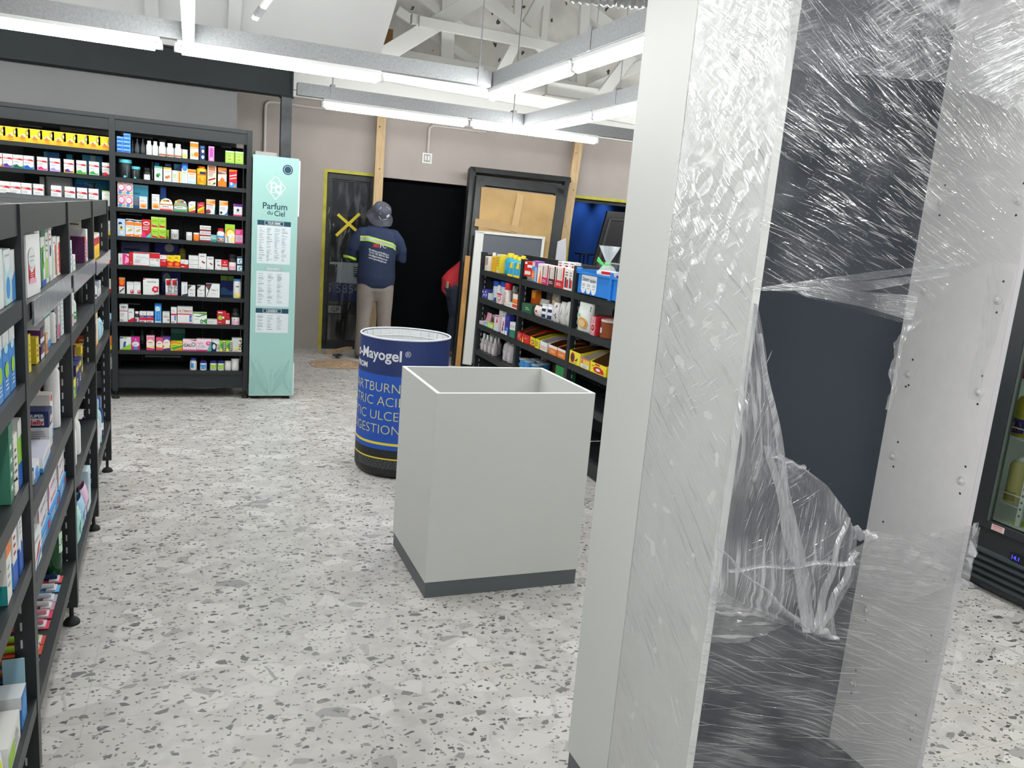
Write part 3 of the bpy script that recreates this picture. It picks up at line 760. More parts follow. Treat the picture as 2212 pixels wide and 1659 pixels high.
# --- second shelf
G(2, 130, 290, 500, 1, Bt('#1c2325', 'c', 'r .62 .05 .7 .95 #45606a;e .5 .1 .1 .08 c', 'jar', caph=.2), 'large dark jar with turquoise lid', 'jar')
G(2, 287, 390, 586, 1, Bt('#1c2325', 'c', 'r .3 .05 .38 .95 #6b7f86;e .4 .12 .14 .1 c', 'jar', caph=.22), 'small dark jar with turquoise lid', 'jar')
G(2, 425, 508, 602, 1, Bt('#1a1e20', 'K', 'r 0 .02 1 .75 W;e .7 .35 .12 .1 S', 'pill', caph=.22), 'black bottle with plain white label', 'bottle')
G(2, 512, 550, 535, 1, Bt('#0f1214', 'K', 'r .4 .1 .5 .8 V', 'slim'), 'thin glossy black bottle', 'bottle', dy=0.05)
G(2, 556, 610, 543, 1, C('n', 'r 0 .8 1 1 B'), 'navy carton behind green topped one', dy=0.09)
G(2, 675, 748, 553, 1, C('n', 'l .1 .86 .9 .96 1 b'), 'navy carton behind yellow topped one', dy=0.09)
G(2, 780, 866, 560, 1, C('#2d3f8c', 'p t 0 .7 1 1 0 1;r 0 .9 .4 1 b'), 'blue and teal carton behind white one', dy=0.09)
G(2, 553, 646, 585, 1, C('W', 'r 0 .87 1 1 #4fb08a;e .5 .4 .38 .24 E;e .42 .36 .2 .13 d;e .6 .44 .15 .1 G;l .1 .68 .9 .84 2 S;r 0 0 1 .06 E'), 'white carton with green leaf circle')
G(2, 658, 752, 598, 1, C('W', 'r 0 .87 1 1 A;e .5 .34 .4 .2 T;e .4 .3 .2 .1 M;e .65 .36 .16 .1 O;l .1 .62 .9 .82 2 S'), 'white carton with yellow top and nuts')
G(2, 758, 816, 632, 1, C('W', 'e .5 .55 .3 .16 g;e .5 .55 .18 .1 E;l .2 .1 .8 .25 2 S'), 'small white carton with green disc')
G(2, 817, 868, 640, 1, C('#d9e2b8', 'r .3 0 .75 1 o;r .4 .1 .65 .9 O'), 'narrow green carton with orange panel')
G(2, 870, 940, 548, 1, C('#dfe6ea', 'r 0 .74 1 1 B;e .5 .74 .42 .13 b;r .2 .05 .75 .5 E;r .2 .5 .75 .55 g'), 'tall white carton with blue top circle')
G(2, 941, 1036, 620, 1, C('W', 'r 0 .93 1 1 o;r 0 .75 1 .93 O;r .15 .62 .85 .7 o;w .2 .06 L;l .1 .35 .9 .55 2 S'), 'white carton with orange band')
G(2, 1042, 1162, 583, 1, Bt('#e6bd1f', 'O', 'r 0 .62 1 .72 O;r .3 .72 .95 .9 n;e .5 .35 .3 .2 O;l .2 .1 .8 .2 1 r', 'jar', caph=.13, capr=.72), 'wide yellow jar with orange cap', 'jar')
G(2, 1169, 1271, 570, 1, C('T', 'r .1 .75 .9 .97 M;r .1 .68 .9 .71 r;l .1 .45 .9 .66 3 r;p r .1 .3 .9 .42 .9 .34 .1 .22;l .1 .04 .5 .2 3 M;p K .5 .05 .9 .1 .9 .2'), 'tall cream carton with red print')
G(2, 1290, 1391, 600, 1, C('O', 'r 0 .9 1 1 #d9761a;p n .05 .66 .95 .72 .95 .86 .05 .8;p W 0 .25 .5 .4 1 .25 1 .66 0 .62;p O .2 .36 .5 .28 .8 .36 .5 .5;l .25 .54 .75 .6 1 S;t STRESS .5 .765 .08 W b'), 'orange carton with navy banner')
G(2, 1419, 1511, 625, 1, C('R', 'p O 0 .88 1 .94 1 1 0 1;p W .05 .6 .95 .7 .95 .76 .05 .66;p W .1 .45 .9 .53 .9 .58 .1 .5;w .26 .04 b;e .75 .08 .15 .06 O;e .3 .2 .15 .08 W'), 'red carton with white slanted stripes')
# --- third shelf
for i in range(2):
    for j in range(2):
        G(2, 128 + 89 * i, 216 + 89 * i, 930, 2, C('#e8d3d6', 'r 0 .86 1 1 #c9a9ab;e .5 .55 .44 .3 P;e .48 .57 .36 .22 W;e .35 .16 .25 .13 b;p g .6 .1 .95 .1 .95 .3;l .3 .5 .7 .64 2 p', 0.06), f'pink printed carton, {["lower", "upper"][j]} {["left", "right"][i]} of four', hfix=0.0985, dz=0.0995 * j)
G(2, 308, 483, 800, 2, lambda w_, h: bx(w_, h, 0.05, '#3fa3c4', 'r 0 .9 1 1 #7cc4d8;e .2 .25 .36 .24 #7d8aa0;r 0 0 1 .12 #27648f;t care .25 .64 .1 n', name='refill_bag'), 'large turquoise bag with a curved grey patch', 'bag', dy=0.07)
for i, (xa, xb, yt) in enumerate(((380, 470, 935), (523, 612, 908))):
    G(2, xa, xb, yt, 2, C('W', 'r 0 .86 1 .9 S;r .1 .12 .9 .42 o;e .5 .2 .35 .1 O;l .12 .55 .8 .75 2 S;r 0 .02 1 .05 V'), f'white carton with apricot picture, {["shorter", "taller"][i]} one')
G(2, 618, 692, 818, 2, C('n', 'r .1 .4 .9 .95 B;r .3 .1 .7 .2 V;l .25 .6 .75 .8 2 n'), 'dark blue carton standing at the back', dy=0.12)
for i, (xa, xb, yt, c1, c2, c3) in enumerate(((613, 770, 955, '#e9e4de', 'R', 'O'), (776, 937, 968, '#9aa2a0', 'G', 'g'))):
    def arch(w_, h, c1=c1, c2=c2, c3=c3):
        mb = MB(); P = [(-w_ / 2, 0, 0), (w_ / 2, 0, 0), (w_ / 2, 0, h * .45), (w_ * .46, 0, h * .5)] + [(w_ * .46 * cos(a), 0, h * .55 + h * .45 * sin(a)) for a in [pi * k / 10 for k in range(11)]] + [(-w_ * .46, 0, h * .5), (-w_ / 2, 0, h * .45)]
        mb.prism(P, (0, 0.05, 0), pc(c1)); front(mb, f'r .1 .74 .26 .86 Y;r .27 .74 .44 .88 O;r .45 .74 .6 .88 G;r .6 .74 .72 .88 R;e .8 .8 .08 .07 W;r .04 0 .96 .12 {c2};e .5 .32 .46 .13 W;l .2 .28 .75 .38 1 k;r .04 .47 .96 .53 {c3}', w_, h)
        return mb.build('arched_carton')
    G(2, xa, xb, yt, 2, arch, ['white and red carton with rounded top', 'grey and green carton with rounded top'][i])
G(2, 948, 1029, 990, 2, C('W', 'p n 0 .86 .4 1 0 1;p Y 0 .15 1 .52 1 .62 0 .3;p g 0 .08 1 .42 1 .52 0 .18;p R 0 0 1 0 1 .25 0 .06;l .1 .62 .8 .76 2 S'), 'white carton with rainbow diagonal')
G(2, 1053, 1133, 1000, 2, C('#c7303a', 'r 0 .9 .4 1 n;p Y 0 .2 1 .55 1 .66 0 .34;p g 0 .1 1 .42 1 .54 0 .2;p O 0 0 1 0 1 .4 0 .08;l .2 .66 .85 .78 1 W'), 'crimson carton with yellow diagonal')
G(2, 1155, 1258, 968, 2, C('W', 'r 0 .66 1 .96 o;p O .3 .8 1 .7 1 .96;r 0 .6 .8 .64 R;e .2 .16 .3 .14 k;e .25 .22 .2 .1 R;p t .9 0 1 0 1 .6;l .1 .38 .8 .55 2 S'), 'white carton with orange top and teal edge')
G(2, 1306, 1406, 985, 2, C('W', 'r 0 .66 1 .96 o;p O .3 .8 1 .7 1 .96;p B .55 0 1 .06 1 .5 .9 .2;e .22 .16 .14 .09 n;l .1 .38 .8 .58 2 S'), 'white carton with orange top, blue swoosh')
G(2, 1472, 1570, 1022, 2, C('W', 'r 0 .78 1 1 U;r 0 0 1 .12 P;e .5 .5 .16 .12 k;l .2 .22 .8 .34 1 S;r .05 .82 .2 .96 R'), 'white and purple carton at the end')
# --- fourth shelf
G(2, 125, 216, 1193, 3, C('#b9d3f0', 'e .36 .72 .24 .1 n;e .4 .62 .2 .08 T;p Y .2 .32 .75 .36 .6 .56 .35 .55;e .5 .5 .12 .08 k;r .3 .1 .7 .3 W'), 'pale blue carton with child picture')
for i, (xa, xb, yt) in enumerate(((220, 318, 1195), (319, 408, 1206))):
    G(2, xa, xb, yt, 3, C('W', 'r 0 .9 1 1 W;p n 0 .86 .5 .92 1 .86 1 .96 0 .96;r 0 .66 1 .84 O;p O 0 0 1 0 1 .16 0 .1;p A .2 .28 .8 .44 .85 .5 .3 .4;p G .2 .26 .8 .4 .7 .34;l .15 .54 .85 .62 1 S;e .75 .06 .1 .04 W'), f'orange and white carton with pods, {["left", "right"][i]} of pair')
G(2, 409, 513, 1200, 3, C('R', 'e .5 .78 .36 .1 W;e .5 .77 .28 .05 R;l .1 .5 .9 .62 2 W;p P 0 0 .5 0 .3 .3 0 .34;p c .4 0 1 0 1 .3;r .1 .42 .7 .46 W'), 'tall red carton with white badge')
n_ = 0
for i, (xa, xb) in enumerate(((516, 603), (604, 690))):
    for j in range(2):
        G(2, xa, xb, 1320, 3, C('#9cc83c', 'r 0 .86 1 1 #bfe06a;p R .1 .3 .9 .12 .9 .04 .1 .06;l .2 .2 .8 .3 1 W;r .2 .6 .8 .66 #6fa02a', 0.09), f'lime carton with red dash, {["lower", "upper"][j]} {["left", "right"][i]} of four', hfix=0.0835, dz=0.0845 * j)
G(2, 692, 724, 1322, 3, C('#9cc83c', 'r 0 .86 1 1 #bfe06a;p R .1 .3 .9 .12 .9 .04 .1 .06', 0.07), 'lime carton tucked behind the green stack', dy=0.05)
G(2, 743, 836, 1318, 3, Bt('#c9cdd0', 'W', 'r 0 .1 1 .9 S;e .6 .5 .2 .2 M;l .1 .5 .5 .7 2 k', 'jar', caph=.2), 'silver jar with white lid', 'jar')
G(2, 920, 991, 1347, 3, Bt('W', 'W', 'r 0 .1 1 .85 V;l .2 .2 .8 .7 3 s', 'jar', caph=.2), 'small white jar with grey text', 'jar')
G(2, 1005, 1078, 1354, 3, Bt('O', 'W', 'l .3 .35 .7 .65 2 n', 'jar', caph=.2), 'orange jar with white lid', 'jar')
for k in range(3):
    G(2, 1081 - k, 1208, 1345, 3, C('W', 'r 0 0 1 .22 r;t UPLAFTIN .55 .6 .3 k;r 0 .22 1 .26 R', 0.05), f'flat white carton with dark red edge, {["bottom", "middle", "top"][k]} of stack', hfix=0.0415, dz=0.0422 * k)
G(2, 1206, 1276, 1380, 3, C('#6fb3b0', 'r 0 0 1 .3 #3d8580;r .1 .5 .9 .56 W;l .1 .65 .8 .85 2 W'), 'small teal carton')
G(2, 1277, 1368, 1304, 3, Bt('W', 'R', 'r 0 .55 1 .75 b;e .5 .3 .4 .22 n;e .5 .3 .26 .14 O;r 0 .06 1 .12 n', 'pill', caph=.18, capr=.76), 'white bottle with red cap', 'bottle')
G(2, 1372, 1486, 1257, 3, C('W', 'p g 0 .5 1 .3 1 1 0 1;e .5 .5 .46 .28 O;e .55 .46 .4 .25 y;r .3 0 1 .5 W;T tonic .25 .2 .12 k;e .8 .2 .2 .16 y'), 'tall white carton with orange arc')
G(2, 1489, 1579, 1317, 3, C('#e59ac0', 'r 0 .62 1 1 P;l .1 .68 .9 .94 3 p;e .5 .36 .36 .2 #b5a0b0;r 0 0 1 .1 P'), 'pink carton at the end')
# --- fifth shelf
G(2, 135, 259, 1597, 4, C('W', 'p P .4 0 1 0 1 .8 .7 1 .4 1;p p .6 .1 1 .3 1 .6 .7 .8;T flora .2 .5 .14 P'), 'white carton with magenta swirls')
G(2, 262, 306, 1580, 4, C('R', 'l .2 .2 .8 .26 1 W'), 'narrow red carton side')
G(2, 307, 496, 1582, 4, C('W', 'r 0 .92 1 1 R;t Benylan .5 .66 .15 S;e .85 .63 .09 .12 S;e .84 .65 .08 .1 W;l .1 .2 .6 .5 3 S;r 0 0 1 .04 R'), 'wide white carton with red edges')
G(2, 498, 618, 1590, 4, C('W', 'r 0 .6 1 1 R;l .1 .45 .6 .56 1 S;e .75 .48 .14 .07 S;r 0 .1 .5 .13 S'), 'white carton with wide red top')
def z3(x): return (x / 5.028) * 5.353
def G3(xa, xb, yt, sh, f, desc, cat='box', **k): return G(3, xa, xb, yt, sh, f, desc, cat, **k)
G3(580, 656, 5, 4, C('R', 'r 0 .65 1 1 W;p k .1 .8 .3 .94 .3 .86;p W .1 .5 .8 .56 .8 .46;r 0 0 1 .1 r'), 'red carton with white top')
for i, (xa, xb) in enumerate(((658, 731), (732, 804))):
    G3(xa, xb, 10, 4, C('Y', 'w .5 .04 R;l .15 .72 .85 .9 2 k;e .5 .28 .35 .14 O;r 0 0 1 .08 O'), f'yellow carton with red lower half, {["left", "right"][i]} one')
G3(805, 888, 58, 4, C('W', 'w .5 .05 R;l .15 .65 .85 .85 2 S;r .1 .1 .5 .2 W'), 'low white carton with red wave')
for k in range(3):
    G3(893, 998, 60, 4, C('W', 'r 0 0 1 .06 S;l .1 .35 .6 .6 1 S;r 0 .92 1 1 V', 0.06), f'flat white carton, {["bottom", "middle", "top"][k]} of the white stack', hfix=0.0345, dz=0.0352 * k)
for i, (xa, xb, yt) in enumerate(((1001, 1086, -8), (1090, 1166, 25), (1181, 1248, 55))):
    G3(xa, xb, yt, 4, C('W', 'l .2 .78 .85 .88 1 k;p r .4 .5 .9 .42 .7 .36;e .5 .48 .12 .05 r;e .7 .42 .14 .05 r;r .15 .08 .3 .12 R;r 0 .9 1 .93 V'), f'white carton with red berries, {["tallest", "middle height", "shortest"][i]} one')
G3(1250, 1321, 60, 4, C('R', 'p W .4 .72 .6 .72 .5 .85;l .15 .45 .85 .62 1 W;r 0 .26 1 .3 W;r 0 0 1 .26 V'), 'small red carton with white arrow')
G3(1323, 1416, 0, 4, Bt('#1a1a1c', 'K', 'r 0 .05 1 .85 #e8dcdc;r .1 .15 .9 .45 p', 'pill', caph=.2), 'dark bottle with pale pink label', 'bottle')
for k in range(2):
    G3(1420, 1476, 60, 4, C('#dfeaf0', 'r 0 .78 1 1 n;e .7 .35 .4 .3 t;e .72 .33 .25 .2 W', 0.06), f'small white carton with teal disc, {["lower", "upper"][k]} one', hfix=0.058, dz=0.059 * k)
G(2, 165, 496, 1462, 4, lambda w_, h: bx(w_, h, 0.12, '#5a5f96', 'r .05 .2 .95 .9 #6d72a8;l .1 .5 .8 .8 1 n', name='plastic_case'), 'violet clear plastic case at the back', 'case', dy=0.26, bay='right')
G(2, 838, 920, 1490, 4, Bt('#7f7a2a', 'K', 'r 0 .2 1 .8 #8f8a3a', 'slim'), 'olive green bottle at the back', 'bottle', dy=0.2)
G(2, 560, 836, 1480, 4, C('#26318f', 'e .6 .8 .2 .2 V;r 0 .1 1 .2 #3b4bb0', 0.1), 'wide blue carton at the back', dy=0.28)
# --- sixth shelf
G3(133, 196, 253, 5, C('#e8e0dc', 'r 0 .45 1 1 R;e .5 .72 .4 .2 O;r 0 .88 1 1 O;p k .1 .05 .9 .3 .9 .4 .1 .15'), 'narrow carton with orange sun')
for i, (xa, xb) in enumerate(((219, 294), (296, 370))):
    G3(xa, xb, 300, 5, C('W', 'l .1 .75 .9 .86 1 S;e .75 .2 .25 .17 R;e .72 .25 .12 .1 p;r 0 .93 1 1 V'), f'white carton with small red splash, {["left", "right"][i]} one')
G3(396, 569, 263, 5, C('W', 'p R 0 .9 .2 1 0 1;t SinuMed .55 .82 .1 k;p R .55 .35 .62 .48 .68 .52 .75 .56 .85 .52 .95 .55 .98 .4 .94 .3 .98 .2 .85 .18 .75 .12 .68 .2 .6 .22;e .78 .36 .1 .1 p;p k .6 0 1 .06 1 0;l .1 .55 .4 .6 1 S'), 'wide white carton with red splash')
for i, (xa, xb) in enumerate(((641, 706), (708, 773))):
    G3(xa, xb, 267, 5, C('W', 'r .1 .62 .9 .94 R;p r .2 .7 .8 .9 .8 .7;T Allergex .5 .35 .3 k;r 0 0 1 .06 R;p K .4 .95 1 1 1 .93'), f'upright white carton with red panel, {["left", "right"][i]} one')
G3(814, 880, 302, 5, C('W', 'p k 0 0 1 0 1 .2 .2 .12;T nova .55 .5 .18 S;r 0 .93 1 1 V'), 'white carton with black foot')
for i, (xa, xb) in enumerate(((886, 966), (986, 1068))):
    G3(xa, xb, 336, 5, C('W', 'p k 0 .6 .5 1 0 1;t Mac-T .6 .6 .14 k;l .2 .2 .8 .36 1 S;p s .2 .8 .5 1 .6 1'), f'white carton with black corner, {["left", "right"][i]} one')
G3(1079, 1231, 318, 5, C('W', 'p k 0 0 .06 0 .45 1 0 1;p W 0 0 .03 0 .2 .5 0 .8;t Mac-T .65 .55 .13 k;l .4 .25 .8 .32 1 S;e .15 .75 .08 .08 R'), 'wide white carton with black wedge')
G3(1380, 1468, 268, 5, Bt('W', 'b', 'r .3 .72 .7 .78 k;l .15 .5 .85 .62 2 S;e .6 .2 .4 .18 Y;e .6 .2 .22 .1 y', 'spray', caph=.09), 'tall white canister with blue lid', 'canister')
G3(600, 805, 190, 5, C('#27368f', 'e .25 .7 .2 .25 S;r .05 .05 .95 .2 n', 0.1), 'blue carton with grey picture at the back', dy=0.27)
G3(1240, 1385, 230, 5, C('#2b3c9a', 'r 0 .75 .5 1 g;r .55 .75 1 1 g;w .3 .1 #4a86c8', 0.1), 'blue and green carton at the back', dy=0.24)
# --- seventh shelf
G3(141, 231, 540, 6, C('W', 'r 0 .92 1 1 V;t Alpha .5 .86 .09 n b;r 0 .6 1 .64 R;l .1 .68 .9 .78 2 S;l .1 .3 .8 .52 3 S;r .1 .08 .4 .11 R'), 'tall white carton with red line')
G3(236, 299, 592, 6, C('W', 'p R 0 0 1 0 1 .36 0 .12;l .1 .7 .8 .82 1 k;r 0 .93 1 1 V'), 'white carton with red slanted foot')
G3(303, 356, 620, 6, Bt('#3a2222', 'W', 'r 0 .05 1 .72 #dcc8d8;r .1 .1 .5 .5 U', 'pill', caph=.2), 'small brown medicine bottle', 'bottle')
for i, (xa, xb) in enumerate(((358, 432), (435, 511))):
    G3(xa, xb, 620, 6, C('W', 'r 0 .44 1 .64 U;r 0 .2 1 .42 R;p k .42 .76 .58 .76 .5 .86;l .1 .5 .8 .56 1 W;r .1 .04 .7 .12 P'), f'white carton with purple band, {["left", "right"][i]} of the pair')
G3(523, 596, 535, 6, C('#4f9adf', 'r 0 .9 1 1 B;e .45 .72 .36 .14 L;r .35 .12 .75 .6 B;r .42 .16 .7 .56 #4f9adf;r 0 0 1 .08 L'), 'tall bright blue carton')
G3(608, 686, 623, 6, C('W', 'r .1 .52 .9 .57 r;r .72 .18 .86 .34 n;l .1 .62 .8 .8 2 S;r 0 .93 1 1 V'), 'small white carton with maroon line')
G3(700, 763, 573, 6, C('W', 'r 0 .5 1 .6 R;l .15 .68 .8 .86 2 S;r .62 .18 .82 .48 B;r .1 .05 .6 .08 R'), 'slim white carton with red band')
G3(770, 936, 566, 6, C('W', 'r 0 .52 1 .58 R;t ULTIMAG .5 .75 .13 M b;l .15 .6 .85 .66 1 S;r .8 .12 .94 .5 B;T max .87 .3 .08 W;r 0 0 1 .03 R;r 0 .92 1 1 V'), 'wide white carton lettered in red and grey')
G3(937, 1091, 630, 6, C('#e3ece6', 'W .86 .04 #5f9a3a;p d 0 .72 .4 .6 1 .84 1 .9 .4 .68;e .62 .22 .1 .18 d;e .62 .22 .05 .09 W;p G .66 .3 1 0 1 .5;l .1 .35 .5 .5 1 S'), 'white carton with green curve')
G3(1092, 1203, 706, 6, C('W', 'l .1 .3 .7 .7 2 S;r 0 .9 1 1 V'), 'low flat white carton')
G3(1203, 1300, 614, 6, C('#b5262e', 'r .1 .85 .6 .93 W;e .4 .5 .32 .16 g;r .5 .4 .85 .66 #a01a22;r .55 .45 .8 .6 W;l .1 .12 .6 .2 1 W'), 'red carton with green oval')
G3(1292, 1346, 640, 6, Bt('#a3202a', 'R', 'r 0 .15 1 .7 W;l .2 .3 .8 .6 2 R', 'pill', caph=.22), 'small red bottle', 'bottle', dy=-0.015)
G3(1353, 1455, 588, 6, Bt('#16181a', 'K', 'r 0 .02 1 .78 #e6dede;r .2 .12 .9 .4 p;e .4 .55 .06 .06 k', 'pill', caph=.22, capr=.7), 'large black jar with white label', 'jar')
# --- eighth shelf
G3(143, 268, 900, 7, C('W', 'p g 0 0 1 0 1 .5 .5 .3;p g .3 1 .7 1 .5 .86;p B .28 .2 .5 .26 .55 .7 .35 .64;r 0 .92 .3 1 B'), 'white carton with green corner and blue block')
G3(271, 361, 896, 7, C('#c4308a', 'e .5 .45 .45 .2 W;e .5 .12 .3 .1 b;p p .4 .75 .6 .75 .5 .9;l .25 .35 .75 .5 2 b'), 'magenta carton with white oval')
G3(433, 523, 882, 7, C('#e6829f', 'e .5 .45 .5 .3 #efe2d2;r 0 .95 1 1 W;p P 0 0 1 0 1 .12 0 .2;p y 0 .2 1 .12 1 .2 0 .28;l .2 .5 .8 .6 1 k'), 'tall rose carton with cream oval')
G3(538, 613, 903, 7, C('#cf4f78', 'e .5 .45 .5 .3 #efe2d2;p O 0 .12 1 .16 1 .24 0 .26;l .2 .5 .8 .6 1 k'), 'small rose carton with cream oval')
G3(613, 693, 893, 7, C('#5b3f8c', 'e .5 .5 .5 .32 #efe2d2;p y 0 .12 1 .2 1 .28 0 .24;l .2 .55 .8 .62 1 k;p U 0 0 1 0 1 .14 0 .1'), 'purple carton with cream oval')
G3(697, 826, 944, 7, C('#c9d22e', 'p O 0 1 .4 1 1 .8 1 .72 .3 .8 0 .7;p G 0 .3 1 .6 1 .4 .2 .1;p O .2 0 1 0 1 .3;l .1 .5 .7 .62 1 d'), 'low yellow and green carton')
G3(829, 978, 923, 7, C('#eed9e2', 'r 0 0 1 .14 #d98fb8;t Calci .2 .76 .16 p;t CAL .34 .5 .24 k b;e .78 .58 .16 .2 s;e .78 .58 .09 .12 #eed9e2;r .05 .05 .95 .1 P;p r .5 .95 .95 .9 1 1'), 'pink carton with grey ring, lettered CAL')
G3(979, 1141, 920, 7, C('#efd9e4', 'r 0 0 .8 .12 P;t opti .25 .7 .18 P;t CAL .36 .42 .22 #4fb0a8;e .8 .66 .17 .17 P;e .8 .68 .08 .09 p;p #58a89c .7 0 1 0 1 .9 .9 .6;l .05 .2 .6 .28 1 p'), 'pink and teal carton lettered CAL')
G3(1145, 1226, 925, 7, C('W', 'p n 0 0 .6 0 .7 .6 .3 .76 0 .8;e .3 .4 .22 .22 W;r 0 .88 1 1 V;T femi .82 .4 .2 k'), 'white carton with navy curl')
for i, (xa, xb) in enumerate(((1226, 1292), (1293, 1366))):
    G3(xa, xb, 938, 7, C('#8fc63c', 'e .5 .5 .3 .3 G;p y 0 0 .6 0 .3 .4;r .65 0 1 1 T;T KIDDIX .82 .5 .26 k b'), f'bright green carton, {["left", "right"][i]} of the pair')
G3(1363, 1471, 908, 7, C('#c9d3d0', 'r 0 .9 1 1 V;p y .1 .1 .8 .2 .8 .5;r .7 0 1 1 T;T CAL-4 .84 .5 .2 k b'), 'grey carton with pale yellow patch')
for i, x in enumerate((255, 365, 475, 585)):
    G3(x, x + 42, 790, 7, Bt('#3f6f60', 'K', 'r 0 .3 1 .7 #7fa596', 'slim'), f'dim green bottle at the back, {ORD[i]} of four', 'bottle', dy=0.3)
G3(700, 855, 800, 7, C('#3f8f80', 'r 0 .7 1 .95 #6fb8a8;r 0 0 1 .25 S', 0.06), 'teal carton at the back', dy=0.3)
# --- bottom deck
G3(905, 983, 1128, 8, Bt('W', '#2a3aa0', 'r .1 .3 .55 .95 b;l .6 .3 .9 .9 3 S', 'pill', caph=.17, capr=.8), 'white bottle with blue cap', 'bottle')
for i, (xa, xb, c) in enumerate(((1015, 1091, 'b'), (1125, 1202, 'g'), (1208, 1281, 'g'))):
    G3(xa, xb, 1155, 8, Bt('W', '#2a2f78', f'r 0 .2 1 .9 {c};e .4 .25 .4 .3 W;l .2 .5 .8 .75 1 W', 'jar', caph=.26, capr=.96), ['white jar with sky blue label', 'white jar with green label, left of two', 'white jar with green label, right of two'][i], 'jar')
G3(1285, 1358, 1160, 8, Bt('#d9d9d6', 'W', 'l .2 .2 .8 .7 3 S', 'jar', caph=.12), 'plain white tub, smaller of two', 'tub')
G3(1357, 1445, 1135, 8, Bt('#dcdcd9', 'W', 'l .2 .25 .8 .75 4 S', 'jar', caph=.16, capr=1.05), 'plain white tub, larger of two', 'tub')

# --- left bay: the yellow row, built once and copied
edges = [(-97, 48), (50, 198), (200, 344), (346, 489), (491, 631), (633, 771), (773, 907), (909, 1045), (1047, 1184), (1186, 1322)]
first = None
for i, (xa, xb) in enumerate(edges):
    a, b = wx(1, xa, 480), wx(1, xb, 480); yt = 392 + i * 14.6
    if first is None:
        h = wx(1, 1254, 528).z - SZ[0]
        first = bx(0.0935, h, 0.11, '#f2cf1d', 'w .3 .05 #eeb52a;p W .15 .5 .8 .36 .55 .28;p T .2 .4 .6 .6 .7 .32;e .5 .3 .2 .1 O;p M .3 .42 .55 .36 .5 .5;e .8 .66 .1 .19 #6b5a52;e .8 .66 .055 .14 #e9d9a0;r .3 .1 .7 .16 #d89a1a;r 0 .93 1 1 #f6dd5a', sdeco=None); o = first
    else: o = copy_tree(first)
    put(o, ((a.x + b.x) / 2, YG, SZ[0]), 0, f'bright yellow carton, {ORD[9 - i]} from the right in the yellow row', 'box', 'yellow cartons on the top shelf')
cols = [('O', 'o'), ('u', 'U'), ('t', 'd'), ('b', 'B'), ('p', 'P'), ('#d9b8dc', 'u'), ('Y', 'U'), ('g', 'G'), ('E', 'G'), ('k', 'R')]
cn = ['orange', 'violet', 'teal', 'blue', 'pink', 'lilac', 'yellow', 'green', 'pale green', 'black and red']
for i, (xa, xb, yt) in enumerate(((-98, 20, 718), (28, 146, 730), (150, 271, 743), (277, 397, 755), (439, 562, 770), (591, 714, 785), (759, 879, 799), (910, 1029, 812), (1062, 1181, 825), (1217, 1331, 838))):
    c1, c2 = cols[i]
    G(1, xa, xb, yt, 1, C('W', f'p R 0 .74 .85 .74 1 .66 .95 .6 .6 .62 0 .66;r .06 .68 .5 .71 W;w .2 .06 {c1};p {c2} .1 .2 .4 .3 .7 .1 .9 .16 .9 .04 .1 .04;l .1 .4 .7 .54 2 S', 0.05), f'white carton with red crescent and {cn[i]} foot', group=None)
for i, (xa, xb, yt) in enumerate(((-140, -12, 1098), (-8, 118, 1105), (120, 246, 1115), (250, 373, 1126), (394, 516, 1137), (607, 731, 1152), (771, 896, 1166), (917, 1040, 1178), (1057, 1174, 1188))):
    G(1, xa, xb, yt, 2, C('W', 'p R 0 .74 .85 .74 1 .66 .95 .6 .6 .62 0 .66;r .06 .68 .5 .71 W;w .2 .06 S;l .1 .4 .7 .54 2 S', 0.05), '', full=f'white carton with red crescent, {ORD[8 - i]} from the right, third shelf of left wall bay', hfix=0.123)
G(1, 1216, 1332, 1174, 2, C('#e6e9e2', 'r 0 .9 1 1 #a9c070;e .5 .72 .22 .1 S;e .5 .7 .16 .07 W;l .2 .3 .8 .5 3 S;p O .1 .05 .3 .1 .2 .14'), 'white carton with olive top')
G(1, 520, 707, 712, 1, C('#3c86cf', 'r 0 .6 .2 1 c;l .3 .4 .9 .6 2 B;w .3 .1 #2a66b8', 0.1, name='tissue_pack'), 'blue tissue pack at the back', 'pack', dy=0.25)
G(1, 790, 862, 738, 1, C('#3fb0d0', 'r .1 .3 .9 .6 L', 0.1, name='tissue_pack'), 'narrow turquoise pack at the back', 'pack', dy=0.25)
G(1, 982, 1222, 752, 1, C('#45b3d8', 'r .4 .4 .65 1 L;w .3 .1 #2f8fbf', 0.1, name='tissue_pack'), 'wide turquoise pack at the back', 'pack', dy=0.25)
G(1, 470, 530, 1005, 2, C('#c9cccb', 'l .2 .3 .8 .8 4 S', 0.08), 'plain grey carton at the back', dy=0.25)
G(1, 532, 862, 1010, 2, lambda w_, h: pouch(w_, h, 0.07, '#c3c6c8', 'e .3 .62 .12 .1 #3f5f8f;e .31 .65 .1 .07 V;p S .4 .55 .7 .72 .66 .78;r .2 .3 .55 .36 b'), 'soft white wipes pack at the back', 'pack', dy=0.2)
G(1, 864, 1332, 1040, 2, lambda w_, h: pouch(w_, h, 0.08, '#3f9fcf', 'e .12 .6 .1 .2 B;l .3 .7 .7 .9 3 L;e .3 .5 .2 .3 B'), 'large blue soft pack at the back', 'pack', dy=0.23)
G(1, 1046, 1178, 1072, 2, lambda w_, h: pump(w_, h, '#4a4c52', 'r 0 .1 1 .6 #5c5e64', 'K'), 'dark grey pump bottle at the back', 'bottle', dy=0.1)
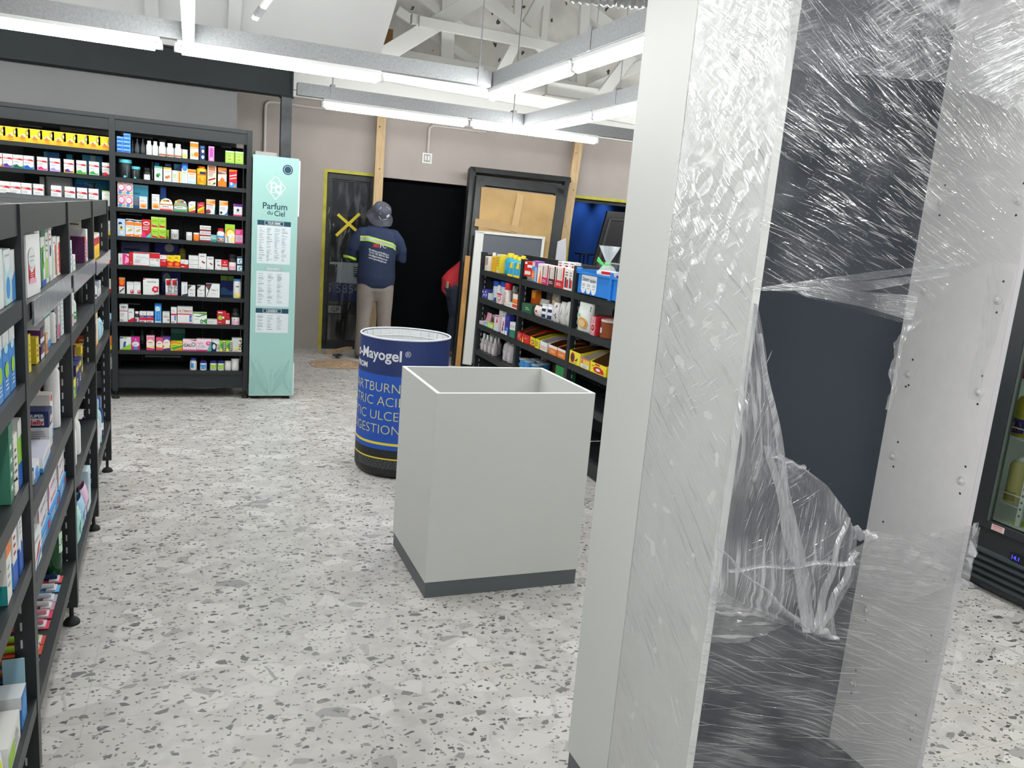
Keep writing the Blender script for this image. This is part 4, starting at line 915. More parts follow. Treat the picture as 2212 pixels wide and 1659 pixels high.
for sh, c1, c2, nm in ((3, 'W', 'Y', 'white carton with yellow foot'), (4, 'W', 'R', 'white carton with red foot'), (5, '#e8e2da', 'R', 'cream carton with red foot'), (6, 'L', 'b', 'pale blue carton'), (7, 'O', 'Y', 'orange and yellow carton')):
    y_ = (526, 585, 643, 700, 760)[sh - 3]
    a = aty(236, y_, YG); o = bx(0.055, 0.11 if sh != 6 else 0.06, 0.06, c1, f'r 0 0 1 .3 {c2};l .1 .4 .9 .8 3 S')
    put(o, (a.x - 0.005, YG, SZ[sh]), 0, f'{nm}, last on the right, {SHN[sh]} shelf of left wall bay')
o = bottle(0.06, 0.13, 'W', 'W', 'r 0 .3 1 .5 V;l .2 .55 .8 .8 2 S'); put(o, (aty(236, 800, YG).x, YG, SZ[8]), 0, 'white tub peeping out low, bottom shelf of left wall bay', 'tub')
# pale rail strips seen high at the back
for z, xa, xb, ya_, yb_ in ((1, 225, 505, 390, 425), (1, 720, 1330, 455, 490), (2, 280, 535, 245, 268), (2, 605, 688, 280, 300), (2, 1325, 1445, 355, 378), (2, 155, 410, 1120, 1158), (3, 420, 808, 1092, 1118), (3, 165, 365, 522, 548)):
    a, b = wx(z, xa, ya_, 7.47), wx(z, xb, yb_, 7.47); mb = MB(); mb.T = WSL; mb.box((a.x, 7.465, min(a.z, b.z)), (b.x, 7.475, max(wx(z, xa, ya_, 7.47).z, b.z + .012)), M('pale_price_rail', '#a9acb0', .5)); mb.build('price_rail', WSH)
# ================================================================== goods on the left gondola (fronts look along +x)
BAYN = ['nearest', 'second', 'third', 'far']
GSH = ['top', 'second', 'third', 'fourth', 'bottom']
def LG(k, sh, y, o, desc, dx=0.0, cat='box', dz=0.0, tw=0.0, full=None):
    z = GZ[k][min(sh, len(GZ[k]) - 1)] + .001
    gap = (GZ[k][sh - 1] - .047 if sh else GT - .014) - z - dz
    mz = max([v.co.z for v in o.data.vertices] + [v.co.z for c in o.children for v in c.data.vertices])
    md = max(v.co.y for v in o.data.vertices)
    if mz > gap:
        for q in [o] + list(o.children):
            for v in q.data.vertices: v.co.z *= gap / mz * .99
    if dx + md > .435: dx = max(0.0, .435 - md)
    return put(o, GM @ Vector((GX - 0.014 - dx, y, z + dz)), pi / 2 + 0.020 + tw + RNG.uniform(-.02, .02), full or f'{desc}, {GSH[sh] if not (k == 3 and sh == 3) else "bottom"} shelf, {BAYN[k]} bay, left gondola', cat)
sd = 'l .15 .15 .85 .85 7 S'
# nearest bay
LG(0, 0, 1.965, bx(.23, .13, .16, '#dfe6e6', 'p b 0 0 .4 0 .5 .5 .2 .8 0 .8;p g .5 .1 .8 .1 .7 .8 .55 .8;l .1 .85 .9 .95 1 S', side='W', sdeco=sd), 'white carton with a meadow picture')
LG(0, 0, 2.145, bx(.085, .125, .16, '#dfe8ea', 'p L 0 0 1 0 1 .7 .5 .5 0 .8;e .5 .3 .3 .2 b;l .1 .85 .9 .95 1 S', side='#dfe8ea', sdeco='p b .1 0 .5 0 .4 .5;p g .5 0 .9 .1 .8 .6;l .1 .8 .9 .95 2 S'), 'white carton with blue and green picture, nearer one')
LG(0, 0, 2.218, bx(.05, .12, .16, '#e4eaec', 'p b 0 0 1 0 1 .6 0 .4', side='#e4eaec', sdeco='r .05 .05 .5 .5 L;e .6 .35 .22 .3 g;e .3 .3 .2 .2 #5d86a8;l .1 .8 .9 .95 2 S'), 'white carton with blue leaf picture, by the post')
for i in range(4):
    LG(0, 1, 1.93 + .078 * i, bx(.07, .215, .14, '#3f86d0', 'r 0 .75 1 1 W;e .5 .72 .3 .08 L;e .5 .4 .3 .12 g;l .2 .1 .8 .28 3 W', side='#3f86d0', sdeco='r 0 .8 1 1 #dfe4ea;t 120 .3 .9 .07 k;e .4 .72 .3 .1 b;r .2 .4 .6 .52 ' + ('g' if i < 3 else 'P') + ';r 0 0 1 .3 B'), f'tall blue carton with white top, {ORD[3 - i]} from the post')
for i in range(3):
    LG(0, 2, 2.02 + .085 * i, bx(.075, .13, .12, '#dcdfe2', 'r 0 0 1 .45 #32466f;e .5 .7 .25 .15 B', side='#dcdfe2', top='W'), f'white carton with blue foot, {ORD[2 - i]} from the post', dx=.10)
LG(0, 2, 2.10, bx(.05, .19, .045, '#3c7a62', 'l .2 .1 .8 .8 4 E', side='#3f7d66'), 'dark green carton', dx=.0)
LG(0, 2, 2.16, bx(.045, .15, .06, '#e9e4dc', 'l .1 .2 .9 .8 5 k', side='#e9e4dc', sdeco='T AQUASTIN .6 .5 .3 k'), 'slim cream carton with upright writing', dx=.0)
LG(0, 2, 2.215, bx(.05, .17, .07, '#8cc63f', 'r 0 0 1 .35 B;r 0 .75 1 1 W', side='#7fc04a', sdeco='r 0 0 1 .3 #3f9fb8;r 0 .72 1 1 W', top='W'), 'green and white carton')
LG(0, 3, 2.02, bx(.06, .16, .10, '#e8e8e4', 'r 0 .7 1 1 O;l .2 .2 .8 .6 3 S', side='#e8e8e4', sdeco='l .1 .5 .9 .9 6 s;r 0 .0 1 .3 t'), 'white carton with orange top')
LG(0, 3, 2.10, bx(.055, .15, .10, '#e8e8e4', 'r 0 0 1 .4 B;l .2 .5 .8 .9 3 R', side='#e8e8e4', sdeco='r 0 0 1 .45 b;p R .1 .5 .9 .6 .8 .8;l .1 .84 .9 .96 2 k'), 'white carton with red lettering block')
LG(0, 3, 2.18, bx(.05, .20, .06, '#e9eef0', 'p B 0 0 1 0 1 .4 .6 .5 .4 .3 0 .45;r 0 .92 1 1 b;l .2 .6 .8 .85 3 S', side='#e9eef0', sdeco='w .42 .05 B;e .5 .42 .25 .1 W;e .55 .4 .15 .06 B;l .2 .6 .8 .9 3 S', top='b'), 'tall white carton with blue wave')
LG(0, 4, 2.0, bx(.16, .075, .12, '#e6e6e2', 'r 0 .1 .5 .7 g;l .5 .2 .9 .8 3 S', side='#e6e6e2', sdeco='l .1 .2 .9 .8 4 S'), 'low white carton with green picture')
LG(0, 4, 2.14, bx(.07, .09, .14, '#2f76b8', 'e .5 .5 .4 .4 b', side='W', sdeco='r 0 0 1 .62 #2a6fb0;e .6 .3 .3 .25 b', top='#dfe6ea'), 'white topped blue carton')
LG(0, 4, 1.85, pouch(.13, .13, .06, '#d9dfe2', 'e .3 .7 .2 .15 #d6e22a;l .2 .2 .8 .5 3 k'), 'soft white pack with yellow corner', cat='pack', dx=.0)
LG(0, 4, 2.23, bx(.006, .13, .05, 'L', '', side='#9cc4d6'), 'thin upright pale blue card', cat='card', dx=.01)

# second bay
LG(1, 0, 2.325, bx(.03, .17, .12, '#efe9d2', 'w .15 .03 Y;e .5 .5 .2 .2 y;l .2 .7 .8 .9 2 S', side='#efe6cf', sdeco='w .14 .04 A;e .5 .45 .12 .2 A;l .3 .6 .7 .9 3 S'), 'slim cream carton with yellow foot')
LG(1, 0, 2.375, bx(.035, .165, .10, '#5f7fae', 'r .6 0 1 1 W;T relief .3 .6 .3 W', side='#8fa3bf', sdeco='r 0 .9 1 1 k'), 'narrow blue carton')
LG(1, 0, 2.525, bx(.16, .165, .085, '#eceded', 'p R .12 .3 .6 .24 .62 .5 .55 .44 .35 .38 .2 .46 .12 .55;e .36 .62 .26 .17 S;e .36 .62 .25 .16 W;l .22 .55 .55 .68 2 S;l .2 .28 .5 .42 4 W;p p .12 .22 .62 .2 .6 .28 .14 .3', side='#e4e5e6', sdeco='l .2 .5 .8 .9 4 V'), 'large white carton with red circle crest', dx=.0, tw=-.05)
LG(1, 0, 2.68, bx(.10, .178, .08, '#eae4dc', 'p O .1 .0 .8 0 .6 .4 .2 .6 .1 .6;e .5 .52 .3 .08 R;r .35 .1 .65 .36 #6a8f3a;l .2 .75 .8 .9 2 S', side='#e6e0d8'), 'white carton with orange fruit drink picture', dx=.01)
LG(1, 0, 2.785, bx(.08, .17, .08, '#dfe7df', 'r 0 .1 .5 .68 #3d8f4a;r .5 .3 .8 .7 g;r 0 .86 1 1 d;r 0 0 1 .1 B;e .6 .5 .2 .1 W', side='#3f6f9f', top='d'), 'green picture carton with dark green top', dx=.01)
LG(1, 0, 2.87, bx(.055, .155, .07, '#d8e0d2', 'r .2 .1 .8 .5 g;l .2 .6 .8 .9 3 k', side='#d8e0d2'), 'slim pale green carton', dx=.01)
LG(1, 0, 2.95, bx(.07, .19, .08, '#e6e7e6', 'e .5 .5 .3 .1 n;l .2 .65 .8 .9 3 R;r 0 0 1 .1 V', side='#e6e7e6'), 'tall white carton with navy oval', dx=.01)
LG(1, 0, 3.05, bx(.10, .135, .08, '#e8ece8', 'r .1 .1 .5 .7 E;r .62 .05 .98 .8 #d9583a;l .1 .8 .8 .92 1 S', side='#e4eae4'), 'white carton with green and red panels', dx=.01)
LG(1, 0, 3.155, bx(.075, .13, .08, '#eceae6', 'r .5 .05 .95 .85 R;l .1 .2 .4 .8 4 S', side='#eceae6'), 'white carton with red right half', dx=.01)
for i, (y, w_) in enumerate(((2.52, .30), (2.84, .30))):
    LG(1, 0, y, bx(w_, .225, .12, '#cfd1d1', 'l .1 .7 .9 .92 4 s', side='#cfd1d1'), f'big grey white carton at the back, {["nearer", "farther"][i]} one', dx=.25)
for i in range(3):
    LG(1, 0, 3.045 + .075 * i, bx(.07, .215, .1, '#c9b98a', 'r 0 0 1 .6 n;l .1 .7 .9 .9 2 #8a7a4a', side='#2a3350', top='#cdbf92'), f'gold topped dark carton at back, {ORD[i]} of three', dx=.22)
LG(1, 1, 2.42, bx(.06, .125, .12, '#e9e8e2', 'l .2 .2 .8 .8 5 S', side='#ecebe6', sdeco='r .75 0 .95 1 o;l .1 .2 .6 .9 8 S;r 0 .92 1 1 Y', top='Y'), 'white carton with yellow lid', dx=.015)
LG(1, 1, 2.50, bx(.03, .105, .10, '#e6d23a', 'l .2 .2 .8 .8 4 #8a7a2a', side='#e4cf3c', sdeco='r .1 .1 .3 .9 T;l .4 .2 .9 .9 6 #9a8a30'), 'thin yellow carton', dx=.012)
LG(1, 1, 2.90, bx(.10, .155, .14, '#e6e6e2', 'r 0 .82 1 .93 B;r 0 .64 1 .82 #1f8f72;r 0 0 1 .15 b;l .1 .25 .7 .5 4 V', side='#e2e4e4', sdeco='r 0 .82 1 .93 B;r 0 .64 1 .82 #1f8f72;l .1 .2 .8 .55 6 V;r .86 0 1 .14 b', top='#d9cf9a'), 'white carton with blue and green bands, nearer one', dx=.018)
LG(1, 1, 2.93, bx(.10, .155, .12, '#e6e6e2', 'r 0 .82 1 .92 B;r 0 .64 1 .82 #1f8f72;l .1 .25 .7 .5 4 V', side='#e2e4e4', sdeco='r 0 .82 1 .93 B;r 0 .64 1 .82 #1f8f72;l .1 .2 .8 .55 6 V', top='#d9cf9a'), 'white carton with blue and green bands, deeper one', dx=.165)
for i in range(2):
    LG(1, 1, 2.72, bx(.075, .047, .065, '#4a2463', 'r 0 0 1 .3 W;r .1 .4 .6 .8 #7a2a5a;e .8 .6 .12 .2 g', side='#4a2463', sdeco='r .0 0 .4 1 #4a2463;r .6 .0 1 1 #5a2a70;t EX .45 .42 .34 W;e .2 .7 .14 .14 g;r 0 .86 1 1 W', top='#d9d6de'), f'small purple carton with white top, {["lower", "upper"][i]} one', dx=.010, dz=.048 * i)
LG(1, 1, 2.64, bx(.05, .075, .05, '#e6cf3a', 'l .2 .2 .8 .8 3 U', side='#e6cf3a', sdeco='l .2 .2 .8 .8 4 #8a5a2a'), 'small yellow carton next to the purple ones', dx=.012)
LG(1, 1, 2.80, bx(.05, .06, .06, '#e2b48a', 'r .1 .1 .9 .5 M', side='#dfae86', sdeco='r .1 .2 .9 .6 O'), 'small apricot carton', dx=.008)
LG(1, 1, 3.00, bottle(.04, .125, 'W', 'n', 'T baby .5 .5 .3 n', name='lotion_bottle', shape='slim'), 'thin white bottle with blue cap', cat='bottle', dx=.006)
LG(1, 1, 3.10, bx(.045, .19, .10, '#e8e6e6', 'r .1 .02 .9 .3 P;l .2 .4 .8 .9 4 S', side='#e4e2e2', sdeco='r .3 .72 .7 .9 k;r .5 .02 .95 .3 P'), 'very tall white carton with pink foot', dx=.008)
LG(1, 1, 3.175, bx(.06, .20, .10, '#e4ecec', 'l .3 .1 .7 .9 9 t', side='#e2e8e8', sdeco='l .5 .1 .8 .9 9 t'), 'very tall white carton with teal marks', dx=.006)
LG(1, 1, 3.08, bx(.18, .205, .10, '#cfd0cd', 'l .1 .4 .9 .9 6 V', side='#cbccca', sdeco='l .1 .3 .9 .7 6 V'), 'big plain grey carton behind the tall ones', dx=.115)
LG(1, 1, 2.345, bottle(.05, .06, 'W', 'W', 'r 0 .2 1 .6 o', shape='jar'), 'small white tub with orange label', cat='tub', dx=.01)
# jelly cartons
jd = 'r 0 .58 1 1 n;t SUPER .45 .88 .08 W b;r .14 .64 .78 .82 W;t Jelly .46 .725 .12 R b;l .1 .1 .9 .5 7 s'
for i, (y, dx, h) in enumerate(((2.50, .085, .125), (2.84, .01, .125), (2.66, .10, .135), (2.92, .10, .135))):
    LG(1, 2, y, bx(.075, h, .06, '#dcdde0', 'r 0 .58 1 1 n;l .1 .1 .9 .5 7 V;e .5 .75 .3 .1 #e0d6d0', side='#dcdde0', sdeco=jd, top='n'), f'navy topped white carton lettered in red, {["front near", "front far", "back near", "back far"][i]} one', dx=dx)
LG(1, 2, 2.95, bx(.06, .15, .06, '#e6e3dd', 'r 0 0 1 .2 b;e .5 .9 .3 .08 R;l .2 .3 .8 .7 5 S', side='#e2dfd9'), 'white carton with pale blue foot', dx=.02)
LG(1, 2, 2.345, bx(.06, .145, .09, '#e6e8ea', 'l .2 .2 .8 .8 5 S;r 0 .8 1 .9 L', side='#e4e6e8'), 'white wrapped carton next to the near post', dx=.02)
LG(1, 2, 2.66, bx(.20, .045, .055, '#e2e4ea', 'r 0 0 1 .2 b;l .1 .4 .9 .8 2 S', side='#e2e4ea', top='#c9ccdc', sdeco='r 0 0 1 .3 b;e .4 .6 .2 .2 B'), 'flat pale carton lying along the lip', dx=.0, tw=.04)
LG(1, 2, 2.50, bx(.09, .05, .055, '#e2e4ea', 'e .5 .5 .3 .3 b;r 0 0 1 .3 b', side='#e2e4ea', sdeco='e .5 .5 .3 .34 B;e .5 .5 .2 .2 L;r 0 .8 1 1 b'), 'flat pale carton with blue rosette', dx=.005)
LG(1, 2, 3.02, bottle(.06, .215, 'W', '#7a1f2a', 'r 0 0 1 .3 #5a1a28;T Surodol .5 .6 .2 k', name='shampoo_bottle', shape='slim', caph=.02), 'white bottle with maroon base', cat='bottle', dx=.06)
LG(1, 2, 3.09, bottle(.05, .24, '#e4e2e6', 'W', 'l .2 .1 .8 .8 9 S', name='lotion_bottle', shape='spray', caph=.12), 'tall pale cylinder', cat='bottle', dx=.01)
LG(1, 2, 3.17, bottle(.055, .22, '#b6421f', 'W', 'r 0 .0 1 .55 #2a5fa8;r 0 .7 1 .8 O', name='syrup_bottle', shape='pill'), 'orange and blue syrup bottle', cat='bottle', dx=.03)
LG(1, 2, 2.92, bx(.16, .15, .08, '#1f3f7a', 'r .1 .6 .9 .9 #2f5aa0', side='#1f3f7a'), 'deep blue carton at the back', dx=.25)
# toothpaste shelf
for i, (y, c) in enumerate(((2.62, 'R'), (2.62, 'R'), (2.84, 'P'), (2.84, 'P'), (3.06, 'r'), (3.06, 'r'))):
    u = i % 2
    LG(1, 3, y, bx(.20, .042, .045, '#dfdde2', f't Aquafresh .5 .5 .4 {"n" if i < 2 else c};r 0 0 .06 1 {c};l .75 .2 .95 .8 2 S', side='#e4e2e6', top='#cfcdd6', sdeco='l .15 .15 .5 .85 7 k;r .6 .1 .9 .9 n' if i == 0 else 'r .2 .1 .8 .9 V'), f'toothpaste carton, {["lower", "upper"][u]}, {["near", "middle", "far"][i // 2]} stack', cat='toothpaste', dz=.045 + .0435 * u, dx=.01)
for i in range(3):
    LG(1, 3, 2.62 + .22 * i, bx(.21, .043, .055, '#2f86c8', 'l .1 .2 .6 .8 2 W;r .8 .2 .95 .8 R', side='#2f7fc0', top='#3f97d6', sdeco='r .2 .1 .8 .8 #2a6fb0'), f'blue toothpaste carton under stacks, {["nearest", "middle", "farthest"][i]}', cat='toothpaste', dx=.005)
LG(1, 3, 2.44, bx(.12, .10, .06, '#e6e8e8', 'p R .1 .2 .5 .3 .9 .6 .6 .6;p b .1 .0 .9 .2 .9 .4;l .1 .75 .8 .9 1 S', side='#e4e6e6', sdeco='r .1 .1 .6 .6 V'), 'white carton with red and blue swirl', dx=.0)
LG(1, 3, 2.40, bx(.08, .165, .06, '#dcdedc', 'l .2 .3 .8 .8 4 S', side='#dcdedc'), 'tall pale carton right behind the post', dx=.15)
LG(1, 3, 2.95, bx(.2, .12, .1, '#6a3a2a', 'r .2 .3 .8 .6 M', side='#6a3a2a'), 'brown carton at the back', dx=.22)
# bottom shelf: mouthwash, brush packs, cartons
GREEN = M('green_mouthwash', '#1f7a3f', 0.08, trans=0.75)
for i, (y, dx) in enumerate(((3.12, .02), (3.02, .09), (3.18, .12))):
    o = bottle(.085, .245, GREEN, 'K', 'r .2 .45 .8 .85 E;t LIST .5 .66 .12 d', name='mouthwash_bottle', shape='taper', caph=.13, capr=.36)
    LG(1, 4, y, o, f'green mouthwash bottle, {["front", "back near", "back far"][i]} one by the foot', cat='bottle', dx=dx)
def blister(w_, l_, c1, c2):
    """brush pack lying flat, card with a clear bulge; long axis runs into the shelf"""
    mb = MB(); mb.box((-w_ / 2, 0, 0), (w_ / 2, l_, 0.002), pc(c1))
    mb.tube([(0, l_ * .08, .0125), (0, l_ * .5, .0135), (0, l_ * .92, .0135)], [.009, .011, .012], pc(c2), 8)
    mb.box((-w_ * .42, l_ * .05, 0.002), (w_ * .42, l_ * .2, .008), pc('#d9d6dc')); return mb.build('toothbrush_pack')
for i, (y, c1, c2, nm) in enumerate(((3.06, '#c8505a', 'n', 'red and blue'), (2.985, '#5fa8d8', '#dfe6ea', 'sky blue'), (2.91, '#a8a6bc', '#d6d6e2', 'lilac'), (2.85, '#b98aa0', '#dedede', 'mauve'), (2.79, '#c43a5a', '#e8a0b0', 'rose'), (2.72, '#d0405c', '#e890a4', 'crimson'), (2.62, '#c84a3a', 'g', 'green on red, farther'), (2.56, '#cf5038', 'g', 'green on red, nearer'), (2.48, '#3f86c8', '#b5702a', 'amber and blue, farther'), (2.42, '#4a90d0', '#c07a2a', 'amber and blue, nearer'))):
    LG(1, 4, y, blister(.055, .20, c1, c2), f'toothbrush pack lying flat, {nm}', cat='toothbrush', dx=.015)
LG(1, 4, 2.37, bx(.10, .06, .05, '#e6e6e8', 'p B .1 .1 .6 .3 .9 .8 .5 .6;e .3 .8 .2 .1 R', side='#e6e6e8', top='#e4e4ec'), 'white carton with blue brush head', dx=.005)
LG(1, 4, 2.33, bx(.05, .05, .16, '#e2e4e2', 'r 0 0 1 .3 G', side='#e2e4e2', top='#dfe2e4', sdeco='r .1 .1 .4 .9 d;t med .6 .5 .4 n'), 'long white carton with green end', dx=.10)

# third bay
LG(2, 0, 3.36, bx(.06, .13, .08, '#b6d333', 'r 0 .6 1 .9 g;l .2 .2 .8 .5 3 d', side='#b6d333'), 'lime carton next to the post', dx=.0)
LG(2, 0, 3.43, bx(.05, .12, .08, '#cfe0e6', 'l .2 .2 .8 .8 4 b', side='#cfe0e6'), 'pale blue carton', dx=.0)
LG(2, 0, 3.53, bx(.08, .06, .08, '#e6e2e0', 'l .2 .2 .8 .8 2 S', side='#e6e2e0'), 'low white carton', dx=.0)
for i in range(3):
    LG(2, 0, 3.62 + .11 * i, bx(.105, .15, .1, '#262f55', 'r .1 .1 .5 .8 #35406e;l .55 .2 .9 .8 5 S', side='#2a3356', top='#cdbf92'), f'dark navy carton with gold top, {ORD[i]} of three', dx=.05)
LG(2, 0, 3.97, bx(.05, .11, .08, '#5a2450', 'l .2 .1 .8 .9 6 p;r 0 .8 1 1 R', side='#5a2450'), 'plum carton with pink text', dx=.0)
LG(2, 0, 4.05, bx(.06, .14, .08, '#e2dfe0', 'r .3 .1 .7 .7 R', side='#e2dfe0'), 'white carton with red stripe', dx=.0)
LG(2, 1, 3.37, bx(.08, .14, .08, '#3a62a8', 'l .2 .2 .8 .8 4 W', side='#3a62a8'), 'mid blue carton', dx=.02)
LG(2, 1, 3.46, bottle(.06, .12, 'W', '#3a56b8', 'r 0 .2 .6 .6 p;e .5 .6 .3 .15 t', name='lotion_bottle', shape='pill', caph=.25, capr=.75), 'white bottle with blue cap and pink label', cat='bottle', dx=.0)
LG(2, 1, 3.56, bottle(.07, .12, 'W', 'W', 'r .2 .2 .9 .4 G;r .2 .5 .9 .6 G', name='lotion_bottle', shape='pill'), 'round white bottle with green bars', cat='bottle', dx=.0)
LG(2, 1, 3.70, bx(.14, .20, .1, '#cfd0d0', 'p W .5 .1 .9 .2 .7 .9 .6 .8;p k .55 .2 .75 .3 .68 .7;r 0 0 .2 1 V', side='#d6d8d8'), 'tall white carton with black droplet', dx=.06)
LG(2, 1, 3.95, bx(.10, .13, .1, '#d9dadc', 'l .1 .2 .9 .8 4 S', side='#d9dadc'), 'plain pale carton', dx=.05)
LG(2, 2, 3.42, bx(.12, .075, .09, '#e8d84a', 'r .1 .1 .9 .6 G;r .2 .2 .5 .5 W', side='#e8d84a', top='#3f4a3a'), 'yellow carton with green label', dx=.0)
LG(2, 2, 3.55, bx(.10, .115, .09, '#262a5a', 'r .1 .72 .9 .9 A;l .2 .2 .8 .5 3 W', side='#262a5a', sdeco='l .2 .2 .8 .6 4 W;e .3 .85 .1 .08 W;e .6 .85 .1 .08 A', top='#2a2f66'), 'navy carton with yellow letters, nearer', dx=.0)
LG(2, 2, 3.66, bx(.10, .115, .09, '#262a5a', 'r .1 .72 .9 .9 A;l .2 .2 .8 .5 3 W', side='#262a5a', top='#2a2f66'), 'navy carton with yellow letters, farther', dx=.0)
LG(2, 2, 3.80, bx(.08, .14, .09, '#6a4030', 'l .2 .2 .8 .8 4 T', side='#6a4030'), 'brown carton', dx=.03)
LG(2, 2, 3.95, bx(.09, .12, .09, '#d9c23a', 'r .2 .2 .8 .7 d', side='#d9c23a'), 'yellow carton with dark green panel', dx=.02)
for i, y in enumerate((3.46, 3.62)):
    LG(2, 3, y, bottle(.075, .20 - .02 * i, 'W', 'W', 'l .3 .2 .8 .7 4 s', name='lotion_bottle', shape='pill', caph=.15), f'white lotion bottle, {["nearer", "farther"][i]} of two', cat='bottle', dx=.0)
LG(2, 3, 3.80, bx(.10, .245, .09, '#e2e4e2', 'r .75 .1 .95 .9 A;l .1 .5 .6 .9 5 S;r 0 .7 .3 .8 O', side='#dcdedc'), 'tall white carton with mustard stripe', dx=.03)
LG(2, 3, 3.36, bx(.05, .10, .06, '#e8a070', 'l .2 .2 .8 .8 4 W', side='#e8a070'), 'orange carton leaning by the post', dx=.0)
LG(2, 4, 3.50, pouch(.13, .16, .06, '#a8dcd6', 'e .5 .5 .3 .2 t;l .2 .7 .8 .9 2 W'), 'mint green soft pack, nearer', cat='pack', dx=-.01)
LG(2, 4, 3.65, pouch(.13, .15, .06, '#9fc8e0', 'e .5 .5 .3 .2 b;r .1 .1 .9 .3 u'), 'pale blue soft pack', cat='pack', dx=-.01)
LG(2, 4, 3.80, pouch(.13, .15, .06, '#d8b8d0', 'r .1 .6 .9 .8 W;e .5 .4 .3 .2 W'), 'pale pink soft pack', cat='pack', dx=-.01)
LG(2, 4, 3.95, bx(.1, .18, .1, '#c8e0e8', 'r .2 .2 .8 .5 L;l .2 .6 .8 .9 3 b', side='#c8e0e8'), 'light blue carton', dx=.0)
FILMY = M('clear_wrap', '#dfe3e6', 0.15, alpha=0.45)
mb = MB(); rr = random.Random(8)
rings = []
for j in range(7):
    v = j / 6; r0 = .07 * (sin(pi * (0.15 + .8 * v)) ** .6)
    rings.append([((r0 * (1 + rr.uniform(-.28, .28))) * cos(a), (r0 * (1 + rr.uniform(-.28, .28))) * sin(a), v * .13 + rr.uniform(-.006, .006)) for a in [2 * pi * i / 16 for i in range(16)]])
mb.loft(rings, FILMY); o = mb.build('plastic_bag', sharp=0.2)
put(o, GM @ Vector((GX - .10, 3.39, GZ[2][4] + .010)), 0.3, 'crumpled clear plastic bag on bottom shelf, third bay of left gondola', 'bag')
# far bay
for i in range(9):
    y = 4.29 + .052 * i
    LG(3, 0, y, bx(.048, .118 + .004 * (i % 2), .1, '#efc81f', 'r 0 .55 1 .85 R;r 0 .85 1 1 W;l .2 .1 .8 .4 3 O', side='#e6d6a8', sdeco='r 0 .55 1 .82 R;r 0 .82 1 1 T;l .2 .1 .8 .5 4 O', top='#e8d8b0'), f'yellow and red carton, {ORD[i]} from the near post')
LG(3, 0, 4.82, bx(.09, .17, .07, '#e6e2da', 'e .5 .5 .4 .3 R;e .5 .5 .3 .2 #d9b070;l .1 .85 .9 .95 1 k', side='#e6e2da', sdeco='e .5 .5 .4 .25 O;e .5 .5 .25 .15 T;l .1 .85 .9 .95 1 k'), 'cream carton with red round picture', dx=.08)
LG(3, 0, 4.97, bx(.05, .20, .05, '#e4e4e2', 'l .2 .2 .8 .8 3 S', side='#e4e4e2'), 'tall plain white carton', dx=.1)
for i, y in enumerate((4.32, 4.42, 4.52)):
    LG(3, 1, y, bottle(.07, .11 - .01 * i, 'W', 'W', 'r .2 .2 .8 .4 n', name='lotion_bottle', shape='pill'), f'white bottle with navy bar, {ORD[i]} from the near post', cat='bottle')
LG(3, 1, 4.64, bx(.07, .08, .07, '#e6e6ea', 'r .2 .5 .8 .95 B;l .2 .1 .8 .4 2 n', side='#e6e6ea', top='#3f5fd0'), 'white carton with bright blue corner', dx=.0)
LG(3, 1, 4.74, bx(.09, .07, .07, '#e2dfd8', 'l .2 .2 .8 .8 3 S', side='#e2dfd8'), 'low cream carton', dx=.0)
LG(3, 1, 4.90, bx(.12, .13, .07, '#d6d6d4', 'l .2 .2 .8 .8 3 S', side='#d6d6d4'), 'pale carton near the end post', dx=.1)
for i, y in enumerate((4.34, 4.42)):
    LG(3, 2, y, bx(.05, .13, .08, '#cf5a30', 'r 0 .7 1 1 #3a2a3a;l .2 .2 .8 .6 3 W', side='#cf5a30', sdeco='r 0 .7 1 1 #3a2a3a;l .2 .2 .8 .6 3 W'), f'orange carton with dark top, {["nearer", "farther"][i]} one')
LG(3, 2, 4.58, bx(.16, .20, .09, '#ead9b4', 'r 0 .8 1 1 Y;p R .1 .7 .6 .76 .6 .72;r 0 0 1 .1 o', side='#ead9b4', sdeco='r 0 .82 1 1 Y;l .2 .3 .8 .6 3 M'), 'tall cream carton with yellow top', dx=.01)
LG(3, 2, 4.76, pouch(.12, .12, .06, '#a8cfe0', 'e .5 .5 .3 .3 L;r .2 .7 .8 .85 b'), 'pale blue soft pack at shelf end', cat='pack', dx=-.01)
for i, (y, c1, c2, nm) in enumerate(((4.36, '#d8b0cc', 'U', 'pink bottle with purple cap'), (4.45, '#e2e0e4', '#b08ac8', 'white bottle with lilac cap'), (4.55, '#d8d2d8', 'P', 'pale bottle with pink cap'), (4.67, '#a8d4d4', '#8fc0c8', 'aqua bottle'), (4.80, '#2a3470', '#323f8a', 'navy bottle'))):
    LG(3, 3, y, bottle(.075, .22 + .02 * (i % 2), c1, c2, 'r .1 .3 .9 .6 W;l .2 .4 .8 .5 1 R', name='shampoo_bottle', shape='pill', caph=.2, capr=.7), nm, cat='bottle', dx=.0)

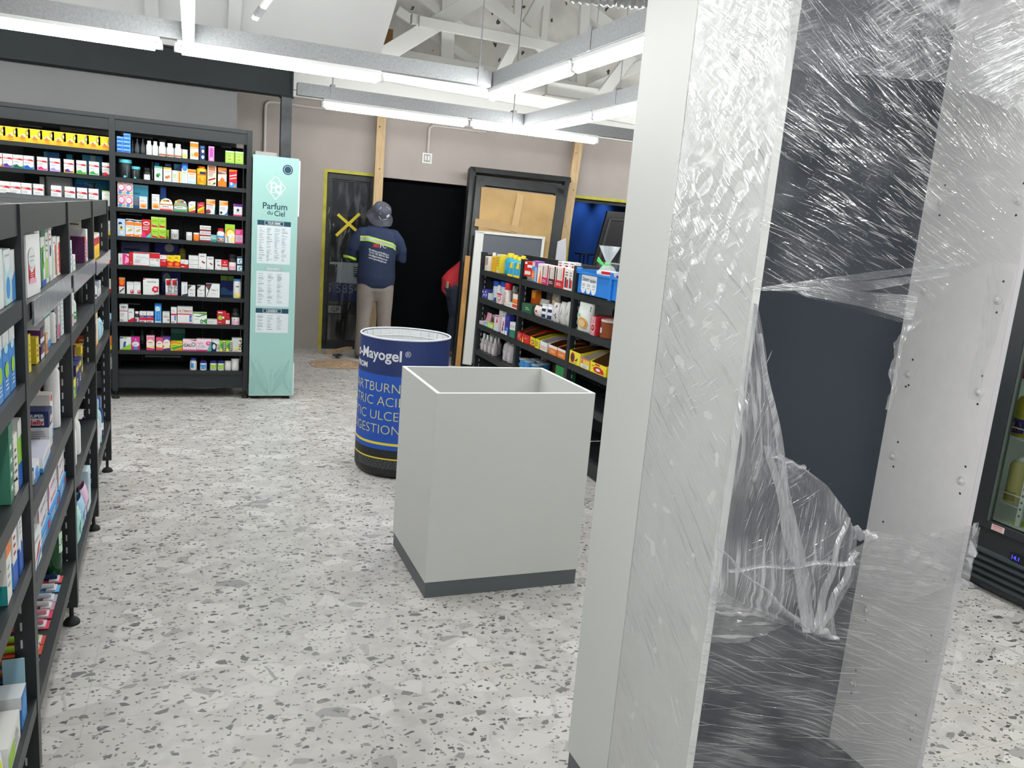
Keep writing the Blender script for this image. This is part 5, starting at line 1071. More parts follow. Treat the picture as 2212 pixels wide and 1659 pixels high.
# ================================================================== goods on the right gondola (fronts look along -x)
RSH = ['top', 'second', 'third', 'fourth', 'bottom']
RBN = {3: 'far', 2: 'middle', 1: 'near', 0: 'hidden'}
def RGd(z, xa, xb, yt, k, sh, f, desc, cat='box', dx=0.02, dz=0.0, tw=0.0, hfix=None, wfix=None):
    """zoom 5: 10.37x from (1040, 540); zoom 6: 7.135x from (1020, 680); zoom 7: 5.183x from (1000, 520); zoom 8: 16.59x from (1230, 550)"""
    s, ox, oy = {5: (10.37, 1040, 540), 6: (7.135, 1020, 680), 7: (5.183, 1000, 520), 8: (16.59, 1230, 550)}[z]
    X = HX + dx; a, b = atx(ox + xa / s, oy + yt / s, X), atx(ox + xb / s, oy + yt / s, X)
    w_ = (wfix or abs(a.y - b.y)) * .97 - .001; mg = .027 + abs(tw) * .08
    y = min(max((a.y + b.y) / 2, HY[k] + mg + w_ / 2), HY[k + 1] - mg - w_ / 2)
    top = atx(ox + (xa + xb) / 2 / s, oy + yt / s, X).z; h = hfix or max(.03, top - HZ[sh] - dz)
    if sh: h = min(h, HZ[sh - 1] - .058 - HZ[sh] - dz)
    o = f(w_, h)
    return put(o, (X, y, HZ[sh] + dz + .001), -pi / 2 + tw + RNG.uniform(-.008, .008), f'{desc}, {RSH[sh]} shelf, {RBN[k]} bay, right gondola', cat)
def Cs(base, deco, d=.07, **k):
    k.setdefault('side', base); return lambda w_, h: bx(w_, h, d, base, deco, **k)
# far bay, top shelf
RGd(5, 35, 165, 130, 3, 0, Cs('#b3704f', 'r 0 0 1 .35 W;r .1 .4 .5 .6 #c98a68', .08), 'brown and white carton', dx=.07)
RGd(5, 88, 162, 200, 3, 0, Cs('#e6e0da', 'r .1 .3 .4 .9 O;r .5 .4 .8 .9 b;l .1 .05 .9 .25 2 g', .05), 'white carton with orange bars', dx=-.0, hfix=.13)
RGd(5, 228, 270, 60, 3, 0, lambda w_, h: bottle(w_ * .8, h, '#d6c06a', 'W', 'r 0 .0 1 .5 #4a4a42;r 0 .6 1 .8 L', name='sunscreen_bottle', shape='slim'), 'bottle with blue and dark label', 'bottle', dx=.05)
RGd(5, 240, 335, 130, 3, 0, Cs('#e8b41e', 'l .3 .2 .7 .9 6 #b98a1a;r 0 .9 1 1 y', .07), 'golden yellow carton, nearer the end', 'box')
RGd(5, 350, 440, 100, 3, 0, Cs('#e9cf3a', 'r 0 .9 1 1 W;l .1 .35 .9 .85 5 #8a6a1a;r .3 0 .7 .15 W', .07), 'yellow carton with brown bands')
for i, (xa, xb, yt, c, nm) in enumerate(((492, 610, 70, '#2f9fc0', 'large'), (650, 735, 115, '#39aac8', 'second'), (735, 830, 150, '#3fb0cc', 'third'), (832, 915, 130, '#6fc4cf', 'last'))):
    RGd(5, xa, xb, yt, 3, 0, lambda w_, h, c=c: squeeze(w_, h, c, 'Y', 'T sun .5 .5 .3 L;r .1 .1 .9 .2 L', name='sunscreen_tube') if c == 'zz' else bottle(w_ * .8, h, c, 'Y', 'T sun .5 .5 .25 L;p y .1 .6 .5 .9 .3 .9', name='sunscreen_bottle', shape='pill', caph=.2, capr=.6), f'turquoise sunscreen bottle with yellow cap, {nm} from left', 'bottle', dx=.05)
for i, (xa, xb, yt) in enumerate(((600, 720, 280), (740, 870, 295))):
    RGd(5, xa, xb, yt, 3, 0, Cs('#2fa0c8', 'r 0 0 1 .15 Y;p Y .3 .6 .9 .6 .9 1 .5 1;T sun .4 .4 .16 L', .05, side='#7fcbd8'), f'low turquoise carton with yellow foot, {["left", "right"][i]} one', dx=-.0)
RGd(5, 885, 912, 190, 3, 0, Cs('#a8d8e0', 'r 0 .5 1 1 L', .05, side='#e0eef0'), 'pale blue carton by the post', dx=.13)
# far bay, second
RGd(5, 0, 80, 880, 3, 1, Cs('#3a3a9a', 'e .3 .7 .2 .1 W;e .7 .4 .2 .12 W;e .4 .2 .2 .1 u', .06), 'indigo carton with white dots, first')
RGd(5, 82, 145, 885, 3, 1, Cs('#43439f', 'e .3 .7 .2 .1 W;e .6 .4 .2 .12 W;e .4 .2 .2 .1 u', .06), 'indigo carton with white dots, second')
RGd(5, 150, 210, 975, 3, 1, Cs('W', 'r 0 .3 1 .9 L', .05), 'small pale blue and white carton')
for i, (xa, xb, yt) in enumerate(((225, 340, 690), (390, 500, 700))):
    RGd(5, xa, xb, yt, 3, 1, lambda w_, h: bottle(w_ * .75, h, '#dfe4ea', '#1f4fb8', 'w .25 .06 B;r .1 .8 .3 .9 n;T foam .5 .6 .3 b', name='spray_can', shape='spray', caph=.24), f'white spray can with blue cap, {["left", "right"][i]} one', 'can', dx=.05)
RGd(5, 350, 460, 975, 3, 1, Cs('#e4d8d8', 'r 0 .85 1 1 R;e .5 .55 .35 .25 R;e .5 .55 .24 .17 W;l .2 .1 .8 .3 2 R', .05), 'small white carton with red circle', dx=.0)
RGd(5, 330, 390, 790, 3, 1, lambda w_, h: bottle(w_ * .8, h, 'W', 'W', 'l .3 .2 .7 .8 4 S', shape='slim'), 'thin white bottle between the spray cans', 'bottle', dx=.04)
RGd(5, 500, 590, 735, 3, 1, lambda w_, h: bottle(w_ * .75, h, '#e6e2e0', 'R', 'T Elastoplast .5 .5 .3 R', name='spray_can', shape='spray', caph=.3), 'white can with red cap', 'can', dx=-.0)
RGd(5, 580, 690, 775, 3, 1, lambda w_, h: trigger(w_ * .8, h, '#c3c9a8', 'r .1 .2 .9 .8 #d4d9bc;l .2 .3 .8 .7 4 k'), 'olive trigger spray bottle', 'bottle', dx=.08)
RGd(5, 735, 850, 1000, 3, 1, Cs('#d8502a', 'r 0 .66 1 1 W;r 0 .4 1 .66 O;r 0 .3 1 .36 W;r 0 0 1 .08 W', .06), 'orange and white carton next to the post', dx=.0)
RGd(5, 540, 720, 1185, 3, 1, Cs('#e2e2dc', 'l .1 .3 .9 .7 2 S', .06), 'low white pack lying in front', dx=.0)
# far bay, third (zoom 6)
for i, (xa, xb, yt) in enumerate(((120, 185, -60), (235, 305, -55))):
    RGd(6, xa, xb, yt, 3, 2, lambda w_, h: bottle(w_ * .62, h, '#e4e6e8', 'W', 'r 0 0 1 .45 #1a2233;e .5 .55 .3 .14 k;e .5 .55 .2 .1 W;r 0 .8 1 .84 G', name='shampoo_bottle', shape='spray', caph=.25), f'white bottle with black foot, {["left", "right"][i]} one', 'bottle', dx=.12 + .10 * i)
RGd(6, 170, 238, -30, 3, 2, lambda w_, h: squeeze(w_, h, '#e0a0b4', 'P', 'l .3 .2 .7 .8 4 p'), 'pink tube standing between bottles', 'tube', dx=.02)
RGd(6, 110, 170, 110, 3, 2, Cs('#e0d0dc', 'l .1 .2 .9 .8 2 S', .05), 'little lilac carton at the end', dx=.0)
for i, (xa, xb, c) in enumerate(((170, 238, '#5cc3d0'), (235, 325, '#b3d64a'))):
    RGd(6, xa, xb, 128, 3, 2, Cs(c, 'l .1 .2 .6 .8 2 W;e .75 .5 .18 .3 W', .05), f'low {["turquoise", "lime"][i]} carton in front', dx=.0)
RGd(6, 345, 415, 15, 3, 2, Cs('#e0d2dc', 'p R .4 .5 .6 .9 .8 .6;r 0 .93 1 1 P;r 0 0 1 .12 L', .05), 'white carton with red ribbon', dx=-.005)
RGd(6, 420, 530, -55, 3, 2, Cs('#cfcfcd', 'r .0 0 .5 1 #e2e2e0;l .1 .8 .4 .9 1 S', .07), 'tall plain white carton', dx=.05)
RGd(6, 455, 512, 45, 3, 2, Cs('#e6dce0', 'p U .2 .1 .7 .2 .5 .8;p R .4 .3 .8 .6 .6 .9', .05), 'white carton with purple figure', dx=.0)
RGd(6, 512, 580, 10, 3, 2, Cs('#33308f', 'r .2 .75 .8 .9 #4a48a8;r .1 0 .7 .2 W;e .6 .3 .3 .1 b', .05), 'dark indigo carton', dx=.0)
for i, (xa, xb) in enumerate(((585, 632), (635, 688))):
    RGd(6, xa, xb, 112 + 8 * i, 3, 2, Cs('#2f7a5c', 'r 0 .48 1 1 W;l .2 .6 .8 .8 2 k', .05), f'white over green carton, {["left", "right"][i]} one', dx=.0)
# far bay, fourth: packs of small bottles
CLRB = M('hazy_bottle', '#c9c3c6', 0.2, alpha=0.75)
for r_ in range(2):
    for i in range(4):
        a = atx(1020 + (135 + 62 * i) / 7.135, 680 + 320 / 7.135, HX + .03 + .06 * r_); a.y = min(a.y, 7.10 - .075 * i + .03 * r_)
        o = bottle(.06, .16, CLRB, 'W', 'r .1 .15 .9 .8 #d3c9cf', name='saline_bottle', shape='pill', caph=.26, capr=.42)
        put(o, (HX + .03 + .065 * r_, a.y - .03 * r_, HZ[3] + .001), -pi / 2, f'clear bottle, white cap, {ORD[i]} in {["front", "back"][r_]} row, far bay fourth shelf of right gondola', 'bottle')
a = atx(1020 + 530 / 7.135, 680 + 400 / 7.135, HX + .04)
a.y = max(a.y, HY[3] + .17)
t = thing('bottle_pack', 'two big clear bottles in shrink wrap, fourth shelf, far bay, right gondola', 'bottle pack', (HX + .02, a.y, HZ[3] + .001), -pi / 2)
for sx in (-1, 1):
    o = bottle(.10, .185, CLRB, 'W', 'r .1 .1 .8 .75 #cbbdca', name='bottle', shape='pill', caph=.12, capr=.3); o.parent = t; o.location = (sx * .053, .02, .002)
o = pouch(.25, .188, .16, 'V', '', name='shrink_wrap'); o.data.materials.clear(); o.data.materials.append(M('shrink_wrap_film', '#e3e6ea', 0.12, alpha=0.22)); o.parent = t
# middle bay, top
RGd(5, 970, 1115, 335, 2, 0, Cs('#c8261f', 'r .05 .82 .3 .95 W;r .35 .6 .95 .78 W;r .1 .12 .75 .36 #d9d8c8', .05), 'red bag-shaped carton leaning', 'pack', tw=.2, dz=.03, hfix=.12)
RGd(5, 1150, 1270, 250, 2, 0, Cs('#8f4fb0', 'r 0 .7 .5 .95 #e8c8b0;r 0 0 1 .72 b;e .3 .3 .3 .25 O;r .6 .0 1 .7 #8fc0e0;l .1 .2 .5 .4 3 T', .06), 'purple and blue pack', 'pack')
for i, (xa, xb, yt, c, nm) in enumerate(((1275, 1380, 310, 'O', 'orange'), (1375, 1520, 335, '#c2265f', 'crimson'), (1525, 1680, 365, '#4f1620', 'maroon'), (1680, 1880, 385, '#c6232b', 'red'), (1880, 1985, 430, '#e4e0de', 'white'), (1985, 2060, 450, '#d8a0a0', 'pale red'))):
    dec = f'r 0 0 1 1 #e6dcd4;r 0 0 1 .36 {c};r .82 0 1 1 {c};r .08 .36 .18 .9 k;l .15 .1 .85 .26 2 W;r .3 .4 .7 .92 #cfc6c0' if i in (1, 2, 3) else ('r 0 0 1 1 #e8e0da;p O .2 0 .9 0 .8 .5 .6 .75 .5 .4;l .1 .8 .9 .9 1 S' if i == 0 else 'r .1 .1 .45 .6 k;r .5 .1 .9 .5 R;l .15 .65 .85 .9 2 k')
    RGd(5, xa, xb, yt, 2, 0, Cs('#e4dcd6', dec, .07, side='#e6ddd8'), f'lip balm display carton with {nm} print', dx=.0)
for i, (xa, xb, c, nm) in enumerate(((1720, 1840, 'P', 'pink'), (1845, 1990, '#7a1f3a', 'wine'), (2000, 2110, 'R', 'red'))):
    RGd(5, xa, xb, 255 + 14 * i, 2, 0, Cs('#e6e4e2', f'p {c} .1 .55 .9 .55 .7 .85 .3 .85;l .1 .88 .9 .97 1 k', .05), f'white carton with {nm} arch standing behind', dx=.14)
# middle bay, second
RGd(5, 1000, 1098, 875, 2, 1, Cs('#d9781f', 'r 0 0 1 .5 #cf4f1f;r .2 .5 .8 .9 #e0a020;l .2 .2 .8 .4 2 r', .05), 'orange carton standing alone', dx=.10, dz=.05)
for i, (xa, xb, c, nm) in enumerate(((1225, 1305, '#b9bbbb', 'grey'), (1325, 1435, '#5a605c', 'dark and silver'), (1455, 1540, '#b89a70', 'tan'))):
    RGd(5, xa, xb, 820, 2, 1, Cs(c, 'l .2 .2 .8 .8 5 k' if i == 0 else 'r .1 .8 .9 .96 V;r .5 .3 .9 .5 R;l .1 .1 .5 .6 4 V' if i == 1 else 'l .2 .0 .8 .15 2 T', .03), f'{nm} pack leaning at the back', dx=.24 + .04 * i, dz=.06, cat='pack')
RGd(5, 905, 1130, 1250, 2, 1, Cs('#2f5f42', 'l .4 .3 .8 .7 2 E', .12, top='#2f5f42', side='#2f5f42'), 'low green carton lying flat', dx=.01, hfix=.07)
RGd(5, 1080, 1330, 1110, 2, 1, lambda w_, h: pouch(w_, h, .05, '#cfcfcd', 'l .2 .5 .5 .7 2 k'), 'crumpled pale grey pouch', 'pouch', dx=.14, hfix=.115)
RGd(5, 1140, 1300, 1250, 2, 1, lambda w_, h: pouch(w_, h, .07, '#d8cfc8', 'e .6 .5 .1 .12 R;l .1 .15 .6 .35 2 s'), 'cream pouch with red drop', 'pouch', dx=-.01)
for i, (xa, xb, yt) in enumerate(((1320, 1440, 1205), (1440, 1580, 1215))):
    RGd(5, xa, xb, yt, 2, 1, lambda w_, h, i=i: bottle(w_ * .9, h, '#e2e2e2', 'W', 'r .1 .6 .9 .85 n;r .2 .05 .9 .35 #1a2a5a;l .2 .4 .8 .55 2 S', name='tub', shape='jar', caph=.12), f'white tub with navy label, {["left", "right"][i]} one', 'tub', dx=.01)
RGd(5, 1560, 1710, 1180, 2, 1, lambda w_, h: pouch(w_, h, .06, '#cfcccb', 'r 0 .02 1 .28 #6a2f9a;p k .6 .3 .8 .4 .75 .9 .65 .8;r .7 .2 .8 .9 #5a3a4a'), 'silver pouch with purple foot', 'pouch', dx=.0)
for i, (xa, xb) in enumerate(((1715, 1850), (1850, 1990))):
    RGd(5, xa, xb, 1170, 2, 1, lambda w_, h: pouch(w_, h, .07, '#c9c8c5', 'r 0 .0 1 .24 #ee8a1f;p W .2 .4 .4 .5 .35 .9;p s .6 .4 .7 .5 .65 .85'), f'silver pouch with orange foot, {["left", "right"][i]} one', 'pouch', dx=.0)
RGd(5, 1545, 1730, 960, 2, 1, lambda w_, h: pouch(w_, h, .05, '#d8cfc0', 'e .5 .4 .3 .25 #c8843a;r .1 .1 .9 .2 W;e .8 .3 .15 .08 n'), 'biscuit pouch with brown picture', 'pouch', dx=.14, dz=.06)
# middle bay, third: counter display trays (zoom 6)
def Tr(c, inner, deco, d=.25, back=None, hh=.07): return lambda w_, h: ptray(w_, hh, d, c, inner, deco, back=back or h)
RGd(6, 705, 778, 175, 2, 2, Tr('#c22a2e', '#5a3a24', 'l .1 .3 .9 .8 3 p;p O .6 .1 .95 .1 .9 .5', .30), 'red display tray with brown inside', 'tray', dx=.0)
RGd(6, 780, 900, 200, 2, 2, Tr('#cf2228', '#5a3a24', 't sweets .5 .6 .2 W;p Y .0 .0 .2 0 .1 .8', .32), 'bright red display tray', 'tray', dx=.0)
RGd(6, 903, 985, 270, 2, 2, Tr('#e8cf2a', '#4a2f1c', 'p R 0 0 1 0 1 .15 0 .2;r .2 .3 .8 .7 k;r .3 .4 .7 .6 Y;l .2 .75 .8 .9 1 R', .30), 'yellow display tray with dark inside', 'tray', dx=.0)
RGd(6, 985, 1050, 320, 2, 2, Tr('#dcd22a', '#b8b020', 'l .1 .2 .9 .8 3 k;r 0 0 1 .2 Y', .34, back=.12), 'lime yellow display tray', 'tray', dx=.0)
RGd(6, 1048, 1170, 400, 2, 2, Tr('#d9d4ce', '#b5aeb0', 'l .1 .2 .9 .5 2 O;r 0 .6 1 1 W', .28, back=.11), 'white display tray', 'tray', dx=.0)
RGd(6, 1182, 1318, 460, 2, 2, Tr('#e07a2a', '#4a2a1a', 'r 0 .7 1 1 W;t cookie .5 .4 .3 W', .24, back=.11), 'orange display tray with white rim, left one', 'tray', dx=.0)
RGd(6, 1335, 1468, 500, 2, 2, Tr('#e27a30', '#4a2a1a', 'r 0 .75 1 1 W;t cookie .5 .4 .3 W', .24, back=.10), 'orange display tray with white rim, right one', 'tray', dx=.0)
RGd(6, 1370, 1490, 300, 2, 2, Cs('#d8562a', 'l .1 .5 .6 .7 1 W', .05), 'rust orange carton behind the trays', dx=.36, hfix=.2)
# middle bay, fourth: tubs with blue lids
for i in range(5):
    for r_ in range(2):
        a = atx(1020 + (780 + 118 * i) / 7.135, 680 + 730 / 7.135, HX + .07 + .1 * r_)
        if i >= 3: continue
        o = bottle(.088, .10, '#3a8fd0', '#a9bdc9', 'r 0 .05 1 .35 W;l .2 .5 .8 .8 2 W', name='yoghurt_cup', shape='jar', caph=.1, capr=1.08)
        put(o, (HX + .03 + .097 * r_, min(a.y + .02, HY[3] - .075 - .096 * i), HZ[3] + .001), -pi / 2, f'blue cup with silver lid, {ORD[i]} in {["front", "back"][r_]} row, middle bay of right gondola', 'cup')
RGd(6, 705, 775, 460, 2, 3, Cs('#d9d6d2', 'r 0 .5 1 .8 #c8502a;e .5 .35 .2 .1 k', .04), 'white pack with red band by the post', dx=.24, dz=.07)
RGd(6, 1305, 1440, 780, 2, 3, Cs('#1f7a3f', 'l .3 .3 .7 .6 2 E', .1), 'green carton by the post', dx=.0)
RGd(6, 1240, 1290, 770, 2, 3, Cs('#6a452a', 'r .1 .2 .9 .8 #7a5233', .08), 'brown cardboard carton', dx=.22)
# near bay
o = None
RGd(7, 1275, 1425, 640, 1, 1, lambda w_, h: pouch(w_, h, .08, '#d9dfdb', 'r 0 .68 1 1 #1f7a5a;r .1 .72 .9 .9 #141a1a;t Stacks .5 .8 .08 W b;e .55 .3 .3 .2 #e0a85a;e .55 .3 .2 .13 #e8c890;r 0 0 1 .05 G;l .1 .5 .5 .62 2 G'), 'white crisps pouch with green top', 'pouch', dx=-.01, tw=.1)
RGd(7, 1436, 1505, 850, 1, 1, Cs('#b5222f', 'r .1 0 .18 1 W;r .3 0 .38 1 W;r .5 0 .58 1 W;r .7 0 .78 1 W;e .5 .4 .4 .22 W;e .5 .4 .34 .18 #b5222f;l .3 .35 .7 .48 2 W', .12), 'red and white striped popcorn carton', dx=.0)
RGd(7, 1500, 1640, 850, 1, 1, Cs('#b02a35', 'r .2 0 .3 1 W;r .5 0 .6 1 W;r .8 0 .9 1 W', .1), 'striped carton behind the brown tub', dx=.12)
RGd(7, 1495, 1640, 885, 1, 1, lambda w_, h: bottle(w_, h, '#7a3f1f', '#c9b9ae', 'r .1 .35 .5 .7 W;t 1 .2 .5 .2 k', name='sweets_tub', shape='jar', caph=.12), 'brown tub with white price label', 'tub', dx=.0)
RGd(7, 1220, 1360, 1060, 1, 2, Cs('#d9602f', 'l .1 .3 .8 .8 4 #e8a07a;l .2 .8 .6 .9 1 W', .05), 'orange carton at the back by the post', dx=.37, hfix=.2)
RGd(7, 1200, 1330, 1190, 1, 2, Tr('#e8dc3a', '#5a3a20', 'e .3 .5 .2 .4 R;e .3 .5 .14 .28 k;p k .5 .3 .8 .6 .7 .3;l .1 .1 .9 .2 1 R', .32, hh=.09), 'tall yellow display tray with red seal', 'tray', dx=-.0)
RGd(7, 1320, 1430, 1285, 1, 2, Tr('#e8d03a', '#c9c2b0', 'r 0 0 1 1 #e2c84a;r .05 .1 .95 .4 W;t mentos .5 .25 .2 U;r 0 .9 1 1 P;p P .1 .5 .3 .5 .2 .95', .3, back=.12), 'yellow sweets tray with pink edge', 'tray', dx=.0)
RGd(7, 1430, 1620, 1345, 1, 2, Tr('#ecd62a', '#6a4a2e', 'e .5 .4 .3 .3 R;e .5 .4 .14 .14 W;l .1 .6 .3 .8 1 k;p R .7 .1 .9 .2 .8 .6;r .3 .8 .6 .95 R', .3, back=.14), 'yellow display tray with red berries', 'tray', dx=.0)
RGd(7, 1385, 1510, 1070, 1, 2, Cs('#cfd42f', 'e .5 .7 .35 .2 k;e .5 .7 .25 .12 W;p k .4 .2 .6 .2 .5 .5;r 0 0 .3 .4 #a8ae20', .03), 'yellow header card with black bird mark', 'card', dx=.335, hfix=.22)
# blue crate with handwritten label, with things in it
ya, yb = atx(1252, 600, HX - .01).y, atx(1333, 600, HX - .01).y
yb = HY[1] + .035; ym = (ya + yb) / 2; wc = ya - yb
t = thing('storage_crate', 'blue plastic crate with a handwritten paper label, on the right gondola', 'crate', (HX - .02, ym, HZ[0] + .001), -pi / 2)
CR = M('blue_crate_plastic', '#1f78cf', 0.4)
h_, d_, tk = .150, .36, .006
mb = MB()
mb.box((-wc / 2, 0, 0), (wc / 2, d_, tk), CR); mb.box((-wc / 2, 0, 0), (wc / 2, tk, h_), CR); mb.box((-wc / 2, d_ - tk, 0), (wc / 2, d_, h_ + .03), CR)
mb.box((-wc / 2, 0, 0), (-wc / 2 + tk, d_, h_ + .02), CR); mb.box((wc / 2 - tk, 0, 0), (wc / 2, d_, h_ + .02), CR); mb.build('crate_body', t)
mb = MB(); mb.box((-wc / 2 - .012, -.012, h_ - .012), (wc / 2 + .012, -.0002, h_ + .004), CR); mb.box((-wc / 2 - .012, -.012, h_ + .004), (-wc / 2 + .06, .0, h_ + .03), CR); mb.box((.0 + .045, -.014, .0), (.075, -.0002, h_ + .03), CR); mb.box((wc / 2 - .06, -.012, h_ + .004), (wc / 2 + .012, 0, h_ + .03), CR); mb.build('rim', t, bevel=.003)
mb = MB(); mb.T = Matrix.Translation((-wc / 2 + .06 + .225, 0, 0)); P = [(-.225, -.002, .135), (.0, -.002, .135), (.0, -.002, .06)]
for c_ in (-.035, -.1125, -.19): P += [(c_ + .036 * cos(a), -.002, .045 + .036 * sin(a)) for a in [-k * pi / 8 for k in range(9)]]
P += [(-.225, -.002, .06)]
mb.prism(P, (0, .0012, 0), pc('#dfe3e6'))
def gl(u, v): return (u, -.0026, v)
text_on(mb, 'Diabect', -.163, .108, .026, pc('K'), gl, wmax=.10, bold=.01)
text_on(mb, 'basket', -.055, .103, .026, pc('K'), gl, wmax=.085, bold=.01)
for c_ in (-.035, -.1125, -.19):
    for j, (ww, zz) in enumerate(((.045, .07), (.045, .06), (.03, .045))): mb.poly([gl(c_ - ww / 2, zz), gl(c_ + ww / 2, zz), gl(c_ + ww / 2, zz + .005), gl(c_ - ww / 2, zz + .005)], pc('#8f9598'))
o = mb.build('paper_label', t); o['label'] = 'white scalloped paper label'
def incrate(o, x, y, z, label, cat, rz=0.0, tilt=0.0):
    o.location = (HX - .02 + y, ym - x, HZ[0] + z + .0025); o.rotation_euler = (0, tilt, -pi / 2 + rz); return tag(o, label, cat)
incrate(bx(.14, .165, .05, '#8f1f24', 'r 0 .8 1 1 r;l .2 .3 .8 .6 2 T', top='W', side='#8f1f24'), -.07, .14, tk, 'dark red carton standing in the blue crate', 'box')
incrate(bx(.13, .17, .05, '#c9c4a0', 'l .2 .3 .8 .6 2 S', top='T', side='#c9c4a0'), -.20, .25, tk, 'beige carton at the left end of the blue crate', 'box')
incrate(bx(.13, .19, .05, '#8a1a20', 'l .2 .3 .8 .6 2 T', top='#a02a2a', side='#8a1a20'), .02, .24, tk, 'dark red carton at the back of the blue crate', 'box')
incrate(bx(.15, .02, .1, '#e2e0dc', 'r .3 0 1 1 R', top='#e6e4e0'), -.11, .03, .156, 'white card lying across the blue crate', 'card', rz=.3)
# tied cellophane bag
t = thing('gift_bag', 'clear cellophane bag tied with a green ribbon, leaning out of the crate', 'bag', (HX + .13, min(max(atx(1303, 600, HX + .13).y, yb + .125), ya - .135), HZ[0] + .012), -pi / 2)
CEL = M('cellophane', '#e2e8ec', 0.1, alpha=0.40)
mb = MB(); rr = random.Random(2); N_ = 24
prof = [(.045, .0), (.08, .03), (.092, .09), (.088, .15), (.05, .19), (.016, .205), (.022, .23), (.05, .28), (.078, .33)]
rings = [[(r0 * (1 + (.18 if i % 2 else -.12) * min(1, max(0, (zz - .15) * 9))) * cos(2 * pi * i / N_), r0 * .75 * (1 + (.18 if i % 2 else -.12) * min(1, max(0, (zz - .15) * 9))) * sin(2 * pi * i / N_), zz) for i in range(N_)] for r0, zz in prof]
mb.loft(rings, CEL, cap=False); mb.build('cellophane', t, sharp=.3)
mb = MB(); 
for q in ((-.03, .0, .05, .05), (.035, .01, .06, .05), (.0, -.01, .11, .045), (-.04, .02, .12, .04), (.05, .0, .13, .04)):
    mb.lathe([(0, -q[3]), (q[3] * .8, -q[3] * .5), (q[3], 0), (q[3] * .8, q[3] * .5), (0, q[3])], pc('T'), 10, (q[0], q[1], q[2]))
mb.build('biscuits', t)
RIB = M('green_ribbon', '#4fd05f', 0.45)
mb = MB(); mb.lathe([(.02, .196), (.024, .205), (.02, .214)], RIB, 12)
mb.prism([(-.02, -.02, .2), (-.10, -.03, .25), (-.115, -.03, .22), (-.03, -.02, .19)], (0, .004, 0), RIB); mb.prism([(-.02, -.022, .2), (-.05, -.05, .12), (-.03, -.06, .08), (.0, -.03, .19)], (0, .004, 0), RIB)
mb.build('ribbon', t)
# wire baskets and back cards seen between goods
def wire_rack(loc, w_, d_, label):
    t = thing('wire_rack', label, 'wire rack', loc, -pi / 2)
    mb = MB(); mb.tube([(-w_ / 2, 0, 0), (w_ / 2, 0, 0), (w_ / 2, d_, 0), (-w_ / 2, d_, 0)], .004, WIRE, 6, closed=True); mb.build('frame', t)
    for i in range(1, 5):
        mb = MB(); y = d_ * i / 5; mb.tube([(-w_ / 2 + .003, y, .001), (w_ / 2 - .003, y, .001)], .0028, WIRE, 5); mb.build('wire', t)
    return t
a = atx(1020 + 960 / 7.135, 680 + 150 / 7.135, HX + .15); wire_rack((HX + .2, a.y, HZ[2] + .192), .42, .2, 'white wire rack above the red display trays')
a = atx(1020 + 950 / 7.135, 680 + 630 / 7.135, HX + .15); wire_rack((HX + .2, a.y, HZ[3] + .17), .40, .2, 'white wire rack above the blue cups')
for k, sh, zz, yy, w_, h_, lab in ((2, 1, .03, 5.37, .30, .16, 'plain white card at the back, second shelf'), (2, 2, .06, 5.40, .24, .10, 'plain white card at the back, third shelf'), (1, 1, .02, 4.75, .33, .18, 'big white card behind the popcorn carton'), (1, 3, .02, 4.62, .36, .15, 'white ticket panel low by the column'), (1, 3, .06, 4.88, .20, .10, 'small white panel low by the column')):
    put(bx(w_, h_, .006, '#d2d4d8', 'l .1 .5 .9 .8 3 k' if sh == 3 else 'l .1 .05 .6 .2 1 S', name='price_card'), (HX + .36 - .1 * (sh == 3), yy, HZ[sh] + zz * 0 + .001), -pi / 2, lab + ' of right gondola', 'card')
# things seen in the gap beside the white column
put(bx(.2, .09, .12, '#c22a6a', 'e .3 .5 .1 .2 W;e .7 .6 .1 .1 p;l .2 .1 .8 .3 1 W', side='#c22a6a', sdeco='e .3 .5 .15 .2 W;e .7 .7 .1 .1 p;e .6 .3 .12 .14 p'), (HX + .02, 3.9, HZ[3] + .001), -pi / 2, 'magenta carton seen in the gap beside the white column', 'box')
put(bx(.12, .14, .1, '#2355b8', 'r 0 0 1 .5 W;r 0 0 1 .25 c', side='#2355b8', sdeco='t e .5 .8 .2 W b;r 0 0 1 .55 #dfe6ea;r .2 .35 .8 .48 U;r 0 0 1 .28 #6fc4b8'), (HX + .02, 4.0, HZ[4] + .001), -pi / 2, 'blue and white carton low in the gap beside the column', 'box')
# rear side of the gondola top: dark folded cloth
put(bx(.30, .035, .14, '#50565c', '', name='folded_cloth', side='#50565c', top='#666c72'), (HB + .03, 5.6, HTS[2] + .001), -pi / 2, 'grey folded sheet on the top rail of the right gondola', 'sheet')
# ================================================================== white bin, drum, perfume stand
bx0, bx1, by0, by1, bh = 0.966, 1.718, 3.165, 3.775, 0.935
t = thing('dump_bin', 'open white laminate bin with grey plinth standing in the aisle', 'bin', ((bx0 + bx1) / 2, (by0 + by1) / 2, 0))
L = local(t); e = 0.016; kz = 0.075
mb = MB(); mb.T = L; mb.box((bx0, by0, kz), (bx1, by0 + e, bh - 0.0015), WHITE); mb.build('front_panel', t, bevel=0.0008)
mb = MB(); mb.T = L; mb.box((bx0, by1 - e, kz), (bx1, by1, bh - 0.0015), WHITE); mb.build('rear_panel', t, bevel=0.0008)
for xa in (bx0, bx1 - e):
    mb = MB(); mb.T = L; mb.box((xa, by0 + e, kz), (xa + e, by1 - e, bh - 0.0015), WHITE); mb.build('side_panel', t, bevel=0.0008)
mb = MB(); mb.T = L
for a, b in (((bx0, by0), (bx1, by0 + e)), ((bx0, by1 - e), (bx1, by1)), ((bx0, by0 + e), (bx0 + e, by1 - e)), ((bx1 - e, by0 + e), (bx1, by1 - e))):
    mb.box((a[0], a[1], bh - 0.0015), (b[0], b[1], bh), WEDGE)
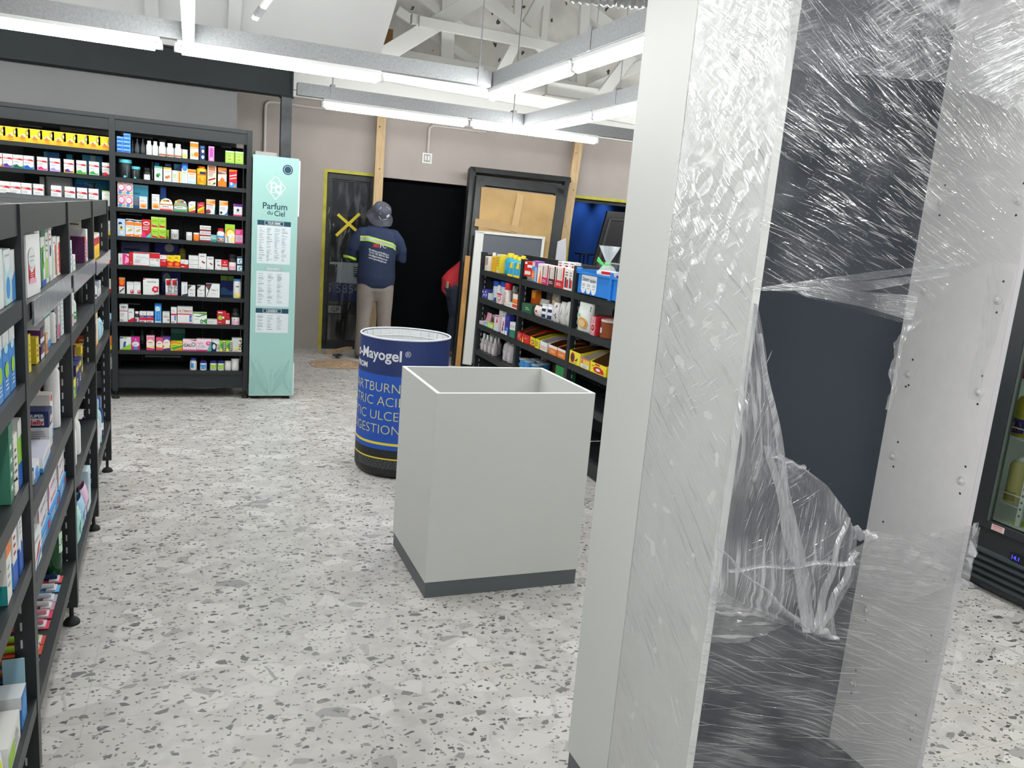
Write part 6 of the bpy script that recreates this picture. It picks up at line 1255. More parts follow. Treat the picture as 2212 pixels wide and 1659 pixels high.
mb.build('edge_banding', t)
mb = MB(); mb.T = L; mb.box((bx0 + e, by0 + e, 0.5), (bx1 - e, by1 - e, 0.516), WHITE); mb.build('inner_floor', t)
mb = MB(); mb.T = L; i_ = 0.004
mb.box((bx0 + i_, by0 + i_, 0), (bx1 - i_, by0 + 0.02, kz), GREYK); mb.box((bx0 + i_, by1 - 0.02, 0), (bx1 - i_, by1 - i_, kz), GREYK)
mb.box((bx0 + i_, by0 + 0.02, 0), (bx0 + 0.02, by1 - 0.02, kz), GREYK); mb.box((bx1 - 0.02, by0 + 0.02, 0), (bx1 - i_, by1 - 0.02, kz), GREYK); mb.build('plinth', t)

# ---- fabric covered drum
DR = 0.292; c0 = atz(812, 1043); dcx, dcy = aty(868, 870, 5.06).x, 5.06; DH = 0.905
t = thing('display_drum', 'blue fabric covered drum bin advertising heartburn gel, behind the white bin', 'drum', (dcx, dcy, 0))
NAVY = add_noise(M('navy_printed_fabric', '#1d3066', 0.6), 5, 0.08, 4); BLUEF = M('blue_printed_fabric', '#1c4fae', 0.6); BLKF = add_noise(M('black_printed_fabric', '#1b1e20', 0.55), 12, 0.5, 6); YELF = M('yellow_print', '#e2cd3a', 0.55)
face = atan2(0 - dcy, 0 - dcx)                     # direction to the aisle
def wob(a, z): return 1 + 0.012 * sin(3 * a + z * 9) * (z / DH) ** 2 + 0.006 * sin(7 * a + 5 * z) + 0.02 * max(0, (z / DH - .8)) * sin(5 * a + 1)
def drum_pt(a, z, off=0.0):
    rr_ = (DR + off) * wob(a, z)
    if z < 0.05: rr_ -= 0.03 * (1 - z / 0.05) ** 2
    return (rr_ * cos(a), rr_ * sin(a), z)
mb = MB(); n = 72
levels = [0.0, 0.012, 0.03, 0.05, 0.10, 0.135]; mats_ = [BLKF] * 5
def band(z0, z1, m, k=4):
    zs = [z0 + (z1 - z0) * i / k for i in range(k + 1)]
    for a_, b_ in zip(zs, zs[1:]):
        P = [drum_pt(2 * pi * j / n, a_) for j in range(n)] + [drum_pt(2 * pi * j / n, b_) for j in range(n)]
        mb.add(P, [(j, (j + 1) % n, n + (j + 1) % n, n + j) for j in range(n)], m, True)
for z0, z1, m in ((0, .02, BLKF), (.02, .05, BLKF), (.05, .128, BLKF), (.128, .137, YELF), (.137, .192, BLKF), (.192, .222, BLUEF), (.222, .238, YELF), (.238, .672, BLUEF), (.672, DH, NAVY)): band(z0, z1, m, 8 if z1 - z0 > .2 else 2)
mb.add([drum_pt(2 * pi * j / n, 0) for j in range(n)], [tuple(range(n))[::-1]], BLKF)
mb.build('fabric_sleeve', t, sharp=1.2)
# lettering wraps round the sleeve; u = arc length measured to the right of the facing direction
A0 = face
def dl(off):
    def fn(u, v): return drum_pt(A0 + u / DR, v, off)
    return fn
def letters(name, body, u, v, h, m, bold=0.0, wmax=None, align='c'):
    mb = MB(); text_on(mb, body, u, v, h, m, dl(0.002), bold=bold, wmax=wmax, align=align); return mb.build(name, t)
def ang(px, py):                                    # arc position of a pixel on the drum front
    best = None
    for k in range(-300, 300):
        u = k * 0.002; p = Vector(drum_pt(A0 + u / DR, py)) + Vector((dcx, dcy, 0)); q = p - Vector((0, 0, EYE)); x = 1106 + FPX * q.dot(RT) / q.dot(FW)
        if abs(u) < DR * 1.45 and (best is None or abs(x - px) < best[0]): best = (abs(x - px), u)
    return best[1]
LETW = M('white_print', '#d8dae2', 0.55); LETY = M('lemon_print', '#cfcf9a', 0.55)
letters('brand_lettering', 'o-Mayogel', ang(868, .80), .803, .066, LETW, .022, align='r')
letters('registered_mark', '®', ang(881, .80), .818, .034, LETW)
letters('relief_lettering', 'RELIEF FROM', ang(795, .735), .722, .034, LETW, .03, align='r')
for body, z, px in (('HEARTBURN', .595, 865), ('GASTRIC ACID', .507, 880), ('PEPTIC ULCERS', .415, 892), ('INDIGESTION', .325, 864)):
    letters('symptom_lettering', body, ang(px, z), z, .060, LETY, -.012, align='r')
mb = MB(); rr = random.Random(3)
for r_ in range(6):
    z = .118 - r_ * .0095; u = -.32
    while u < .3:
        l_ = rr.uniform(.012, .03)
        P = [dl(.0015)(u, z), dl(.0015)(u + l_, z), dl(.0015)(u + l_, z + .004), dl(.0015)(u, z + .004)]; mb.add(P, [(0, 1, 2, 3)], M('grey_small_print', '#62666a', 0.6)); u += l_ + .006
mb.build('small_print', t)
# wire rim, white lining with wires, white cell tray
mb = MB(); mb.tube([drum_pt(2 * pi * j / 48, DH - .002, -.002) for j in range(48)], .006, M('white_rim', '#cfd3da', 0.4), 8, closed=True); mb.build('rim', t)
mb = MB(); P = []
LIN = M('white_lining', '#d3d6da', 0.5)
for z in (.55, .70, .80, DH - .008): P.append([drum_pt(2 * pi * j / n, z, -.012) for j in range(n)])
mb.loft([r_[::-1] for r_ in P], LIN, cap=False); mb.build('lining', t, sharp=1.2)
for j in range(26):
    a = 2 * pi * j / 26; mb = MB(); mb.tube([drum_pt(a, .7, -.016), drum_pt(a, DH - .006, -.016)], .0028, WIRE, 6); mb.build('upright_wire', t)
mb = MB(); mb.tube([drum_pt(2 * pi * j / 48, DH - .05, -.017) for j in range(48)], .003, WIRE, 6, closed=True); mb.build('hoop_wire', t)
mb = MB(); mb.lathe([(.27, .74), (.27, .748), (0, .748)], M('tray_gap', '#3a3f45', 0.6), 32)
cell = .05
for i in range(-5, 6):
    for j in range(-5, 6):
        x, y = i * cell, j * cell
        if sqrt(x * x + y * y) < .245: mb.box((x - .02, y - .02, .749), (x + .02, y + .02, .79), M('white_cell', '#dfe1e2', 0.5))
mb.build('cell_tray', t)

# ---- turquoise perfume stand
sx0, sx1, sy, sh_ = 0.470, 0.836, 7.075, 2.05; sdp = 0.34
t = thing('perfume_stand', 'tall turquoise perfume display stand with scent lists beside the wall shelving', 'display stand', ((sx0 + sx1) / 2, sy, 0))
W_ = sx1 - sx0
TEAL = add_noise(M('turquoise_print', '#9cc6c0', 0.45), 1.2, 0.05, 3); CREAMB = M('birch_edge', '#c8b195', 0.6)
mb = MB(); mb.box((-W_ / 2 + .002, .006, .03), (W_ / 2 - .002, sdp, sh_ - .02), CREAMB); mb.build('carcass', t)
SW = M('white_side_strip', '#e3e6e6', 0.4)
mb = MB(); mb.box((W_ / 2 - .001, .004, 1.58), (W_ / 2 + .012, .2, sh_ - .015), SW); mb.build('side_strip', t)
mb = MB(); mb.box((W_ / 2 - .001, .004, .035), (W_ / 2 + .010, .2, .32), SW); mb.build('side_strip', t)
for s_ in (-1, 1):
    mb = MB(); mb.box((s_ * .13 - .03, .03, 0), (s_ * .13 + .03, .09, .03), RUBBER); mb.build('foot', t)
mb = MB(); z0 = .03; HF = sh_ - z0
mb.box((-W_ / 2, 0, z0), (W_ / 2, .0055, sh_), TEAL)
def fp(u, v, k=1): return ((u - .5) * W_, -.0005 * k, z0 + v * HF)
front_o = mb.build('front_board', t)
# the stand was drawn from a crop of 533 x 1659: px -> (u, v)
def su(x, y): return (x - 62 + (y - 40) * .009) / (363 - 62 - (y - 40) * .017)
def sv(y, x=200): return 1 - (y - 42 - (x - 62) * .08) / (1598 - 40)
NV = pc('#1d4456'); PW = pc('#d3dde2'); LOGOW = pc('#d5e6e4'); TXT = pc('#15404a')
mb = MB()
def rect(u0, v0, u1, v1, m, k=1): mb.poly([fp(u0, v0, k), fp(u1, v0, k), fp(u1, v1, k), fp(u0, v1, k)], m)
def ring(u, v, r0, r1, m, k=1, n=28, sq=1.0):
    P = [fp(u + r1 * cos(2 * pi * i / n) / W_, v + r1 * sin(2 * pi * i / n) / HF, k) for i in range(n)]
    if r0 <= 0: mb.poly(P, m)
    else:
        Q = [fp(u + r0 * cos(2 * pi * i / n) / W_, v + r0 * sin(2 * pi * i / n) / HF, k) for i in range(n)]
        mb.add(P + Q, [(i, (i + 1) % n, n + (i + 1) % n, n + i) for i in range(n)], m)
ring(.755, .952, 0, .041, NV); ring(.755, .952, .028, .031, PW, 2)
def diamond(u, v, a, b, wdt, m, k=1):
    for (p, q) in (((-a, 0), (0, b)), ((0, b), (a, 0)), ((a, 0), (0, -b)), ((0, -b), (-a, 0))):
        dx, dy = q[0] - p[0], q[1] - p[1]; l_ = sqrt(dx * dx + dy * dy); nx, ny = -dy / l_ * wdt, dx / l_ * wdt
        mb.poly([fp(u + x / W_, v + y / HF, k) for x, y in ((p[0] - nx - dx * .04, p[1] - ny - dy * .04), (q[0] - nx + dx * .04, q[1] - ny + dy * .04), (q[0] + nx, q[1] + ny), (p[0] + nx, p[1] + ny))], m)
lu, lv = .50, .877
diamond(lu, lv, .078, .097, .0032, LOGOW, 1)
def fs(k):
    def fn(u, v): return fp(u / W_ + .5, v / HF, k)
    return fn
tx = (lu - .5) * W_; tz = lv * HF
text_on(mb, 'P', tx - .014, tz, .085, LOGOW, fs(2), bold=.0); text_on(mb, 'd', tx + .020, tz + .006, .092, LOGOW, fs(3)); text_on(mb, 'C', tx + .020, tz - .02, .060, LOGOW, fs(4))
# serif strokes of the monogram
for (xa, za, xb) in ((-.052, .040, -.012), (.018, -.055, .056), (-.03, -.045, -.002), (.022, .05, .045)):
    mb.poly([fs(5)(tx + xa, tz + za), fs(5)(tx + xb, tz + za), fs(5)(tx + xb, tz + za + .005), fs(5)(tx + xa, tz + za + .005)], LOGOW)
text_on(mb, 'Parfum', (.495 - .5) * W_, .802 * HF, .052, TXT, fs(1), bold=.012, wmax=.195)
text_on(mb, 'du', (.385 - .5) * W_, .775 * HF, .034, TXT, fs(1), bold=.008); text_on(mb, 'Ciel', (.60 - .5) * W_, .7735 * HF, .044, TXT, fs(1), bold=.012, wmax=.085)
rr = random.Random(21)
def table(y0, y1, head, title, colx):
    u0, u1 = .12, .855
    v1, v0 = sv(y0), sv(y1); hh = .020
    if head: rect(u0, v1 - hh, u1, v1, NV); rect(u0, v0, u1, v1 - hh, PW)
    else: rect(u0, v0, u1, v1 - hh, PW); rect(.30, v1 - hh + .003, .69, v1 + .001, pc('#a7b9bb'))
    c_ = (u0 + u1) / 2; vc = v1 - hh / 2
    text_on(mb, title, (c_ - .5) * W_, vc * HF, .019, PW if head else pc('#d6dfe0'), fs(3), bold=.02, wmax=.10)
    if head:
        for q in ((-.21, -.0078, .21, -.0066), (-.21, .0066, .21, .0078), (-.21, -.0078, -.2, .0078), (.2, -.0078, .21, .0078)): rect(c_ + q[0], vc + q[1], c_ + q[2], vc + q[3], PW, 2)
    for cu in colx:
        v = v1 - hh - .012; i = 0
        while v > v0 + .01:
            l_ = rr.uniform(.05, .13); rect(cu, v, cu + l_, v + .0026, pc('#7d8a90' if rr.random() < .3 else '#a3b0b5'), 2); v -= rr.choice((.0055, .0055, .009))
table(455, 730, True, 'POUR FEMME', (.16, .33, .50, .66)); table(748, 1008, False, 'POUR HOMME', (.16, .37, .58)); table(1022, 1183, True, 'UNISEX', (.16, .38, .60))
o = mb.build('printed_graphics', t)
# pressed leaf relief at the foot of the board
LEAF = M('leaf_relief', '#92beb8', 0.45); LEAF2 = M('leaf_relief_light', '#b4d6d1', 0.45)
mb = MB()
def leaf(u0, v0, u1, v1, wd, m, k=1):
    p, q = Vector((u0 * W_, v0 * HF)), Vector((u1 * W_, v1 * HF)); d = q - p; nrm = Vector((-d.y, d.x)).normalized(); n = 14
    Lf = [p + d * (i / n) + nrm * wd * sin(pi * i / n) ** .8 for i in range(n + 1)]; Rt = [p + d * (i / n) - nrm * wd * sin(pi * i / n) ** .8 for i in range(n + 1)]
    C_ = [p + d * (i / n) + nrm * .012 * sin(pi * i / n) for i in range(n + 1)]
    def P3(a, y): return (a.x - W_ / 2, y, z0 + a.y)
    for side in (Lf, Rt):
        mb.add([P3(a, -.0006 * k) for a in side] + [P3(a, -.0045) for a in C_], [(i, i + 1, n + 2 + i, n + 1 + i) for i in range(n)], m)
    for g in range(1, 6):
        f = g / 6; ln_ = [a.lerp(b, f) for a, b in zip(Lf, C_)]
        mb.tube([P3(a, -.003) for a in ln_[2:-2]], .0007, LEAF2, 4, caps=False)
    mb.tube([P3(a, -.0045) for a in C_], .0016, LEAF2, 5)
leaf(.06, .155, .40, .01, .042, LEAF); leaf(.50, .01, .90, .165, .045, LEAF); leaf(.44, .01, .14, .17, .03, LEAF)
leaf(.04, .005, .12, .10, .03, LEAF); leaf(.98, .01, .82, .10, .03, LEAF); leaf(.50, .12, .52, .015, .02, LEAF)
o = mb.build('leaf_relief', t)
# clear tray on top
p = Vector((sx0 + .02, sy + .05, sh_ - .018)); mb = MB(); mb.box((0, 0, 0), (.17, .22, .05), M('frosted_plastic', '#c9c9c6', 0.3, alpha=.5))
tag(mb.build('plastic_tray', None, p), 'frosted clear plastic tray on top of the turquoise stand', 'tray')
# ================================================================== film wrapped display unit and its neighbours
ux0, ux1, uyf, uyb, UT = 1.103, 1.905, 1.389, 1.73, 2.42
PAN = 0.019
INNER = add_noise(M('grey_white_melamine', '#e9e7e8', 0.5), 30, 0.02, 2)
CHAR = M('charcoal_board', '#343d48', 0.5)
t = thing('display_unit', 'tall white open fronted shelf unit wrapped in torn stretch film, right foreground', 'shelf unit', ((ux0 + ux1) / 2, uyf, 0))
UL = local(t)
mb = MB(); mb.T = UL; mb.box((ux0, uyf, 0.0), (ux0 + PAN, uyb, UT), WHITE); o = mb.build('side_panel', t, bevel=.001)
mb = MB(); mb.T = UL; mb.box((ux1 - PAN, uyf, 0.0), (ux1, uyb, UT), INNER)
HOLE = M('shelf_pin_hole', '#2c2c2e', 0.8)
def dot(y, z, r, m, x=ux1 - PAN - .0006):
    mb.poly([(x, y + r * cos(2 * pi * i / 12), z + r * sin(2 * pi * i / 12)) for i in range(12)], m)
pins = []
for (px, py, kind) in ((1968, 700, 0), (1957, 835, 0), (1972, 777, 0), (1963, 832, 0), (1940, 955, 0), (1930, 1008, 0), (2168, 608, 0), (2153, 675, 0), (2122, 812, 0), (2112, 873, 0), (2086, 1008, 0), (2074, 1066, 0),
                       (2042, 400, 0), (2030, 465, 0), (2078, 202, 0), (2065, 265, 0), (2212, 396, 0), (2195, 465, 0), (1908, 1127, 0), (2040, 1252, 0), (2012, 1373, 0), (2001, 1428, 0), (1870, 1340, 0), (1849, 1448, 0), (1839, 1497, 0), (1979, 1545, 0), (1967, 1597, 0)):
    p = atx(px, py, ux1 - PAN); dot(p.y, p.z, .0032, HOLE)
mb.build('side_panel', t)
for (px, py) in ((2073, 238), (2034, 438), (2202, 432), (1999, 627), (2157, 647), (1965, 808), (2117, 847), (1931, 985), (2079, 1038), (1874, 1318), (2007, 1404), (1843, 1475), (1972, 1572)):
    p = atx(px, py, ux1 - PAN); mb = MB(); mb.T = UL @ Matrix.Translation((ux1 - PAN - .001, p.y, p.z)) @ Matrix.Rotation(-pi / 2, 4, 'Y')
    mb.lathe([(.012, 0), (.012, .003), (.006, .004), (.005, .012), (0, .013)], M('white_shelf_pin', '#d9d8d8', .4), 10); mb.build('shelf_pin', t)
mb = MB(); mb.T = UL; mb.box((ux0 + PAN, uyb - .03, .10), (ux1 - PAN, uyb - .016, UT), CHAR); mb.build('back_panel', t)
mb = MB(); mb.T = UL; mb.box((ux0 + PAN, uyf + .02, .125), (ux1 - PAN, uyb - .03, .144), CHAR); mb.build('bottom_shelf', t)
mb = MB(); mb.T = UL; mb.box((ux0 + PAN, uyf + .03, 0), (ux1 - PAN, uyf + .045, .125), GREYK); mb.build('plinth', t)
mb = MB(); mb.T = UL; mb.box((ux0 + PAN, uyf, UT - PAN), (ux1 - PAN, uyb, UT), WHITE); mb.build('top_panel', t)
for xa, m in ((ux0, WEDGE), (ux1 - PAN, M('lilac_white_edge', '#cfcdd2', .45))):
    mb = MB(); mb.T = UL; mb.box((xa, uyf - .001, 0), (xa + PAN, uyf - .0001, UT), m); mb.build('edge_band', t)

# ---- the stretch film
def film_mat(name, ang, along='XZ', base=.10, glint=.5, haze=.25, sc=(2.2, 70), tint='#e4e6ea', seed=0.0, lo=.56, rough=.16, gloss=.5, bump=.9, trl=.35):
    m = bpy.data.materials.new(name); m.use_nodes = True; n, l = m.node_tree.nodes, m.node_tree.links
    for x in list(n): n.remove(x)
    out = n.new('ShaderNodeOutputMaterial'); tc = n.new('ShaderNodeTexCoord'); sep = n.new('ShaderNodeSeparateXYZ'); l.new(tc.outputs['Object'], sep.inputs[0])
    cmb = n.new('ShaderNodeCombineXYZ'); l.new(sep.outputs['X' if along == 'XZ' else 'Y'], cmb.inputs[0]); l.new(sep.outputs['Z'], cmb.inputs[1]); cmb.inputs[2].default_value = seed
    wn = n.new('ShaderNodeTexNoise'); wn.inputs['Scale'].default_value = 2.2; wn.inputs['Detail'].default_value = 1; l.new(cmb.outputs[0], wn.inputs['Vector'])
    wm = n.new('ShaderNodeVectorMath'); wm.operation = 'MULTIPLY_ADD'; wm.inputs[1].default_value = (.10, .10, 0); l.new(wn.outputs['Color'], wm.inputs[0]); l.new(cmb.outputs[0], wm.inputs[2])
    rot = n.new('ShaderNodeVectorRotate'); rot.rotation_type = 'Z_AXIS'; rot.inputs['Angle'].default_value = ang; l.new(wm.outputs[0], rot.inputs['Vector'])
    mp = n.new('ShaderNodeMapping'); mp.inputs['Scale'].default_value = (sc[0], sc[1], 1); l.new(rot.outputs[0], mp.inputs['Vector'])
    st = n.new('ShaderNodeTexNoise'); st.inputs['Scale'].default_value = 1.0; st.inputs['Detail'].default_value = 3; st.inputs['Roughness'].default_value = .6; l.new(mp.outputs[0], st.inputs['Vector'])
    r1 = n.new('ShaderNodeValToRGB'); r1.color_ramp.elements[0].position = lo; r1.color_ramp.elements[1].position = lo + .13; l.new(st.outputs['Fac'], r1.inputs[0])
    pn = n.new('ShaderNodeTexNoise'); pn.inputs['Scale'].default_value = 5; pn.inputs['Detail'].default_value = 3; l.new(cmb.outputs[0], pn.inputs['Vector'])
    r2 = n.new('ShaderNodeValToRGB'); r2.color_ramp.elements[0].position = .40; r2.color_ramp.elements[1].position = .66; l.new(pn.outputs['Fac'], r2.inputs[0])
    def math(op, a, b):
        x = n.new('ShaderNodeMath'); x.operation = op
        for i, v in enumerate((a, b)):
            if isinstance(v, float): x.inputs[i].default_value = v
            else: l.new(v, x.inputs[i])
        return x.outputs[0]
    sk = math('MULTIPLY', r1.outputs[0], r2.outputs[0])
    a = math('ADD', math('MULTIPLY', sk, glint), math('MULTIPLY', r2.outputs[0], haze)); a = math('ADD', a, base); a = math('MINIMUM', a, .92)  # streaks are creases whitened, their highlights put into the film's opacity
    bp = n.new('ShaderNodeBump'); bp.inputs['Strength'].default_value = bump; bp.inputs['Distance'].default_value = .02; l.new(st.outputs['Fac'], bp.inputs['Height'])
    gl = n.new('ShaderNodeBsdfGlossy'); gl.inputs['Roughness'].default_value = rough; gl.inputs['Color'].default_value = (.9, .9, .92, 1); l.new(bp.outputs[0], gl.inputs['Normal'])
    df = n.new('ShaderNodeBsdfDiffuse'); df.inputs['Color'].default_value = (*lin(tint), 1)
    tr = n.new('ShaderNodeBsdfTranslucent'); tr.inputs['Color'].default_value = (*lin(tint), 1)
    m1 = n.new('ShaderNodeMixShader'); m1.inputs[0].default_value = trl; l.new(df.outputs[0], m1.inputs[1]); l.new(tr.outputs[0], m1.inputs[2])
    m2 = n.new('ShaderNodeMixShader'); m2.inputs[0].default_value = gloss; l.new(m1.outputs[0], m2.inputs[1]); l.new(gl.outputs[0], m2.inputs[2])
    tp_ = n.new('ShaderNodeBsdfTransparent'); tp_.inputs['Color'].default_value = (.97, .97, .975, 1)
    m3_ = n.new('ShaderNodeMixShader'); l.new(a, m3_.inputs[0]); l.new(tp_.outputs[0], m3_.inputs[1]); l.new(m2.outputs[0], m3_.inputs[2]); l.new(m3_.outputs[0], out.inputs[0])
    return m
def sheet(name, top, bot, nu, nv, m, disp, off=0.0, parent=t, L_=UL, normal=(0, -1, 0)):
    """film between two boundary polylines (3-D points); disp(u, v) moves it along normal"""
    def at(pl, u):
        d = [0]; 
        for a, b in zip(pl, pl[1:]): d.append(d[-1] + (b - a).length)
        s = u * d[-1]
        for i in range(len(pl) - 1):
            if s <= d[i + 1] + 1e-9: return pl[i].lerp(pl[i + 1], (s - d[i]) / max(1e-9, d[i + 1] - d[i]))
        return pl[-1].copy()
    N_ = Vector(normal); V = []
    for j in range(nv + 1):
        for i in range(nu + 1):
            u, v = i / nu, j / nv; V.append(at(top, u).lerp(at(bot, u), v) + N_ * (off + disp(u, v)))
    mb = MB(); mb.T = L_; mb.add(V, [(j * (nu + 1) + i, j * (nu + 1) + i + 1, (j + 1) * (nu + 1) + i + 1, (j + 1) * (nu + 1) + i) for j in range(nv) for i in range(nu)], m, True)
    o = mb.build(name, parent, sharp=3.0); o['label'] = 'clear crinkled stretch film'; return o
from mathutils import noise as NZ
def nz(a, b, s=0.0): return NZ.noise(Vector((a, b, s)))
YFM = uyf - .003
def F(px, py, Y=YFM): return aty(px, py, Y)
# upper film over the open front
FU = film_mat('film_upper', R(24), base=.03, glint=.95, haze=.08, sc=(3.0, 150), lo=.57, rough=.12, gloss=.6)
top = [F(1695, -40), F(2300, -60)]
bot = [F(1628, 624), F(1700, 632), F(1800, 655), F(1900, 685), F(1962, 700), F(1985, 690), F(2050, 612), F(2110, 578), F(2140, 566), F(2200, 570)]
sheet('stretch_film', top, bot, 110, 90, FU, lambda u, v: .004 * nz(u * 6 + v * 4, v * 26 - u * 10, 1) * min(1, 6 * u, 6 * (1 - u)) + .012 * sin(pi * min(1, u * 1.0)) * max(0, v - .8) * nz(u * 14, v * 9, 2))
# doubled folds pulled to a point at the right
FD = film_mat('film_fold', R(8), base=.20, glint=.7, haze=.25, sc=(3, 110), lo=.52)
for k, (tp_, bt) in enumerate((([(1630, 622), (1900, 585), (2095, 566)], [(1630, 627), (1900, 602), (2097, 570)]), ([(1640, 621), (1880, 606), (2050, 588)], [(1640, 628), (1880, 628), (2052, 596)]),
                               ([(1720, 618), (1850, 628), (1985, 640)], [(1735, 637), (1870, 664), (1970, 694)]))):
    sheet('film_fold', [F(*p, YFM - .004 - .002 * k) for p in tp_], [F(*p, YFM - .006 - .002 * k) for p in bt], 40, 6, FD, lambda u, v: .003 * nz(u * 20, v * 5, k))
FH = film_mat('film_top_haze', R(-28), base=.08, glint=.85, haze=.38, sc=(3.5, 140), lo=.50, seed=3.0, gloss=.6)
sheet('film_fold', [F(1700, -40, YFM - .008), F(2300, -60, YFM - .008)], [F(1712, 150, YFM - .008), F(1900, 165, YFM - .008), F(2060, 180, YFM - .008), F(2300, 300, YFM - .008)], 70, 24, FH, lambda u, v: .004 * nz(u * 9, v * 12, 5))
# taut creases: raised ridges across the film, tinted white to paint in their glints
CRM = film_mat('film_crease_glint', R(0), base=.72, glint=.3, haze=.1, sc=(4, 40), lo=.5, tint='#eef0f4', rough=.10, gloss=.70)
CRS = film_mat('film_crease_glint_side', R(0), along='YZ', base=.38, glint=.3, haze=.1, sc=(4, 40), lo=.5, tint='#ffffff', rough=.15, gloss=.10, trl=0.0)
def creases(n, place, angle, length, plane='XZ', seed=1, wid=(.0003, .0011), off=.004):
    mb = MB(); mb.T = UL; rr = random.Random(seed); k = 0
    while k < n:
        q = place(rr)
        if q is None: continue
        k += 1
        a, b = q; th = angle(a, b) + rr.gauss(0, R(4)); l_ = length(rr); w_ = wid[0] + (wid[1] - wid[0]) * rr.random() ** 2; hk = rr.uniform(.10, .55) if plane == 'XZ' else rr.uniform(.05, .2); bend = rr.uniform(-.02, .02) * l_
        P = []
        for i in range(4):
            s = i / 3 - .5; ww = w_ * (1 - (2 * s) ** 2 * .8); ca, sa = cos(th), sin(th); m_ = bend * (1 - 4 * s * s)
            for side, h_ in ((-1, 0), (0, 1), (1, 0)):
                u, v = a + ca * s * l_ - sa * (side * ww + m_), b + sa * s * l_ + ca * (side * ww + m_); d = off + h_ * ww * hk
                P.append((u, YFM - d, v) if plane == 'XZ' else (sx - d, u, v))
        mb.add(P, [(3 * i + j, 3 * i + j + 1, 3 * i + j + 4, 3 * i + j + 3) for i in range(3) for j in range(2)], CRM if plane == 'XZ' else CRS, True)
    o = mb.build('film_crease_glint', t, sharp=.03); o['label'] = 'taut film creases with glints painted white'; o['kind'] = 'stuff'; return o
sx = ux0 - .002
def inpoly(x, y, P):
    c = False
    for (x1, y1), (x2, y2) in zip(P, P[1:] + P[:1]):
        if (y1 > y) != (y2 > y) and x < (x2 - x1) * (y - y1) / (y2 - y1) + x1: c = not c
    return c
def pick(P, Y=None, X=None, dens=None):
    xs = [p[0] for p in P]; ys = [p[1] for p in P]
    def f(rr):
        x, y = rr.uniform(min(xs), max(xs)), rr.uniform(min(ys), max(ys))
        if not inpoly(x, y, P) or (dens and rr.random() > dens(x, y)): return None
        q = F(x, y, YFM) if X is None else atx(x, y, X); return (q.x, q.z) if X is None else (q.y, q.z)
    return f
def clump(x, y): return min(1, max(.03, .5 + 1.6 * nz(x / 170, y / 110, 4)))
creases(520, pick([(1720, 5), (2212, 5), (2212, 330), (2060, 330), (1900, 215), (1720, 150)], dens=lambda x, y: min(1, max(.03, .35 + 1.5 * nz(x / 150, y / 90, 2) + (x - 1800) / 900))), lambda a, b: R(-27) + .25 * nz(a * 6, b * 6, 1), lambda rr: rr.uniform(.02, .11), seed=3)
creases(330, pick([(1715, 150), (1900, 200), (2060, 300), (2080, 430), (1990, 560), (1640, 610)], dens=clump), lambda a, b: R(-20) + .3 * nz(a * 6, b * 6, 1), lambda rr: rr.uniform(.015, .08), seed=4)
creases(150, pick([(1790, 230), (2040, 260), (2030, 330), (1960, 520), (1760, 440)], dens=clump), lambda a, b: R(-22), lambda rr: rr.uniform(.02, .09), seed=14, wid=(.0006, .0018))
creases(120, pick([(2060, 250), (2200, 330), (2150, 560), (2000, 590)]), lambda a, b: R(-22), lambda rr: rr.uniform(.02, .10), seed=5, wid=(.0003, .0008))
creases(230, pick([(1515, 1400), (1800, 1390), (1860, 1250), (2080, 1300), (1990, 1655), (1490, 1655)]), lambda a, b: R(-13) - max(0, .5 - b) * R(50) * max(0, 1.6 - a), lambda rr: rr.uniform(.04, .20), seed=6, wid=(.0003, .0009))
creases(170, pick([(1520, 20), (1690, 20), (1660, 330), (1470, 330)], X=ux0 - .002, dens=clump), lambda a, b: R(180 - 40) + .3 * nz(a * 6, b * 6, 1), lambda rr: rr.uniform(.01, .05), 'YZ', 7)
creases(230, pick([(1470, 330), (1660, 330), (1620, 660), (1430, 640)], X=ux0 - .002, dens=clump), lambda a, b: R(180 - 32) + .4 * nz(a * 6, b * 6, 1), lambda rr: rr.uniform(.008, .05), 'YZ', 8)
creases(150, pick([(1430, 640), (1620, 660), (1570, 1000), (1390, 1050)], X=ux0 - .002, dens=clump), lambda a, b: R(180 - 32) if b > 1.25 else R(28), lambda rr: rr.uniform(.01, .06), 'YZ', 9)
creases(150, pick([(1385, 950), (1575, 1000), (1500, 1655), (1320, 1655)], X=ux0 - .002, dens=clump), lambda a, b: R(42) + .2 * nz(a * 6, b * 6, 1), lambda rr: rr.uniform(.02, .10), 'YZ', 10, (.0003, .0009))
# dangling strip
FS = film_mat('film_strip', R(85), base=.30, glint=.5, haze=.3, sc=(4, 90), lo=.5)
la = [(1960, 698), (1945, 722), (1930, 740), (1932, 770), (1918, 800), (1926, 835), (1912, 884)]; ra = [(1992, 690), (1968, 714), (1952, 738), (1948, 775), (1938, 802), (1938, 840), (1922, 886)]
sheet('film_strip', [F(*p, YFM - .01) for p in la], [F(*p, YFM - .004) for p in ra], 60, 8, FS, lambda u, v: .006 * nz(u * 12, v * 4, 7))
la = [(2132, 572), (2125, 640), (2118, 720), (2096, 800), (2090, 860)]; ra = [(2195, 590), (2170, 660), (2150, 740), (2125, 810), (2118, 868)]
sheet('film_strip', [F(*p, YFM) for p in la], [F(*p, YFM) for p in ra], 30, 14, film_mat('film_remnant', R(80), base=.03, glint=.6, haze=.16, sc=(9, 60), lo=.52, seed=9.), lambda u, v: .003 * nz(u * 12, v * 6, 8))
